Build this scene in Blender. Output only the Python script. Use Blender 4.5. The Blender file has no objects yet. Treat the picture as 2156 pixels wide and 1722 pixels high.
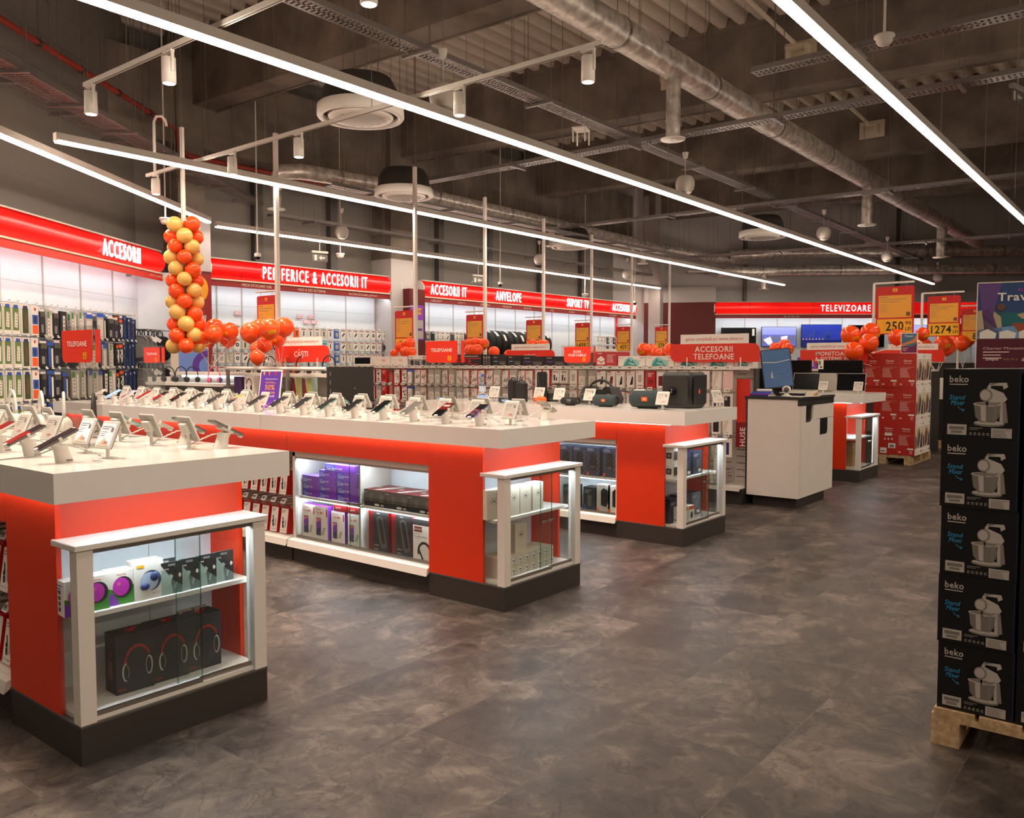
import bpy, math, random
from mathutils import Matrix, Vector
R = math.radians
random.seed(7)
S = bpy.context.scene
COL = S.collection

# ---------------------------------------------------------------- camera, world, exposure
FPX, PITCH, YAW = 1775.0, math.atan(97 / 1775.0), R(38.6)
cd = bpy.data.cameras.new('camera')
cd.sensor_width = 36.0
cd.lens = FPX / 2156.0 * 36.0
cd.clip_end = 200
cam = bpy.data.objects.new('camera', cd)
COL.objects.link(cam)
fw = Vector((math.cos(YAW) * math.cos(PITCH), math.sin(YAW) * math.cos(PITCH), -math.sin(PITCH)))
cam.location = (0, 0, 1.5)
cam.rotation_euler = fw.to_track_quat('-Z', 'Y').to_euler()
S.camera = cam
S.view_settings.view_transform = 'Standard'
S.view_settings.look = 'None'
S.view_settings.gamma = 1.0
S.view_settings.use_curve_mapping = False
S.view_settings.exposure = 0.0
W = bpy.data.worlds.new('world')
S.world = W
W.use_nodes = True
W.node_tree.nodes['Background'].inputs[0].default_value = (1.0, 0.86, 0.72, 1)
W.node_tree.nodes['Background'].inputs[1].default_value = 0.02
S.cycles.max_bounces = 7
S.cycles.diffuse_bounces = 4
S.cycles.glossy_bounces = 3
S.cycles.transmission_bounces = 4
S.cycles.transparent_max_bounces = 24
S.cycles.caustics_reflective = False
S.cycles.caustics_refractive = False
S.cycles.sample_clamp_indirect = 4.0

# strengths of the shop's lamps, added ones included
E_STRIP, E_WALL, E_CASE, E_EDGE, E_SIGN, P_SPOT = 41.0, 24.0, 75.0, 13.0, 0.74, 220.0
WARM, COOL = (1.0, 0.82, 0.66), (0.80, 0.90, 1.0)


# ---------------------------------------------------------------- materials
def lin(c):
    if isinstance(c, str):
        c = [int(c[i:i + 2], 16) / 255 for i in (0, 2, 4)]
    return tuple(x / 12.92 if x <= .04045 else ((x + .055) / 1.055) ** 2.4 for x in c)


MATS = {}


def P(name, col, rough=.5, metal=0., emit=None, es=0., noise=.05, scale=6., bump=0., spec=.5, bscale=None):
    if name in MATS:
        return MATS[name]
    m = bpy.data.materials.new(name)
    m.use_nodes = True
    nt = m.node_tree
    b = nt.nodes['Principled BSDF']
    c = lin(col)
    b.inputs['Roughness'].default_value = rough
    b.inputs['Metallic'].default_value = metal
    b.inputs['Specular IOR Level'].default_value = spec
    b.inputs['Base Color'].default_value = (*c, 1)
    if noise or bump:
        tc = nt.nodes.new('ShaderNodeTexCoord')
        nz = nt.nodes.new('ShaderNodeTexNoise')
        nz.inputs['Scale'].default_value = scale
        nz.inputs['Detail'].default_value = 3
        nt.links.new(tc.outputs['Object'], nz.inputs['Vector'])
        if noise:
            mx = nt.nodes.new('ShaderNodeMix')
            mx.data_type = 'RGBA'
            mx.inputs['A'].default_value = (*[max(0, x * (1 - noise)) for x in c], 1)
            mx.inputs['B'].default_value = (*[min(1, x * (1 + noise)) for x in c], 1)
            nt.links.new(nz.outputs['Fac'], mx.inputs['Factor'])
            nt.links.new(mx.outputs['Result'], b.inputs['Base Color'])
        if bump:
            n2 = nz
            if bscale:
                n2 = nt.nodes.new('ShaderNodeTexNoise')
                n2.inputs['Scale'].default_value = bscale
                nt.links.new(tc.outputs['Object'], n2.inputs['Vector'])
            bp = nt.nodes.new('ShaderNodeBump')
            bp.inputs['Strength'].default_value = bump
            bp.inputs['Distance'].default_value = .02
            nt.links.new(n2.outputs['Fac'], bp.inputs['Height'])
            nt.links.new(bp.outputs['Normal'], b.inputs['Normal'])
    if emit:
        b.inputs['Emission Color'].default_value = (*(lin(emit) if isinstance(emit, str) else emit), 1)
        b.inputs['Emission Strength'].default_value = es
    MATS[name] = m
    return m


def glass(name, tint=(.96, .985, .975), base=.05, top=.7):
    m = bpy.data.materials.new(name)
    m.use_nodes = True
    nt = m.node_tree
    nt.nodes.clear()
    o = nt.nodes.new('ShaderNodeOutputMaterial')
    mx = nt.nodes.new('ShaderNodeMixShader')
    t = nt.nodes.new('ShaderNodeBsdfTransparent')
    t.inputs[0].default_value = (*tint, 1)
    g = nt.nodes.new('ShaderNodeBsdfGlossy')
    g.inputs['Roughness'].default_value = .02
    f = nt.nodes.new('ShaderNodeLayerWeight')
    pw = nt.nodes.new('ShaderNodeMath')
    pw.operation = 'POWER'
    pw.inputs[1].default_value = 4
    mu = nt.nodes.new('ShaderNodeMath')
    mu.operation = 'MULTIPLY_ADD'
    mu.inputs[1].default_value = top
    mu.inputs[2].default_value = base
    nt.links.new(f.outputs['Facing'], pw.inputs[0])
    nt.links.new(pw.outputs[0], mu.inputs[0])
    nt.links.new(mu.outputs[0], mx.inputs[0])
    nt.links.new(t.outputs[0], mx.inputs[1])
    nt.links.new(g.outputs[0], mx.inputs[2])
    nt.links.new(mx.outputs[0], o.inputs[0])
    MATS[name] = m
    return m


def floor_mat():
    m = P('slate_vinyl', '5a524b', .42, noise=0)
    nt = m.node_tree
    N, L = nt.nodes.new, nt.links.new
    b = nt.nodes['Principled BSDF']
    b.inputs['Specular IOR Level'].default_value = .35
    tc = N('ShaderNodeTexCoord')
    br = N('ShaderNodeTexBrick')
    br.offset = .5
    br.inputs['Scale'].default_value = 1.0
    br.inputs['Brick Width'].default_value = 1.2
    br.inputs['Row Height'].default_value = .6
    br.inputs['Mortar Size'].default_value = .0016
    br.inputs['Color1'].default_value = (.2, .2, .2, 1)
    br.inputs['Color2'].default_value = (.8, .8, .8, 1)
    br.inputs['Mortar'].default_value = (0, 0, 0, 1)
    L(tc.outputs['Object'], br.inputs['Vector'])
    n1 = N('ShaderNodeTexNoise')
    n1.inputs['Scale'].default_value = 2.1
    n1.inputs['Detail'].default_value = 9
    n1.inputs['Roughness'].default_value = .62
    n1.inputs['Distortion'].default_value = .7
    n2 = N('ShaderNodeTexNoise')
    n2.inputs['Scale'].default_value = 6
    n2.inputs['Detail'].default_value = 10
    n2.inputs['Roughness'].default_value = .72
    n2.inputs['Distortion'].default_value = 1.1
    ad = N('ShaderNodeVectorMath')
    ad.operation = 'MULTIPLY_ADD'
    L(br.outputs['Color'], ad.inputs[0])
    ad.inputs[1].default_value = (9, 7, 3)
    L(tc.outputs['Object'], ad.inputs[2])
    L(ad.outputs[0], n1.inputs['Vector'])
    L(ad.outputs[0], n2.inputs['Vector'])
    mm = N('ShaderNodeMath')
    mm.operation = 'MULTIPLY_ADD'
    L(n2.outputs['Fac'], mm.inputs[0])
    mm.inputs[1].default_value = .5
    m2 = N('ShaderNodeMath')
    m2.operation = 'MULTIPLY'
    L(n1.outputs['Fac'], m2.inputs[0])
    m2.inputs[1].default_value = .5
    L(m2.outputs[0], mm.inputs[2])
    cr = N('ShaderNodeValToRGB')
    e = cr.color_ramp.elements
    e[0].position, e[0].color = .36, (*lin('26221e'), 1)
    e[1].position, e[1].color = .68, (*lin('7b6f63'), 1)
    k = e.new(.5)
    k.color = (*lin('463e39'), 1)
    L(mm.outputs[0], cr.inputs[0])
    # a few dark slate clefts
    vo = N('ShaderNodeTexNoise')
    vo.inputs['Scale'].default_value = 2.3
    vo.inputs['Detail'].default_value = 12
    vo.inputs['Roughness'].default_value = .5
    vo.inputs['Distortion'].default_value = 2.2
    L(ad.outputs[0], vo.inputs['Vector'])
    c2 = N('ShaderNodeValToRGB')
    f = c2.color_ramp.elements
    f[0].position, f[0].color = .485, (1, 1, 1, 1)
    f[1].position, f[1].color = .515, (1, 1, 1, 1)
    g = f.new(.5)
    g.color = (.55, .53, .52, 1)
    L(vo.outputs['Fac'], c2.inputs[0])
    mx = N('ShaderNodeMix')
    mx.data_type = 'RGBA'
    mx.blend_type = 'MULTIPLY'
    mx.inputs['Factor'].default_value = 1
    # slate flakes: warped cells, each a shade of its own
    wv = N('ShaderNodeTexNoise')
    wv.inputs['Scale'].default_value = 2.6
    wv.inputs['Detail'].default_value = 6
    L(ad.outputs[0], wv.inputs['Vector'])
    wm = N('ShaderNodeVectorMath')
    wm.operation = 'MULTIPLY_ADD'
    L(wv.outputs['Color'], wm.inputs[0])
    wm.inputs[1].default_value = (.55, .55, .0)
    L(ad.outputs[0], wm.inputs[2])
    vr = N('ShaderNodeTexVoronoi')
    vr.inputs['Scale'].default_value = 2.9
    L(wm.outputs[0], vr.inputs['Vector'])
    sp = N('ShaderNodeSeparateColor')
    L(vr.outputs['Color'], sp.inputs[0])
    fr = N('ShaderNodeMapRange')
    fr.inputs['To Min'].default_value = .74
    fr.inputs['To Max'].default_value = 1.34
    L(sp.outputs[0], fr.inputs['Value'])
    fm = N('ShaderNodeMix')
    fm.data_type = 'RGBA'
    fm.blend_type = 'MULTIPLY'
    fm.inputs['Factor'].default_value = 1
    L(cr.outputs[0], fm.inputs['A'])
    L(fr.outputs[0], fm.inputs['B'])
    L(fm.outputs['Result'], mx.inputs['A'])
    L(c2.outputs[0], mx.inputs['B'])
    m3 = N('ShaderNodeMix')
    m3.data_type = 'RGBA'
    m3.inputs['B'].default_value = (*lin('8a7f76'), 1)
    m4 = N('ShaderNodeMath')
    m4.operation = 'MULTIPLY'
    m4.inputs[1].default_value = .14
    L(br.outputs['Fac'], m4.inputs[0])
    L(m4.outputs[0], m3.inputs['Factor'])
    L(mx.outputs['Result'], m3.inputs['A'])
    L(m3.outputs['Result'], b.inputs['Base Color'])
    mr = N('ShaderNodeMapRange')
    mr.inputs['To Min'].default_value = .36
    mr.inputs['To Max'].default_value = .6
    L(n2.outputs['Fac'], mr.inputs['Value'])
    L(mr.outputs[0], b.inputs['Roughness'])
    bp = N('ShaderNodeBump')
    bp.inputs['Strength'].default_value = .12
    bp.inputs['Distance'].default_value = .01
    L(mm.outputs[0], bp.inputs['Height'])
    L(bp.outputs['Normal'], b.inputs['Normal'])
    return m


def bark(name, a, b_, rough, scale, detail=6, stretch=(1, 1, 1), bump=.2):
    """two-colour blotchy material: concrete, foil, wood"""
    m = P(name, a, rough, noise=0)
    nt = m.node_tree
    b = nt.nodes['Principled BSDF']
    tc, mp, nz, cr = [nt.nodes.new('ShaderNode' + k) for k in ('TexCoord', 'Mapping', 'TexNoise', 'ValToRGB')]
    mp.inputs['Scale'].default_value = stretch
    nz.inputs['Scale'].default_value = scale
    nz.inputs['Detail'].default_value = detail
    cr.color_ramp.elements[0].position = .35
    cr.color_ramp.elements[1].position = .68
    cr.color_ramp.elements[0].color = (*lin(a), 1)
    cr.color_ramp.elements[1].color = (*lin(b_), 1)
    nt.links.new(tc.outputs['Object'], mp.inputs['Vector'])
    nt.links.new(mp.outputs[0], nz.inputs['Vector'])
    nt.links.new(nz.outputs['Fac'], cr.inputs[0])
    nt.links.new(cr.outputs[0], b.inputs['Base Color'])
    bp = nt.nodes.new('ShaderNodeBump')
    bp.inputs['Strength'].default_value = bump
    bp.inputs['Distance'].default_value = .02
    nt.links.new(nz.outputs['Fac'], bp.inputs['Height'])
    nt.links.new(bp.outputs['Normal'], b.inputs['Normal'])
    return m


floor_mat()
bark('concrete', '685e55', '8b7f73', .9, 1.6, 8)
bark('foil', 'b5ada4', 'f2eae0', .36, 9, 8, bump=.55).node_tree.nodes['Principled BSDF'].inputs['Metallic'].default_value = .6
bark('raw_wood', 'a98a62', 'd1b48a', .8, 5, 6, (1, 8, 8), .2)
glass('clear_glass')
glass('acrylic', (.97, .97, .96), .03, .4)
glass('green_edge', (.45, .75, .65), .08)
glass('water_bottle_plastic', (.80, .88, .94), .1)
for n, c, r in (('roof_sheet', 'd6cbbd', .5), ('wall_grey', '7b756f', .6), ('wall_white', 'b9b3b1', .6),
                ('white', 'e2ddd5', .5), ('white_gloss', 'f2eee8', .1), ('white_metal', 'ece6dd', .35), ('post_white', 'e4ddd3', .4),
                ('panel_white', 'd6dde0', .5), ('orange', 'df3509', .42), ('orange_front', 'c03a1f', .5),
                ('red', 'c41512', .45), ('deep_red', '8e1210', .5), ('sign_red', 'e0301a', .4), ('maroon', '5c1110', .6), ('card_red', 'c2170f', .5),
                ('plinth', '37312d', .5), ('charcoal', '2b2825', .5), ('black', '0f0e0e', .45), ('black_gloss', '0a0a0b', .12),
                ('rubber', '161514', .75), ('fabric_black', '1b1a1a', .9), ('fabric_grey', '6d6a66', .95), ('fabric_slate', '2f3a3c', .95),
                ('grey', '8c8880', .5), ('grey_light', 'b8b2a9', .5), ('grey_dark', '55514c', .5), ('paper', 'efe9df', .7), ('beige', 'd9cdb8', .6),
                ('ink', '1c1a19', .6), ('ink_grey', '7d7871', .6), ('ink_red', 'c6321c', .6), ('yellow', 'f2b21c', .5), ('yellow_card', 'e9a73c', .6),
                ('amber', 'f0a000', .5), ('blue', '2b58b8', .5), ('sky', '7fa9dc', .4), ('cyan', '1fa7c4', .5), ('teal', '2f8f8d', .5), ('navy', '1b2f63', .5),
                ('purple', '5b2f9c', .5), ('violet', '8a3fc0', .5), ('pink', 'd9579f', .5), ('magenta', 'c62fb4', .5), ('green', '3f8a34', .5), ('lime', '66803c', .5),
                ('dark_green', '3b4b22', .6), ('brown', '6b4a2f', .6), ('kraft', 'b08d5f', .8), ('pale_green', 'a9bfb4', .5), ('grey_green', '6f807b', .5),
                ('navy_print', '1a2136', .35), ('slate_print', '34405a', .4), ('hair_pink', 'e06b8f', .5), ('orange_bright', 'f2601c', .4), ('olive', '8b8a2e', .5),
                ('pipe_red', '9a2f1c', .45), ('dark_metal', '3a3734', .5)):
    P(n, c, r)
P('balloon_orange', 'ff5316', .22, noise=.03)
P('balloon_gold', 'e9b862', .24, noise=.03)
P('galvanised', '97928f', .38, .75, noise=.12, scale=14)
P('steel', 'a39d95', .3, .9)
P('chrome', 'cfcac4', .15, 1)
P('lamp_strip', 'ffffff', emit=WARM, es=E_STRIP, noise=0)
P('lamp_wall', 'ffffff', emit=COOL, es=E_WALL, noise=0)
P('lamp_case', 'ffffff', emit=COOL, es=E_CASE, noise=0)
P('lamp_post', 'ffffff', emit=COOL, es=5, noise=0)
P('lamp_front', 'ffffff', emit=COOL, es=40, noise=0)
P('lamp_edge', 'ffffff', emit=(1, .9, .8), es=E_EDGE, noise=0)
P('lamp_spot', 'ffffff', emit=WARM, es=14, noise=0)
P('sign_letters', 'ffffff', emit=(1, 1, 1), es=1.15, noise=0)
P('screen_blue', '27364a', .2, emit='46607f', es=.55, noise=0)
P('phone_glass', '050506', .3, noise=0, spec=.02)
P('screen_off', '08080a', .22, noise=0, spec=.2)
P('screen_white', 'dfe5ea', .3, emit='cfd8e2', es=.35, noise=.03)
P('tv_violet', '5060b0', .2, emit='6f78c8', es=.55, noise=.5, scale=3)
P('tv_night', '1c2a80', .2, emit='2c44b4', es=.5, noise=.5, scale=3)


def sign_face():
    # back-lit acrylic: brighter where the tubes sit behind it
    m = P('sign_face', 'd00808', .3, noise=0)
    nt = m.node_tree
    b = nt.nodes['Principled BSDF']
    tc, nz, cr = [nt.nodes.new('ShaderNode' + k) for k in ('TexCoord', 'TexNoise', 'ValToRGB')]
    nz.inputs['Scale'].default_value = .9
    nz.inputs['Detail'].default_value = 0
    nt.links.new(tc.outputs['Object'], nz.inputs['Vector'])
    cr.color_ramp.elements[0].position, cr.color_ramp.elements[0].color = .38, (.62, .004, .004, 1)
    cr.color_ramp.elements[1].position, cr.color_ramp.elements[1].color = .62, (.92, .012, .006, 1)
    nt.links.new(nz.outputs['Fac'], cr.inputs[0])
    nt.links.new(cr.outputs[0], b.inputs['Emission Color'])
    b.inputs['Emission Strength'].default_value = E_SIGN


sign_face()


# ---------------------------------------------------------------- mesh builder
_TXT = {}


def text_data(s, bold):
    k = (s, bold)
    if k not in _TXT:
        cu = bpy.data.curves.new('lettering', 'FONT')
        cu.body = s
        cu.resolution_u = 2
        cu.offset = bold
        cu.space_line = .85
        cu.space_character = 1.3 if bold == .003 else 1.0 + bold * 4
        o = bpy.data.objects.new('lettering', cu)
        me = bpy.data.meshes.new_from_object(o)
        v = [(a.co.x, a.co.y) for a in me.vertices]
        f = [tuple(p.vertices) for p in me.polygons]
        bpy.data.objects.remove(o)
        bpy.data.meshes.remove(me)
        bpy.data.curves.remove(cu)
        x0, x1 = min(a for a, _ in v), max(a for a, _ in v)
        y0, y1 = min(b for _, b in v), max(b for _, b in v)
        _TXT[k] = ([(a - (x0 + x1) / 2, b - (y0 + y1) / 2) for a, b in v], f, x1 - x0, y1 - y0)
    return _TXT[k]


def FM(o, n=(0, -1, 0), up=(0, 0, 1)):
    """2-D print frame on a face: x to the viewer's right, y up, z out of the face"""
    n, up = Vector(n).normalized(), Vector(up)
    r = up.cross(n).normalized()
    u = n.cross(r)
    return Matrix(((r.x, u.x, n.x, o[0]), (r.y, u.y, n.y, o[1]), (r.z, u.z, n.z, o[2]), (0, 0, 0, 1)))


class MB:
    def __init__(s):
        s.v, s.f, s.mi, s.sm, s.mats, s.X = [], [], [], [], [], Matrix()

    def slot(s, m):
        if m not in s.mats:
            s.mats.append(m)
        return s.mats.index(m)

    def add(s, vs, fs, m, smooth=False):
        b, k = len(s.v), s.slot(m)
        s.v += [tuple(s.X @ Vector(q)) for q in vs]
        for f in fs:
            s.f.append(tuple(b + i for i in f))
            s.mi.append(k)
            s.sm.append(smooth)
        return s

    def at(s, M):
        s.X = M
        return s

    def box(s, x0, x1, y0, y1, z0, z1, m, bev=0.):
        if bev:
            return s.rbox(x0, x1, y0, y1, z0, z1, m, bev)
        vs = [(x, y, z) for z in (z0, z1) for y in (y0, y1) for x in (x0, x1)]
        return s.add(vs, [(0, 2, 3, 1), (4, 5, 7, 6), (0, 1, 5, 4), (2, 6, 7, 3), (0, 4, 6, 2), (1, 3, 7, 5)], m)

    def rbox(s, x0, x1, y0, y1, z0, z1, m, b):
        """box with chamfered vertical edges and top/bottom rims"""
        def ring(x0, x1, y0, y1, c, z):
            return [(x0 + c, y0, z), (x1 - c, y0, z), (x1, y0 + c, z), (x1, y1 - c, z), (x1 - c, y1, z), (x0 + c, y1, z), (x0, y1 - c, z), (x0, y0 + c, z)]
        vs = ring(x0 + b, x1 - b, y0 + b, y1 - b, b * .6, z0) + ring(x0, x1, y0, y1, b, z0 + b) + ring(x0, x1, y0, y1, b, z1 - b) + ring(x0 + b, x1 - b, y0 + b, y1 - b, b * .6, z1)
        fs = [tuple(range(7, -1, -1)), tuple(range(24, 32))]
        for k in range(3):
            fs += [(8 * k + i, 8 * k + (i + 1) % 8, 8 * k + 8 + (i + 1) % 8, 8 * k + 8 + i) for i in range(8)]
        return s.add(vs, fs, m)

    def rings(s, rs, m, caps=True, smooth=True, closed=True):
        n = len(rs[0])
        vs = [p for r in rs for p in r]
        fs = []
        for k in range(len(rs) - 1):
            for i in range(n if closed else n - 1):
                j = (i + 1) % n
                fs.append((k * n + i, k * n + j, k * n + n + j, k * n + n + i))
        s.add(vs, fs, m, smooth)
        if caps and closed:
            s.add(rs[0], [tuple(range(n - 1, -1, -1))], m)
            s.add(rs[-1], [tuple(range(n))], m)
        return s

    def cyl(s, p0, p1, r, m, n=12, r2=None, caps=True, smooth=True):
        p0, p1 = Vector(p0), Vector(p1)
        q = (p1 - p0).to_track_quat('Z', 'Y').to_matrix()
        r2 = r if r2 is None else r2
        a = [(math.cos(t * 2 * math.pi / n), math.sin(t * 2 * math.pi / n)) for t in range(n)]
        return s.rings([[p0 + q @ Vector((c * r, d * r, 0)) for c, d in a], [p1 + q @ Vector((c * r2, d * r2, 0)) for c, d in a]], m, caps, smooth)

    def tube(s, pts, r, m, n=8, caps=True):
        pts = [Vector(p) for p in pts]
        rs, prev = [], None
        for i, p in enumerate(pts):
            d = (pts[min(i + 1, len(pts) - 1)] - pts[max(i - 1, 0)]).normalized()
            if prev is None:
                prev = d.orthogonal().normalized()
            u = (prev - d * prev.dot(d))
            u = u.normalized() if u.length > 1e-5 else d.orthogonal().normalized()
            w = d.cross(u)
            prev = u
            rs.append([p + (u * math.cos(t * 2 * math.pi / n) + w * math.sin(t * 2 * math.pi / n)) * r for t in range(n)])
        return s.rings(rs, m, caps)

    def lathe(s, prof, m, n=24, o=(0, 0, 0), caps=True):
        return s.rings([[(o[0] + r * math.cos(t * 2 * math.pi / n), o[1] + r * math.sin(t * 2 * math.pi / n), o[2] + z) for t in range(n)] for r, z in prof], m, caps)

    def prism(s, poly, z0, z1, m, smooth=False):
        n = len(poly)
        vs = [(x, y, z0) for x, y in poly] + [(x, y, z1) for x, y in poly]
        return s.add(vs, [tuple(range(n - 1, -1, -1)), tuple(range(n, 2 * n))], m).add(vs, [(i, (i + 1) % n, n + (i + 1) % n, n + i) for i in range(n)], m, smooth)

    def ball(s, c, r, m, n=16, k=10, sc=(1, 1, 1)):
        rs = []
        for i in range(k + 1):
            t = -math.pi / 2 + math.pi * i / k
            rr = max(math.cos(t), .004) * r
            rs.append([(c[0] + rr * sc[0] * math.cos(a * 2 * math.pi / n), c[1] + rr * sc[1] * math.sin(a * 2 * math.pi / n), c[2] + math.sin(t) * r * sc[2]) for a in range(n)])
        return s.rings(rs, m)

    # flat print, drawn in a FM() frame
    def rect(s, x0, x1, y0, y1, m, k=1):
        z = .0006 * k
        return s.add([(x0, y0, z), (x1, y0, z), (x1, y1, z), (x0, y1, z)], [(0, 1, 2, 3)], m)

    def poly(s, pts, m, k=1):
        return s.add([(x, y, .0006 * k) for x, y in pts], [tuple(range(len(pts)))], m)

    def disc(s, x, y, rx, m, k=1, ry=None, n=20):
        ry = rx if ry is None else ry
        return s.poly([(x + rx * math.cos(2 * math.pi * i / n), y + ry * math.sin(2 * math.pi * i / n)) for i in range(n)], m, k)

    def arc(s, x, y, r, w, a0, a1, m, k=1, n=16, ry=None):
        ry = r if ry is None else ry
        q = [R(a0 + (a1 - a0) * i / n) for i in range(n + 1)]
        z = .0006 * k
        vs = [(x + r * math.cos(t), y + ry * math.sin(t), z) for t in q] + [(x + (r + w) * math.cos(t), y + (ry + w) * math.sin(t), z) for t in q]
        return s.add(vs, [(i, n + 1 + i, n + 2 + i, i + 1) for i in range(n)], m)

    def text(s, t, x, y, h, m, k=2, bold=0., w=None, align='c', ext=0., slant=0.):
        vs, fs, tw, th = text_data(t, bold)
        sy = h / th
        sx = sy if w is None else w / tw
        ox = {'c': 0, 'l': tw * sx / 2, 'r': -tw * sx / 2}[align]
        z = .0006 * k
        q = [(x + ox + a * sx + slant * b * sy, y + b * sy) for a, b in vs]
        if ext:
            n = len(q)
            edges = {}
            for f in fs:
                for i in range(len(f)):
                    edges[(f[i], f[(i + 1) % len(f)])] = 1
            rim = [e for e in edges if (e[1], e[0]) not in edges]
            s.add([(a, b, z + ext) for a, b in q] + [(a, b, z) for a, b in q], list(fs) + [(a, a + n, b + n, b) for a, b in rim], m)
            return s
        return s.add([(a, b, z) for a, b in q], fs, m)

    def lines(s, x0, y0, w, n, dy, h, m, k=2, jit=.35):
        for i in range(n):
            s.rect(x0, x0 + w * (1 - jit * ((i * 7919) % 10) / 10), y0 - i * dy - h, y0 - i * dy, m, k)
        return s

    def mesh(s, name='mesh'):
        me = bpy.data.meshes.new(name)
        me.from_pydata(s.v, [], s.f)
        for m in s.mats:
            me.materials.append(MATS[m])
        me.polygons.foreach_set('material_index', s.mi)
        me.polygons.foreach_set('use_smooth', s.sm)
        me.update()
        return me


def ob(name, data, parent=None, M=None):
    if isinstance(data, MB):
        data = data.mesh(name)
    o = bpy.data.objects.new(name, data)
    COL.objects.link(o)
    if parent is not None:
        o.parent = parent
    if M is not None:
        o.matrix_basis = M
    return o


def T(x=0, y=0, z=0, rz=0.):
    return Matrix.Translation((x, y, z)) @ Matrix.Rotation(R(rz), 4, 'Z')


def tag(o, label, cat, group=None, kind=None):
    o['label'] = label
    o['category'] = cat
    if group:
        o['group'] = group
    if kind:
        o['kind'] = kind
    return o


def thing(name, label, cat, M=None, group=None):
    return tag(ob(name, None, None, M), label, cat, group)


def solo(name, mb, label, cat, M=None, group=None):
    return tag(ob(name, mb, None, M), label, cat, group)


def struct(name, mb, parent=None):
    o = ob(name, mb, parent)
    if parent is None:
        o['kind'] = 'structure'
    return o


def stamp(proto, name, label, cat, M, group=None):
    """proto: [(part name, mesh, parent index)]; index -1 = the thing's own Empty; a single unnamed part = the thing itself"""
    if len(proto) == 1 and proto[0][0] is None:
        return tag(ob(name, proto[0][1], None, M), label, cat, group)
    t = thing(name, label, cat, M, group)
    made = []
    for pn, me, pi in proto:
        made.append(ob(pn, me, t if pi < 0 else made[pi]))
    return t


ORD = ['first', 'second', 'third', 'fourth', 'fifth', 'sixth', 'seventh', 'eighth', 'ninth', 'tenth', 'eleventh', 'twelfth', 'thirteenth', 'fourteenth', 'fifteenth',
       'sixteenth', 'seventeenth', 'eighteenth', 'nineteenth']


def nth(i):
    if i < 19:
        return ORD[i]
    t, u = divmod(i + 1, 10)
    return {2: 'twent', 3: 'thirt', 4: 'fort', 5: 'fift'}[t] + ('ieth' if u == 0 else 'y-' + ORD[u - 1])


# ---------------------------------------------------------------- the shop's lamps and added unseen ones: linear strips, track rails with spots
def rods(t, pts, z0, z1, r=.004, name='suspension_rod'):
    for x, y in pts:
        ob(name, MB().cyl((x, y, z0), (x, y, z1), r, 'steel', 6, caps=False), t)


def strip(x0, y0, x1, y1, z, label, w=.075):
    L, a = math.hypot(x1 - x0, y1 - y0), math.degrees(math.atan2(y1 - y0, x1 - x0))
    t = thing('linear_ceiling_light', label, 'ceiling light', T(x0, y0, z, a), 'linear ceiling lights')
    ob('housing', MB().box(0, L, -w / 2, w / 2, .012, .085, 'post_white').box(-.012, 0, -w / 2, w / 2, 0, .085, 'post_white').box(L, L + .012, -w / 2, w / 2, 0, .085, 'post_white'), t)
    ob('diffuser', MB().box(0, L, -w / 2 + .004, w / 2 - .004, -.014, .012, 'lamp_strip'), t)
    n = max(2, int(L / 2.4))
    rods(t, [(L * (i + .5) / n, 0) for i in range(n)], .085, 7.1 - z, .004)
    return t


strip(-6.0, 5.27, 26.45, 5.72, 3.75, 'long white strip light running the length of the shop above the middle phone table')
strip(1.0, 2.02, 15.9, 2.09, 3.75, 'long bright strip light above the open aisle, widest one in view')
strip(-5.0, -1.5, 15.9, -1.45, 3.75, 'added unseen strip light over the aisle behind the mixer boxes')  # this and the next two: unseen strips added to light the table fronts
strip(-6.0, -8.5, 15.9, -8.5, 3.75, 'added unseen strip light over the farthest aisle at the right')
strip(-6.0, -5.0, 15.9, -5.0, 3.75, 'added unseen strip light over the next aisle at the right')
strip(3.91, 9.05, 24.1, 9.17, 3.75, 'long strip light that begins above the far end of the phone tables')
strip(7.95, 12.60, 22.8, 12.50, 3.75, 'strip light in front of the back wall signs')
strip(1.0, 7.45, 7.64, 12.315, 3.75, 'slanting strip light along the accessories wall on the left')


def spot(M, label):
    t = thing('track_spotlight', label, 'spotlight', M, 'white cylinder spotlights')
    ob('bracket', MB().box(-.06, .06, -.016, .016, -.02, 0, 'post_white').box(.045, .06, -.012, .012, -.16, -.02, 'post_white'), t)
    b = MB()
    b.lathe([(.03, -.05), (.05, -.052), (.052, -.06), (.052, -.24), (.046, -.245), (.043, -.235)], 'post_white', 24, (0, 0, 0), caps=True)
    ob('body', b, t)
    ob('lens', MB().cyl((0, 0, -.2462), (0, 0, -.2452), .042, 'lamp_spot', 20), t)
    ld = bpy.data.lights.new('spot_lamp', 'SPOT')
    ld.energy, ld.color, ld.spot_size, ld.spot_blend, ld.shadow_soft_size = P_SPOT, WARM, R(96), .8, .12
    lo = ob('spot_lamp', ld, t, Matrix.Translation((0, 0, -.262)))


def rail(x0, y0, x1, y1, z, label, spots):
    L, a = math.hypot(x1 - x0, y1 - y0), math.degrees(math.atan2(y1 - y0, x1 - x0))
    t = thing('lighting_track', label, 'lighting track', T(x0, y0, z, a), 'white lighting tracks')
    ob('rail', MB().box(0, L, -.018, .018, 0, .036, 'post_white').box(0, L, -.006, .006, -.002, 0, 'grey_dark'), t)
    rods(t, [(L * (i + .5) / 4, 0) for i in range(4)], .036, 7.1 - z, .003)
    for d, lb in spots:
        spot(T(x0, y0, z, a) @ T(d, 0, -.001), lb)


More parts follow.
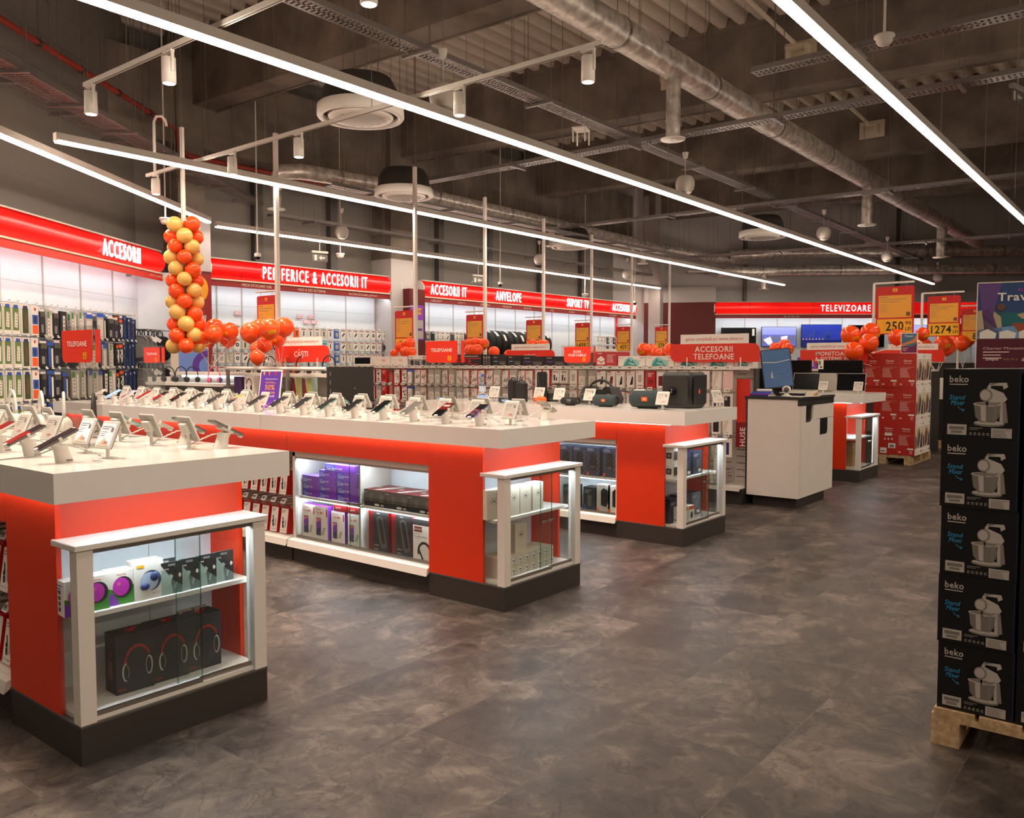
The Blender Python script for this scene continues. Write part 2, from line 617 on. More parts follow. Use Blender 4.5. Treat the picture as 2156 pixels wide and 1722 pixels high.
rail(3.46, 7.43, 3.44, 1.6, 3.85, 'white lighting track crossing the long strip light at the upper left',
     [(.1, 'white spotlight at the left end of the near lighting track'), (1.36, 'white spotlight hanging in front of the long strip light'), (3.6, 'white spotlight of the near track above the aisle end')])
rail(1.45, 5.3, 1.43, 1.6, 3.85, 'added unseen lighting track over the nearest table', [(.5, 'added unseen white spotlight above the middle of the nearest table'), (1.6, 'added unseen white spotlight above the front of the nearest table')])  # rail and spots added out of view to brighten the nearest tabletop
rail(5.57, 10.36, 5.40, 3.45, 3.85, 'long lighting track with five spots under the round ceiling unit',
     [(.22, 'white spotlight beside the balloon column pole, farthest left on the long track'), (1.95, 'second spotlight from the left on the long track'),
      (3.18, 'third spotlight from the left on the long track, below the round ceiling unit'), (5.45, 'fourth spotlight on the long track, right of the white globe'),
      (6.78, 'white spotlight at the right end of the long track')])


# ---------------------------------------------------------------- setting: floor, roof, walls, beams, columns
struct('floor', MB().box(-7, 36, -11, 24, -.1, 0, 'slate_vinyl'))
b = MB()
prof, y = [], -11.0
while y < 24:
    prof += [(y, 7.05), (y + .10, 7.05), (y + .145, 7.2), (y + .285, 7.2)]
    y += .33
b.add([(x, yy, z) for x in (-7, 36) for yy, z in prof], [(i, i + 1, len(prof) + i + 1, len(prof) + i) for i in range(len(prof) - 1)], 'roof_sheet')
struct('ceiling', b)
LWA, LWO = 36.2, (2.94, 9.99)          # the slanting wall on the left: heading and a point of its sign front
LWD, LWN = Vector((math.cos(R(LWA)), math.sin(R(LWA)), 0)), Vector((-math.sin(R(LWA)), math.cos(R(LWA)), 0))
TVA, TVO = -51.4, (23.83, 11.18)


def slab(name, p0, ang, l0, l1, d0, d1, z0, z1, m, ribs=0, rm=None):
    """wall piece in a wall's own frame: l along it, d behind its face"""
    b = MB().at(T(p0[0], p0[1], 0, ang)).box(l0, l1, d0, d1, z0, z1, m)
    if ribs:
        z = z0 + ribs
        while z < z1:
            b.box(l0, l1, d0 - .006, d0, z - .012, z, rm or m)
            z += ribs
    return struct(name, b)


slab('wall_left', LWO, LWA, -14, 7.5, .62, .82, 0, 7.3, 'wall_grey', .5)
slab('wall_back', (0, 13.3), 0, 5.5, 27.5, .62, .82, 0, 7.3, 'wall_grey', 1.0)
slab('wall_right', TVO, TVA, -3.2, 16, .62, .82, 0, 7.3, 'wall_white', 1.1, 'grey_light')
struct('wall_aisle', MB().box(-7, 36, -11.2, -11, 0, 7.3, 'wall_grey'))
struct('wall_near', MB().box(-7.2, -7, -11, 24, 0, 7.3, 'wall_grey'))
for nm, (xa, ya), (xb, yb) in (('beam_1', (8.30, 13.9), (8.62, -11)), ('beam_2', (13.05, 13.9), (15.2, -11)), ('beam_3', (18.1, 13.9), (20.9, -11)), ('beam_4', (23.2, 13.0), (25.6, -4)), ('beam_5', (3.2, 13.9), (3.4, -11))):
    L, a = math.hypot(xb - xa, yb - ya), math.degrees(math.atan2(yb - ya, xb - xa))
    struct(nm, MB().at(T(xa, ya, 0, a)).box(0, L, -.25, .2, 5.9, 7.32, 'concrete').box(0, L, -.33, -.25, 7.0, 7.3, 'concrete').box(0, L, .2, .24, 5.88, 5.96, 'concrete'))
struct('beam_6', MB().box(3, 25, 13.45, 13.9, 5.2, 6.6, 'concrete'))
for i, (x0, x1, y0, y1, w) in enumerate(((7.75, 8.25, 13.41, 13.88, 0), (12.55, 13.2, 13.32, 13.9, 1), (23.0, 24.1, 12.6, 13.2, 1))):
    b = MB().box(x0, x1, y0, y1, 0, 7.2, 'concrete')
    if w:
        b.box(x0 - .02, x1 + .02, y0 - .02, y1 + .02, 0, 3.72 if i == 1 else 6.6, 'wall_white')
    struct('column_%d' % (i + 1), b)
for i, x in enumerate((9.6, 11.4, 14.6, 16.4, 18.6, 20.6)):      # posts and joints of the upper wall
    struct('trim_%d' % (i + 1), MB().box(x - .09, x + .09, 13.78, 13.92, 2.9, 5.2, 'grey_dark'))
slab('trim_7', TVO, TVA, 1.0, 1.1, .5, .62, 2.9, 7, 'grey_dark')
slab('trim_8', TVO, TVA, 5.7, 5.8, .5, .62, 2.9, 7, 'grey_dark')
struct('wall_recess', MB().at(T(22.92, 13.1, 0, -63.5)).box(0, 2.15, 0, .1, 0, 3.34, 'maroon').box(0, 2.15, 0, .1, 3.34, 3.8, 'wall_white'))
struct('wall_corner', MB().at(T(7.1, 13.72, 0, -27)).box(0, .72, 0, .03, 0, 3.02, 'panel_white'))
struct('pillar_left', MB().box(7.72, 8.12, 13.05, 13.44, 0, 3.05, 'maroon').box(7.72, 8.12, 13.05, 13.44, 3.05, 3.9, 'wall_white'))
struct('pillar_back', MB().box(12.88, 13.35, 13.1, 13.3, 0, 3.1, 'maroon'))
t = thing('violet_poster', 'violet poster with a yellow box on the maroon pillar behind the 249 board', 'poster', T(13.1, 13.098, 2.45))
ob('poster_sheet', MB().box(-.2, .2, -.006, 0, -.45, .3, 'violet').at(FM((0, -.0065, 0))).rect(-.12, .12, .1, .24, 'amber', 1).text('ALTEX', 0, .17, .06, 'ink', 2, .01).rect(-.18, .18, -.42, -.02, 'grey_light', 1).rect(-.15, .15, -.25, -.2, 'purple', 2), t)


# ---------------------------------------------------------------- overhead services
def tray(x0, y0, x1, y1, z, w, label, step=2.0, rodz=7.1):
    L, a = math.hypot(x1 - x0, y1 - y0), math.degrees(math.atan2(y1 - y0, x1 - x0))
    t = thing('cable_tray', label, 'cable tray', T(x0, y0, z, a), 'perforated cable trays')
    b = MB()
    n = max(1, int(L / .055))
    for i in range(n):          # perforated floor: cross bars between the two long edges
        x = L * i / n
        b.box(x, x + .03, -w / 2 + .02, w / 2 - .02, 0, .002, 'galvanised')
    b.box(0, L, -w / 2, -w / 2 + .03, 0, .002, 'galvanised').box(0, L, w / 2 - .03, w / 2, 0, .002, 'galvanised').box(0, L, -.012, .012, 0, .0021, 'galvanised')
    ob('perforated_floor', b, t)
    ob('side_flange', MB().box(0, L, -w / 2 - .002, -w / 2, 0, .055, 'galvanised'), t)
    ob('side_flange', MB().box(0, L, w / 2, w / 2 + .002, 0, .055, 'galvanised'), t)
    k = max(2, int(L / step))
    for i in range(min(k, 14)):
        x = L * (i + .5) / k
        ob('hanger', MB().box(x - .02, x + .02, -w / 2 - .09, w / 2 + .09, -.032, -.002, 'galvanised').cyl((x, -w / 2 - .06, -.03), (x, -w / 2 - .06, rodz - z), .005, 'steel', 6, caps=False).cyl((x, w / 2 + .06, -.03), (x, w / 2 + .06, rodz - z), .005, 'steel', 6, caps=False), t)
    return t


tray(3.0, 6.05, 28.0, 6.45, 4.6, .22, 'cable tray running lengthwise beside the big foil duct')
tray(10.32, 11.2, 10.4, 1.0, 4.52, .2, 'cable tray crossing under the foil duct beside the round air outlet')
tray(9.15, 3.86, 9.08, -3, 4.7, .2, 'short cable tray at the upper right, its open end over the aisle')
tray(2.2, 8.25, 9.34, 13.5, 4.4, .3, 'lower of two lilac-lit cable trays along the left wall', 1.1)
tray(2.4, 9.0, 8.2, 13.3, 4.55, .3, 'upper of two cable trays along the left wall', 1.1)
tray(9.3, 13.0, 22.9, 12.9, 4.15, .2, 'cable tray along the back wall above the signs', 1.6)
tray(8.9, 10.9, 22.0, 10.8, 4.35, .2, 'cable tray above the back row of round ceiling units', 1.7)
tray(15.6, 11.5, 15.9, 1.0, 4.5, .18, 'far cable tray crossing in front of the third concrete beam')
tray(21.5, 11.0, 23.0, -1, 4.4, .2, 'cable tray crossing in front of the far white wall', 1.6)
tray(23.2, 11.8, 28.5, 5.2, 4.2, .2, 'cable tray along the television wall', 1.2)


def duct(pts, r, label, drops=(), grp='foil wrapped air ducts'):
    t = thing('air_duct', label, 'air duct', None, grp)
    P_ = [Vector(p) for p in pts]
    path, rnd = [], random.Random(3)
    b = MB()
    fine = []
    for i in range(len(P_) - 1):
        n = max(2, int((P_[i + 1] - P_[i]).length / .16))
        fine += [P_[i].lerp(P_[i + 1], k / n) for k in range(n)]
    fine.append(P_[-1])
    rs, prev = [], None
    for i, p in enumerate(fine):
        d = (fine[min(i + 1, len(fine) - 1)] - fine[max(i - 1, 0)]).normalized()
        u = Vector((0, 0, 1)) if abs(d.z) < .8 else Vector((1, 0, 0))
        u = (u - d * u.dot(d)).normalized()
        w = d.cross(u)
        rr = r * (1 + rnd.uniform(-.022, .022))
        rs.append([p + (u * math.cos(q * math.pi / 12) + w * math.sin(q * math.pi / 12)) * rr * (1 + rnd.uniform(-.008, .008)) for q in range(24)])
    ob('duct_tube', b.rings(rs, 'foil', True), t)
    for i in range(8, len(fine) - 2, 14):
        d = (fine[i + 1] - fine[i]).normalized()
        ob('clamp_band', MB().cyl(fine[i] - d * .02, fine[i] + d * .02, r * 1.045, 'steel', 24), t)
        p = fine[i]
        ob('suspension_rod', MB().cyl(p + Vector((0, 0, r)), (p.x, p.y, 7.1), .005, 'steel', 6, caps=False), t)
    for (x, y, z1, rd) in drops:
        zc = min(fine, key=lambda q: (q.x - x) ** 2 + (q.y - y) ** 2).z
        n = 9
        o = ob('outlet_drop', MB().rings([[(x + rd * (1 + rnd.uniform(-.03, .03)) * math.cos(q * math.pi / 9), y + rd * math.sin(q * math.pi / 9), zc - r * .6 + (z1 - zc + r * .6) * k / n) for q in range(18)] for k in range(n + 1)], 'foil', False), t)
        ob('air_outlet', MB().lathe([(.02, .0), (.06, -.01), (.065, 0), (.095, -.012), (.1, 0), (rd * 1.65, -.006), (rd * 1.7, .012), (rd, .02)], 'post_white', 24, (x, y, z1 - .015)), o)
    return t


duct([(2, 4.75, 5.0), (8, 4.83, 5.0), (12, 4.88, 5.0), (20, 4.9, 5.0), (27.8, 4.85, 5.0)], .17, 'big foil-wrapped air duct running lengthwise under the roof',
     [(9.1, 4.83, 4.15, .085), (17.0, 4.87, 4.15, .1), (23.3, 4.87, 4.15, .12)])
duct([(8.9, 12.25, 4.55), (8.72, 11.9, 4.68), (9.0, 11.7, 4.7), (10.4, 11.45, 4.7), (15.4, 11.5, 4.7), (20.5, 11.6, 4.7), (23.6, 11.2, 4.65), (24.9, 10.7, 4.62)], .13, 'thin foil duct bending down beside the round ceiling unit at the back',
     [(8.92, 12.3, 4.15, .09), (15.9, 11.5, 4.2, .09), (20.2, 11.6, 4.2, .09)])
duct([(24.0, 10.8, 4.75), (25.8, 8.5, 4.8), (29.9, 3.1, 4.85)], .15, 'far foil duct across the white wall, upper of two')
duct([(23.6, 11.0, 4.2), (25.2, 8.9, 4.25), (29.6, 3.3, 4.3)], .15, 'far foil duct across the white wall, lower of two', [(24.4, 9.9, 3.7, .09)])
t = thing('sprinkler_pipe', 'red sprinkler pipe climbing along the left wall', 'pipe')
ob('pipe', MB().tube([(2.6, 9.6, 5.4), (7.55, 13.22, 5.4), (7.66, 13.25, 5.38), (7.7, 13.25, 5.05), (7.9, 13.25, 4.98), (22.8, 13.2, 4.98)], .04, 'pipe_red', 10), t)
for i in range(6):
    p = Vector((2.6, 9.6, 5.4)).lerp(Vector((7.55, 13.22, 5.4)), (i + .6) / 6.4)
    ob('pipe_clamp', MB().at(T(p.x, p.y, 5.4, LWA)).cyl((-.03, 0, 0), (.03, 0, 0), .048, 'dark_metal', 12).cyl((0, 0, .045), (0, 0, 1.75), .006, 'steel', 6), t)
t = thing('sprinkler_pipe', 'lower red pipe half hidden behind the left cable trays', 'pipe')
ob('pipe', MB().tube([(2.6, 9.75, 4.95), (6.6, 12.7, 4.95)], .03, 'pipe_red', 10), t)


def cassette(x, y, z, label):
    t = thing('round_air_conditioner', label, 'air conditioner', T(x, y, z), 'round ceiling air units')
    ob('black_drum', MB().lathe([(.30, .42), (.33, .42), (.40, .30), (.42, .12)], 'charcoal', 40), t)
    ob('white_rim', MB().lathe([(.42, .13), (.455, .13), (.465, .12), (.47, .02), (.455, 0), (.405, .004), (.40, .03), (.40, .12)], 'white_metal', 48, caps=False), t)
    ob('air_slot', MB().lathe([(.399, .05), (.399, .048), (.30, .048)], 'black', 40), t)
    g = MB().lathe([(.345, .03), (.352, .015), (.345, .002), (.32, -.008), (.02, -.012)], 'white_metal', 48)
    for i in range(-11, 12):
        h = math.sqrt(max(.27 ** 2 - (i * .024) ** 2, 0))
        for j in range(int(h / .06) * -1, int(h / .06) + 1):
            g.box(i * .024 - .0035, i * .024 + .0035, j * .06 - .024, j * .06 + .024, -.0135, -.0125, 'ink_grey')
    ob('grille_disc', g, t)
    rods(t, [(.2 * math.cos(q), .2 * math.sin(q)) for q in (.5, 2.1, 3.7, 5.3)], .42, 7.1 - z)


cassette(6.26, 7.1, 4.15, 'large round ceiling air unit with white rim, nearest the long track')
cassette(9.6, 9.88, 4.15, 'round ceiling air unit in front of the thin foil duct')
cassette(16.2, 11.18, 4.15, 'smaller round ceiling air unit far back above the back wall signs')
cassette(16.76, 6.84, 4.05, 'round ceiling air unit right of centre in front of the white wall')


def globe(x, y, z, label):
    t = thing('globe_speaker', label, 'speaker', T(x, y, z), 'white globe speakers')
    ob('globe', MB().lathe([(.03, .125), (.07, .128), (.10, .105), (.128, .05), (.132, 0), (.12, -.055), (.095, -.09)], 'post_white', 32), t)
    ob('grille_cap', MB().lathe([(.094, -.089), (.09, -.1), (.06, -.118), (.01, -.128)], 'grey_light', 32), t)
    ob('cord', MB().cyl((0, 0, .125), (0, 0, .36), .004, 'post_white', 6), t)
    ob('ceiling_cone', MB().lathe([(.008, .355), (.03, .37), (.042, .43), (.043, .445)], 'post_white', 20), t)
    rods(t, [(0, 0)], .44, 7.1 - z, .003)


for x, y, lb in ((5.83, 5.47, 'white globe speaker beside the nearest round ceiling unit, largest in view'), (10.71, 5.49, 'white globe speaker hanging below the big foil duct outlet'),
                 (10.52, 12.5, 'white globe speaker left of centre in front of the upper back wall'), (16.33, 5.46, 'white globe speaker just right of the round ceiling unit by the white wall'),
                 (16.2, 12.1, 'small globe speaker over the back wall sign lettered ACCESORII IT'), (20.4, 12.2, 'small globe speaker over the right end of the back wall sign'),
                 (20.72, 5.47, 'small globe speaker under the far foil ducts'), (26.8, 5.68, 'smallest globe speaker beside the end of the longest strip light')):
    globe(x, y, 3.95, lb)


def dome(x, y, z, k, label):
    t = thing('ceiling_detector', label, 'detector', T(x, y, z), 'white detectors on stems')
    if k == 0:
        ob('detector_body', MB().lathe([(.02, .045), (.085, .04), (.09, .02), (.07, .012), (.068, -.02), (.05, -.045), (.01, -.052)], 'post_white', 28), t)
    else:
        ob('detector_body', MB().lathe([(.05, .06), (.055, .055), (.055, .0)], 'post_white', 24), t)
        ob('camera_lens', MB().lathe([(.048, 0), (.045, -.025), (.025, -.045), (.003, -.05)], 'black_gloss', 24), t)
    ob('stem', MB().cyl((0, 0, .04), (0, 0, 7.1 - z), .012, 'post_white', 8), t)


dome(8.0, 2.18, 4.35, 0, 'white ceiling detector dome on a stem at the upper right')
dome(6.5, 11.6, 3.55, 0, 'white detector dome above the accessories wall sign')
dome(8.6, 12.4, 3.3, 1, 'small dome camera above the gap between two wall signs')
dome(10.9, 13.0, 3.6, 0, 'small detector above the peripherals sign')
dome(15.1, 12.4, 3.3, 1, 'dome camera between the second and third hanging poles')
dome(18.9, 12.6, 3.3, 0, 'small detector hanging over the tyre section')
dome(21.0, 12.3, 3.2, 1, 'dome camera near the right end of the back wall sign')
dome(27.6, 3.3, 3.6, 1, 'dome camera at the far right edge')
t = thing('ceiling_sensor', 'white four-legged sensor plate hanging beside the round air outlet', 'sensor', T(8.75, 5.9, 4.35, 20))
ob('plate', MB().box(-.12, .12, -.09, .09, 0, .022, 'post_white', .006), t)
for sx in (-.105, .105):
    for sy in (-.075, .075):
        ob('leg', MB().box(sx - .008, sx + .008, sy - .008, sy + .008, -.16, 0, 'post_white'), t)
rods(t, [(0, 0)], .02, 2.8)
for x, y, z, lb in ((10.2, 12.75, 3.55, 'exit sign plate hanging over the peripherals sign'), (14.9, 12.9, 3.5, 'exit sign plate hanging over the ACCESORII IT lettering'), (11.2, 1.6, 4.6, 'unlit exit sign plate at the upper right')):
    t = thing('exit_sign', lb, 'sign', T(x, y, z, -15))
    ob('panel', MB().box(-.17, .17, -.006, .006, -.17, 0, 'acrylic').at(FM((0, -.0065, -.085))).rect(-.155, .155, -.07, .07, 'grey_dark').rect(-.11, -.06, -.05, .05, 'grey_light', 2).poly([(-.02, .0), (.03, .045), (.03, -.045)], 'grey_light', 2).rect(.03, .1, -.015, .015, 'grey_light', 2), t)
    ob('mount', MB().box(-.16, .16, -.025, .025, 0, .04, 'grey').cyl((0, 0, .04), (0, 0, 7.1 - z), .008, 'grey', 8), t)
for i, (x, y) in enumerate(((13.2, 7.0), (13.4, 4.9), (18.7, 5.3))):
    t = thing('beam_bracket', 'cream steel bracket bolted to a concrete beam, %s from the camera' % nth(i), 'bracket', T(x, y, 6.35), 'brace brackets on the beams')
    ob('plate', MB().box(.0, .03, -.25, .25, -.15, .2, 'beige'), t)
    ob('lug', MB().box(-.2, 0, -.16, -.14, -.08, .06, 'beige').box(-.2, 0, .14, .16, -.08, .06, 'beige').box(-.22, 0, -.18, .18, .06, .08, 'beige'), t)
    ob('brace_rod', MB().cyl((-.1, 0, .08), (-2.2, .5, .72), .035, 'beige', 10), t)


# ---------------------------------------------------------------- display tables with a glass end case
def end_table(xc, label, L, locks=False, cx=None):
    """local frame: x across (0 = middle), y = 0 at the plinth front, table runs to y = L"""
    M = T(xc, 3.155, 0)
    t = thing('display_table', label, 'display table', M, 'white topped display tables with a glass end case')
    h = .405
    ob('plinth', MB().box(-h, h, 0, .63, 0, .15, 'plinth').box(-h - .002, h + .002, -.002, .632, .142, .151, 'grey_dark'), t)
    ob('tabletop', MB().box(-.5, .5, -.055, L, 1.0, 1.11, 'white_gloss').box(-.5005, .5005, 2.3, 2.302, 1.0005, 1.1095, 'grey'), t)
    for s in (-1, 1):
        x0, x1 = (-h, -h + .02) if s < 0 else (h - .02, h)
        ob('side_panel', MB().box(x0, x1, .17, .63, .151, 1.0, 'orange'), t)
        ob('corner_post', MB().box(*((-h, -h + .06) if s < 0 else (h - .06, h)), .0, .055, .151, .808, 'post_white'), t)
        ob('side_pane', MB().box(s * (h - .004) - .002, s * (h - .004) + .002, .056, .169, .16, .806, 'clear_glass'), t)
        if s > 0:
            ob('case_light', MB().box(h - .034, h - .022, .058, .066, .17, .80, 'lamp_post'), t)
        ob('side_fascia', MB().box(*((-h, -h + .02) if s < 0 else (h - .02, h)), .632, L - .06, .842, 1.0, 'orange').box(s * h - .0005, s * h + .0005, 2.11, 2.114, .842, 1.0, 'dark_metal'), t)
        ob('under_top_light', MB().box(s * .44 - .005, s * .44 + .005, .1, L - .1, .9945, .9995, 'lamp_edge'), t)
    ob('front_panel', MB().box(-h + .02, h - .02, .17, .19, .83, 1.0, 'orange_front'), t)
    ob('case_lid', MB().box(-h - .012, h + .012, -.012, .185, .808, .832, 'white', .003), t)
    ob('back_panel', MB().box(-h + .02, h - .02, .40, .42, .151, .83, 'panel_white').box(.08, .083, .398, .4, .151, .83, 'grey_light').cyl((-.2, .39, .65), (-.2, .401, .65), .006, 'ink', 10), t)
    ob('case_floor', MB().box(-h + .02, h - .02, .012, .40, .151, .168, 'white'), t)
    ob('case_ceiling', MB().box(-h + .02, h - .02, .19, .40, .815, .83, 'white'), t)
    ob('case_light', MB().box(-h + .1, h - .1, .07, .09, .803, .8075, 'lamp_case'), t)
    ob('shelf', MB().box(-h + .022, h - .022, .085, .395, .525, .543, 'white'), t)
    tr = ob('door_track', MB().box(-h + .061, .10, .012, .024, .168, .185, 'steel').box(.10, h - .061, .026, .04, .168, .185, 'steel').box(-h + .061, h - .061, .01, .042, .79, .808, 'steel'), t)
    d1 = ob('glass_door', MB().box(-h + .062, .10, .015, .02, .186, .79, 'clear_glass').box(.0985, .1015, .0145, .0205, .186, .79, 'green_edge'), t)
    ob('glass_door', MB().box(.0, h - .062, .031, .036, .186, .79, 'clear_glass').box(-.0015, .0015, .0305, .0365, .186, .79, 'green_edge'), t)
    lk = MB().box(-.005, .12, .011, .014, .487, .495, 'chrome').cyl((.07, .0, .49), (.07, .013, .49), .011, 'chrome', 14).cyl((.0, .002, .49), (.0, .013, .49), .009, 'chrome', 12)
    ob('door_lock', lk, d1)
    ob('core', MB().box(-h + .022, h - .022, .42, .63, .151, .99, 'grey_light').box(-.02, h - .022, .63, L - .08, .151, .99, 'grey_light'), t)
    ob('under_top_light', MB().box(-.40, .40, -.01, .008, .9945, .9995, 'lamp_front'), t)
    return M


TL = {1: 5.9, 2: 5.85, 3: 3.1, 4: 2.6}
TX = {1: 1.797, 2: 4.285, 3: 6.585, 4: 11.34}
TM = {i: end_table(TX[i], lb, TL[i]) for i, lb in ((1, 'nearest white display table, boxed headphones in its glass end case'), (2, 'middle white display table with beige phone boxes in its end case'),
                                                 (3, 'white display table with portable speakers on top'), (4, 'smaller white display table carrying laptops behind the service desk'))}


# ---------------------------------------------------------------- wall systems: lit back panels, illuminated signs, hooks and goods
F0 = FM((0, 0, 0))


def bay(M, l0, l1, label, hooks=(), tags=True, red=False, zt=3.02):
    """one wall unit: white panel with a seam grid, base shelf, peg hooks as parts"""
    t = thing('product_display_unit', label, 'wall unit', M, 'white backed wall display units')
    b = MB().box(l0 + .003, l1 - .003, .5, .52, .12, zt, 'red' if red else 'panel_white')
    ob('back_panel', b, t)
    b = MB()
    for z in (.75, 1.35, 1.95, 2.55):
        b.box(l0 + .003, l1 - .003, .4985, .5, z, z + .004, 'grey')
    ob('panel_seams', b, t)
    ob('upright', MB().box(l1 - .012, l1 + .012, .485, .53, 0, zt, 'grey_light'), t)
    ob('base_shelf', MB().box(l0, l1, .05, .5, .12, .16, 'white_metal').box(l0, l1, .09, .5, 0, .12, 'charcoal'), t)
    for l, z, dp in hooks:
        h = MB().cyl((l, .5, z), (l, .5 - dp, z), .003, 'steel', 5, caps=False)
        if tags:
            h.at(Matrix.Translation((l, .5 - dp, z + .012)) @ Matrix.Rotation(R(-25), 4, 'X')).box(-.022, .022, -.004, 0, -.014, .02, 'paper').at(Matrix.Translation((l, .5 - dp, z + .012)) @ Matrix.Rotation(R(-25), 4, 'X') @ FM((0, -.0042, 0))).rect(-.015, .012, -.006, .012, 'ink_grey')
        ob('peg_hook', h, t)
    return t


def lit_sign(M, l0, l1, label, words, subs, seams, cap0=True, cap1=True):
    t = thing('illuminated_sign', label, 'sign', M, 'red illuminated department signs')
    z0, z1 = 2.985, 3.33
    zc, hh = (z0 + z1) / 2, (z1 - z0) / 2
    prof = [(.16 - .16 * math.cos(R(q)), zc + hh * math.sin(R(q))) for q in range(-90, 91, 15)]
    b = MB()
    n = len(prof)
    b.add([(l, d, z) for l in (l0, l1) for d, z in prof], [(i, n + i, n + i + 1, i + 1) for i in range(n - 1)], 'sign_face', True)
    body = ob('light_face', b, t)
    s = MB()
    for l in seams:
        s.add([(l + e, d - .0015, z) for e in (-.006, .006) for d, z in prof], [(i, n + i, n + i + 1, i + 1) for i in range(n - 1)], 'deep_red', True)
    if seams:
        ob('seam_strip', s, body)
    ob('sign_box', MB().box(l0, l1, .16, .42, z0, z1, 'red').box(l0, l1, .03, .40, 2.96, z0, 'beige').box(l0, l1, .06, .42, z1, z1 + .02, 'grey_light'), t)
    for on, l, e in ((cap0, l0, -1), (cap1, l1, 1)):
        if on:
            c = MB()
            pp = [(d - .012, z * 1.0) for d, z in prof] + [(.42, z1 + .01), (.42, z0 - .01)]
            c.add([(l, d, z) for d, z in pp] + [(l + e * .02, d, z) for d, z in pp], [tuple(range(len(pp))), tuple(range(2 * len(pp) - 1, len(pp) - 1, -1))] + [(i, (i + 1) % len(pp), len(pp) + (i + 1) % len(pp), len(pp) + i) for i in range(len(pp))], 'white_metal')
            ob('end_cap', c, t)
    v = ob('valance', MB().box(l0, l1, .05, .075, 2.855, 2.96, 'sign_red' if not cap0 else 'maroon_valance'), t)
    for s_, l, w, h in words:
        ob('lettering', MB().at(FM((l, -.002, zc - .005))).text(s_, 0, 0, h, 'sign_letters', 2, .003, w, ext=.02), t)
    for s_, l, w in subs:
        ob('small_lettering', MB().at(FM((l, .049, 2.908))).text(s_, 0, 0, .05, 'beige', 2, .0, w), v)
    ob('wash_light', MB().box(l0 + .05, l1 - .05, .11, .15, 2.885, 2.90, 'lamp_wall'), t)
    ob('bracket', MB().box(l0 + .3, l0 + .34, .42, .5, 2.9, 3.3, 'grey').box(l1 - .34, l1 - .3, .42, .5, 2.9, 3.3, 'grey'), t)
    return t


P('maroon_valance', '8a1512', .5)
ML, MM, MT = T(*LWO, 0, LWA), T(0, 13.3, 0), T(*TVO, 0, TVA)
LROW = (2.24, 1.83, 1.42, 1.0)
LCOL = [1.50, 1.66, 1.83, 2.00, 2.20, 2.38, 2.52, 2.66, 2.86, 3.10, 3.28, 3.46, 3.62, 3.76, 3.90, 4.08, 4.24, 4.36, 4.50, 4.64, 4.77]
LB = [1.16, 2.02, 2.93, 3.85, 4.77, 5.66, 6.0]
for i in range(5):
    hk = [(l, z, .36) for l in LCOL for z in LROW if LB[i] <= l < LB[i + 1]]
    bay(ML, LB[i], LB[i + 1], 'white wall unit under the ACCESORII sign, %s from the left' % nth(i), hk)
bay(ML, -1.0, 1.16, 'white wall unit at the left edge of the picture')
lit_sign(ML, -1.5, 5.55, 'red illuminated wall sign lettered ACCESORII', [('ACCESORII', 4.11, 1.10, .245)], [('GENȚI LAPTOP', 5.33, .5)], [.95, 2.8, 4.62], False, False)
M1B = [8.3, 8.69, 9.21, 10.04, 10.87, 11.7, 12.5]
M1C = [8.42 + .165 * i for i in range(27)]
M1R = (2.19, 1.945, 1.70, 1.455, 1.21)
for i in range(6):
    hk = [(l, z, .3) for l in M1C for z in M1R if M1B[i] <= l < M1B[i + 1]]
    bay(MM, M1B[i], M1B[i + 1], 'white wall unit under the PERIFERICE sign, %s from the left' % nth(i), hk)
bay(MM, 12.5, 12.85, 'narrow red end panel beside the peripherals wall', red=True)
lit_sign(MM, 8.29, 12.83, 'red illuminated wall sign lettered PERIFERICE & ACCESORII IT', [('PERIFERICE &', 9.94, 1.23, .235), ('ACCESORII IT', 11.25, 1.19, .235)],
         [('MEDII STOCARE USB', 9.23, .63), ('HDD & SSD EXTERNE', 10.48, .66), ('ÎNCĂRCĂTOARE LAPTOP', 11.79, .76)], [8.9, 10.57, 12.28])
M2B = [13.55, 14.19, 15.02, 15.79, 16.6, 17.42, 18.24, 19.06, 19.88, 20.73, 21.52, 22.35]
M2C = [13.7 + .165 * i for i in range(10)]
M2D = [21.0 + .18 * i for i in range(7)]
for i in range(11):
    hk = [(l, z, .3) for l in M2C for z in (2.22, 1.96, 1.70) if M2B[i] <= l < M2B[i + 1]] + [(l, z, .3) for l in M2D for z in (2.28, 2.02, 1.76) if M2B[i] <= l < M2B[i + 1]]
    bay(MM, M2B[i], M2B[i + 1], 'white wall unit of the back wall with the tyres, %s from the left' % nth(i), hk)
bay(MM, 22.35, 22.9, 'red end panel right of the back wall units', red=True)
lit_sign(MM, 13.53, 22.86, 'long red illuminated sign lettered ACCESORII IT, ANVELOPE, SUPORT TV and ACCESORII A/V',
         [('ACCESORII IT', 14.33, 1.2, .235), ('ANVELOPE', 16.52, 1.0, .235), ('SUPORT TV', 19.6, 1.06, .235), ('ACCESORII A/V', 22.08, 1.35, .225)],
         [('CABLURI IT', 13.98, .36), ('CĂȘTI IT', 14.83, .27), ('205 55 R16', 15.68, .36), ('195 65 R15', 16.53, .34), ('185 65 R15', 17.37, .32), ('FIX', 18.46, .15), ('PAULADIL', 19.39, .26), ('COL', 20.2, .15),
          ('TELECOMENZI', 21.52, .42), ('CABLURI & ADAPTOARE', 22.36, .74)], [15.33, 17.05, 18.72, 21.17])
for i in range(9):
    bay(MT, .05 + 1.0 * i, 1.05 + 1.0 * i, 'white wall unit behind the televisions, %s from the left' % nth(i))
lit_sign(MT, 0, 13, 'red illuminated wall sign lettered TELEVIZOARE', [('TELEVIZOARE', 3.95, 1.5, .2)], [('4K ULTRA HD', 2.34, .48)], [1.07, 2.97, 4.9, 6.9, 8.9])


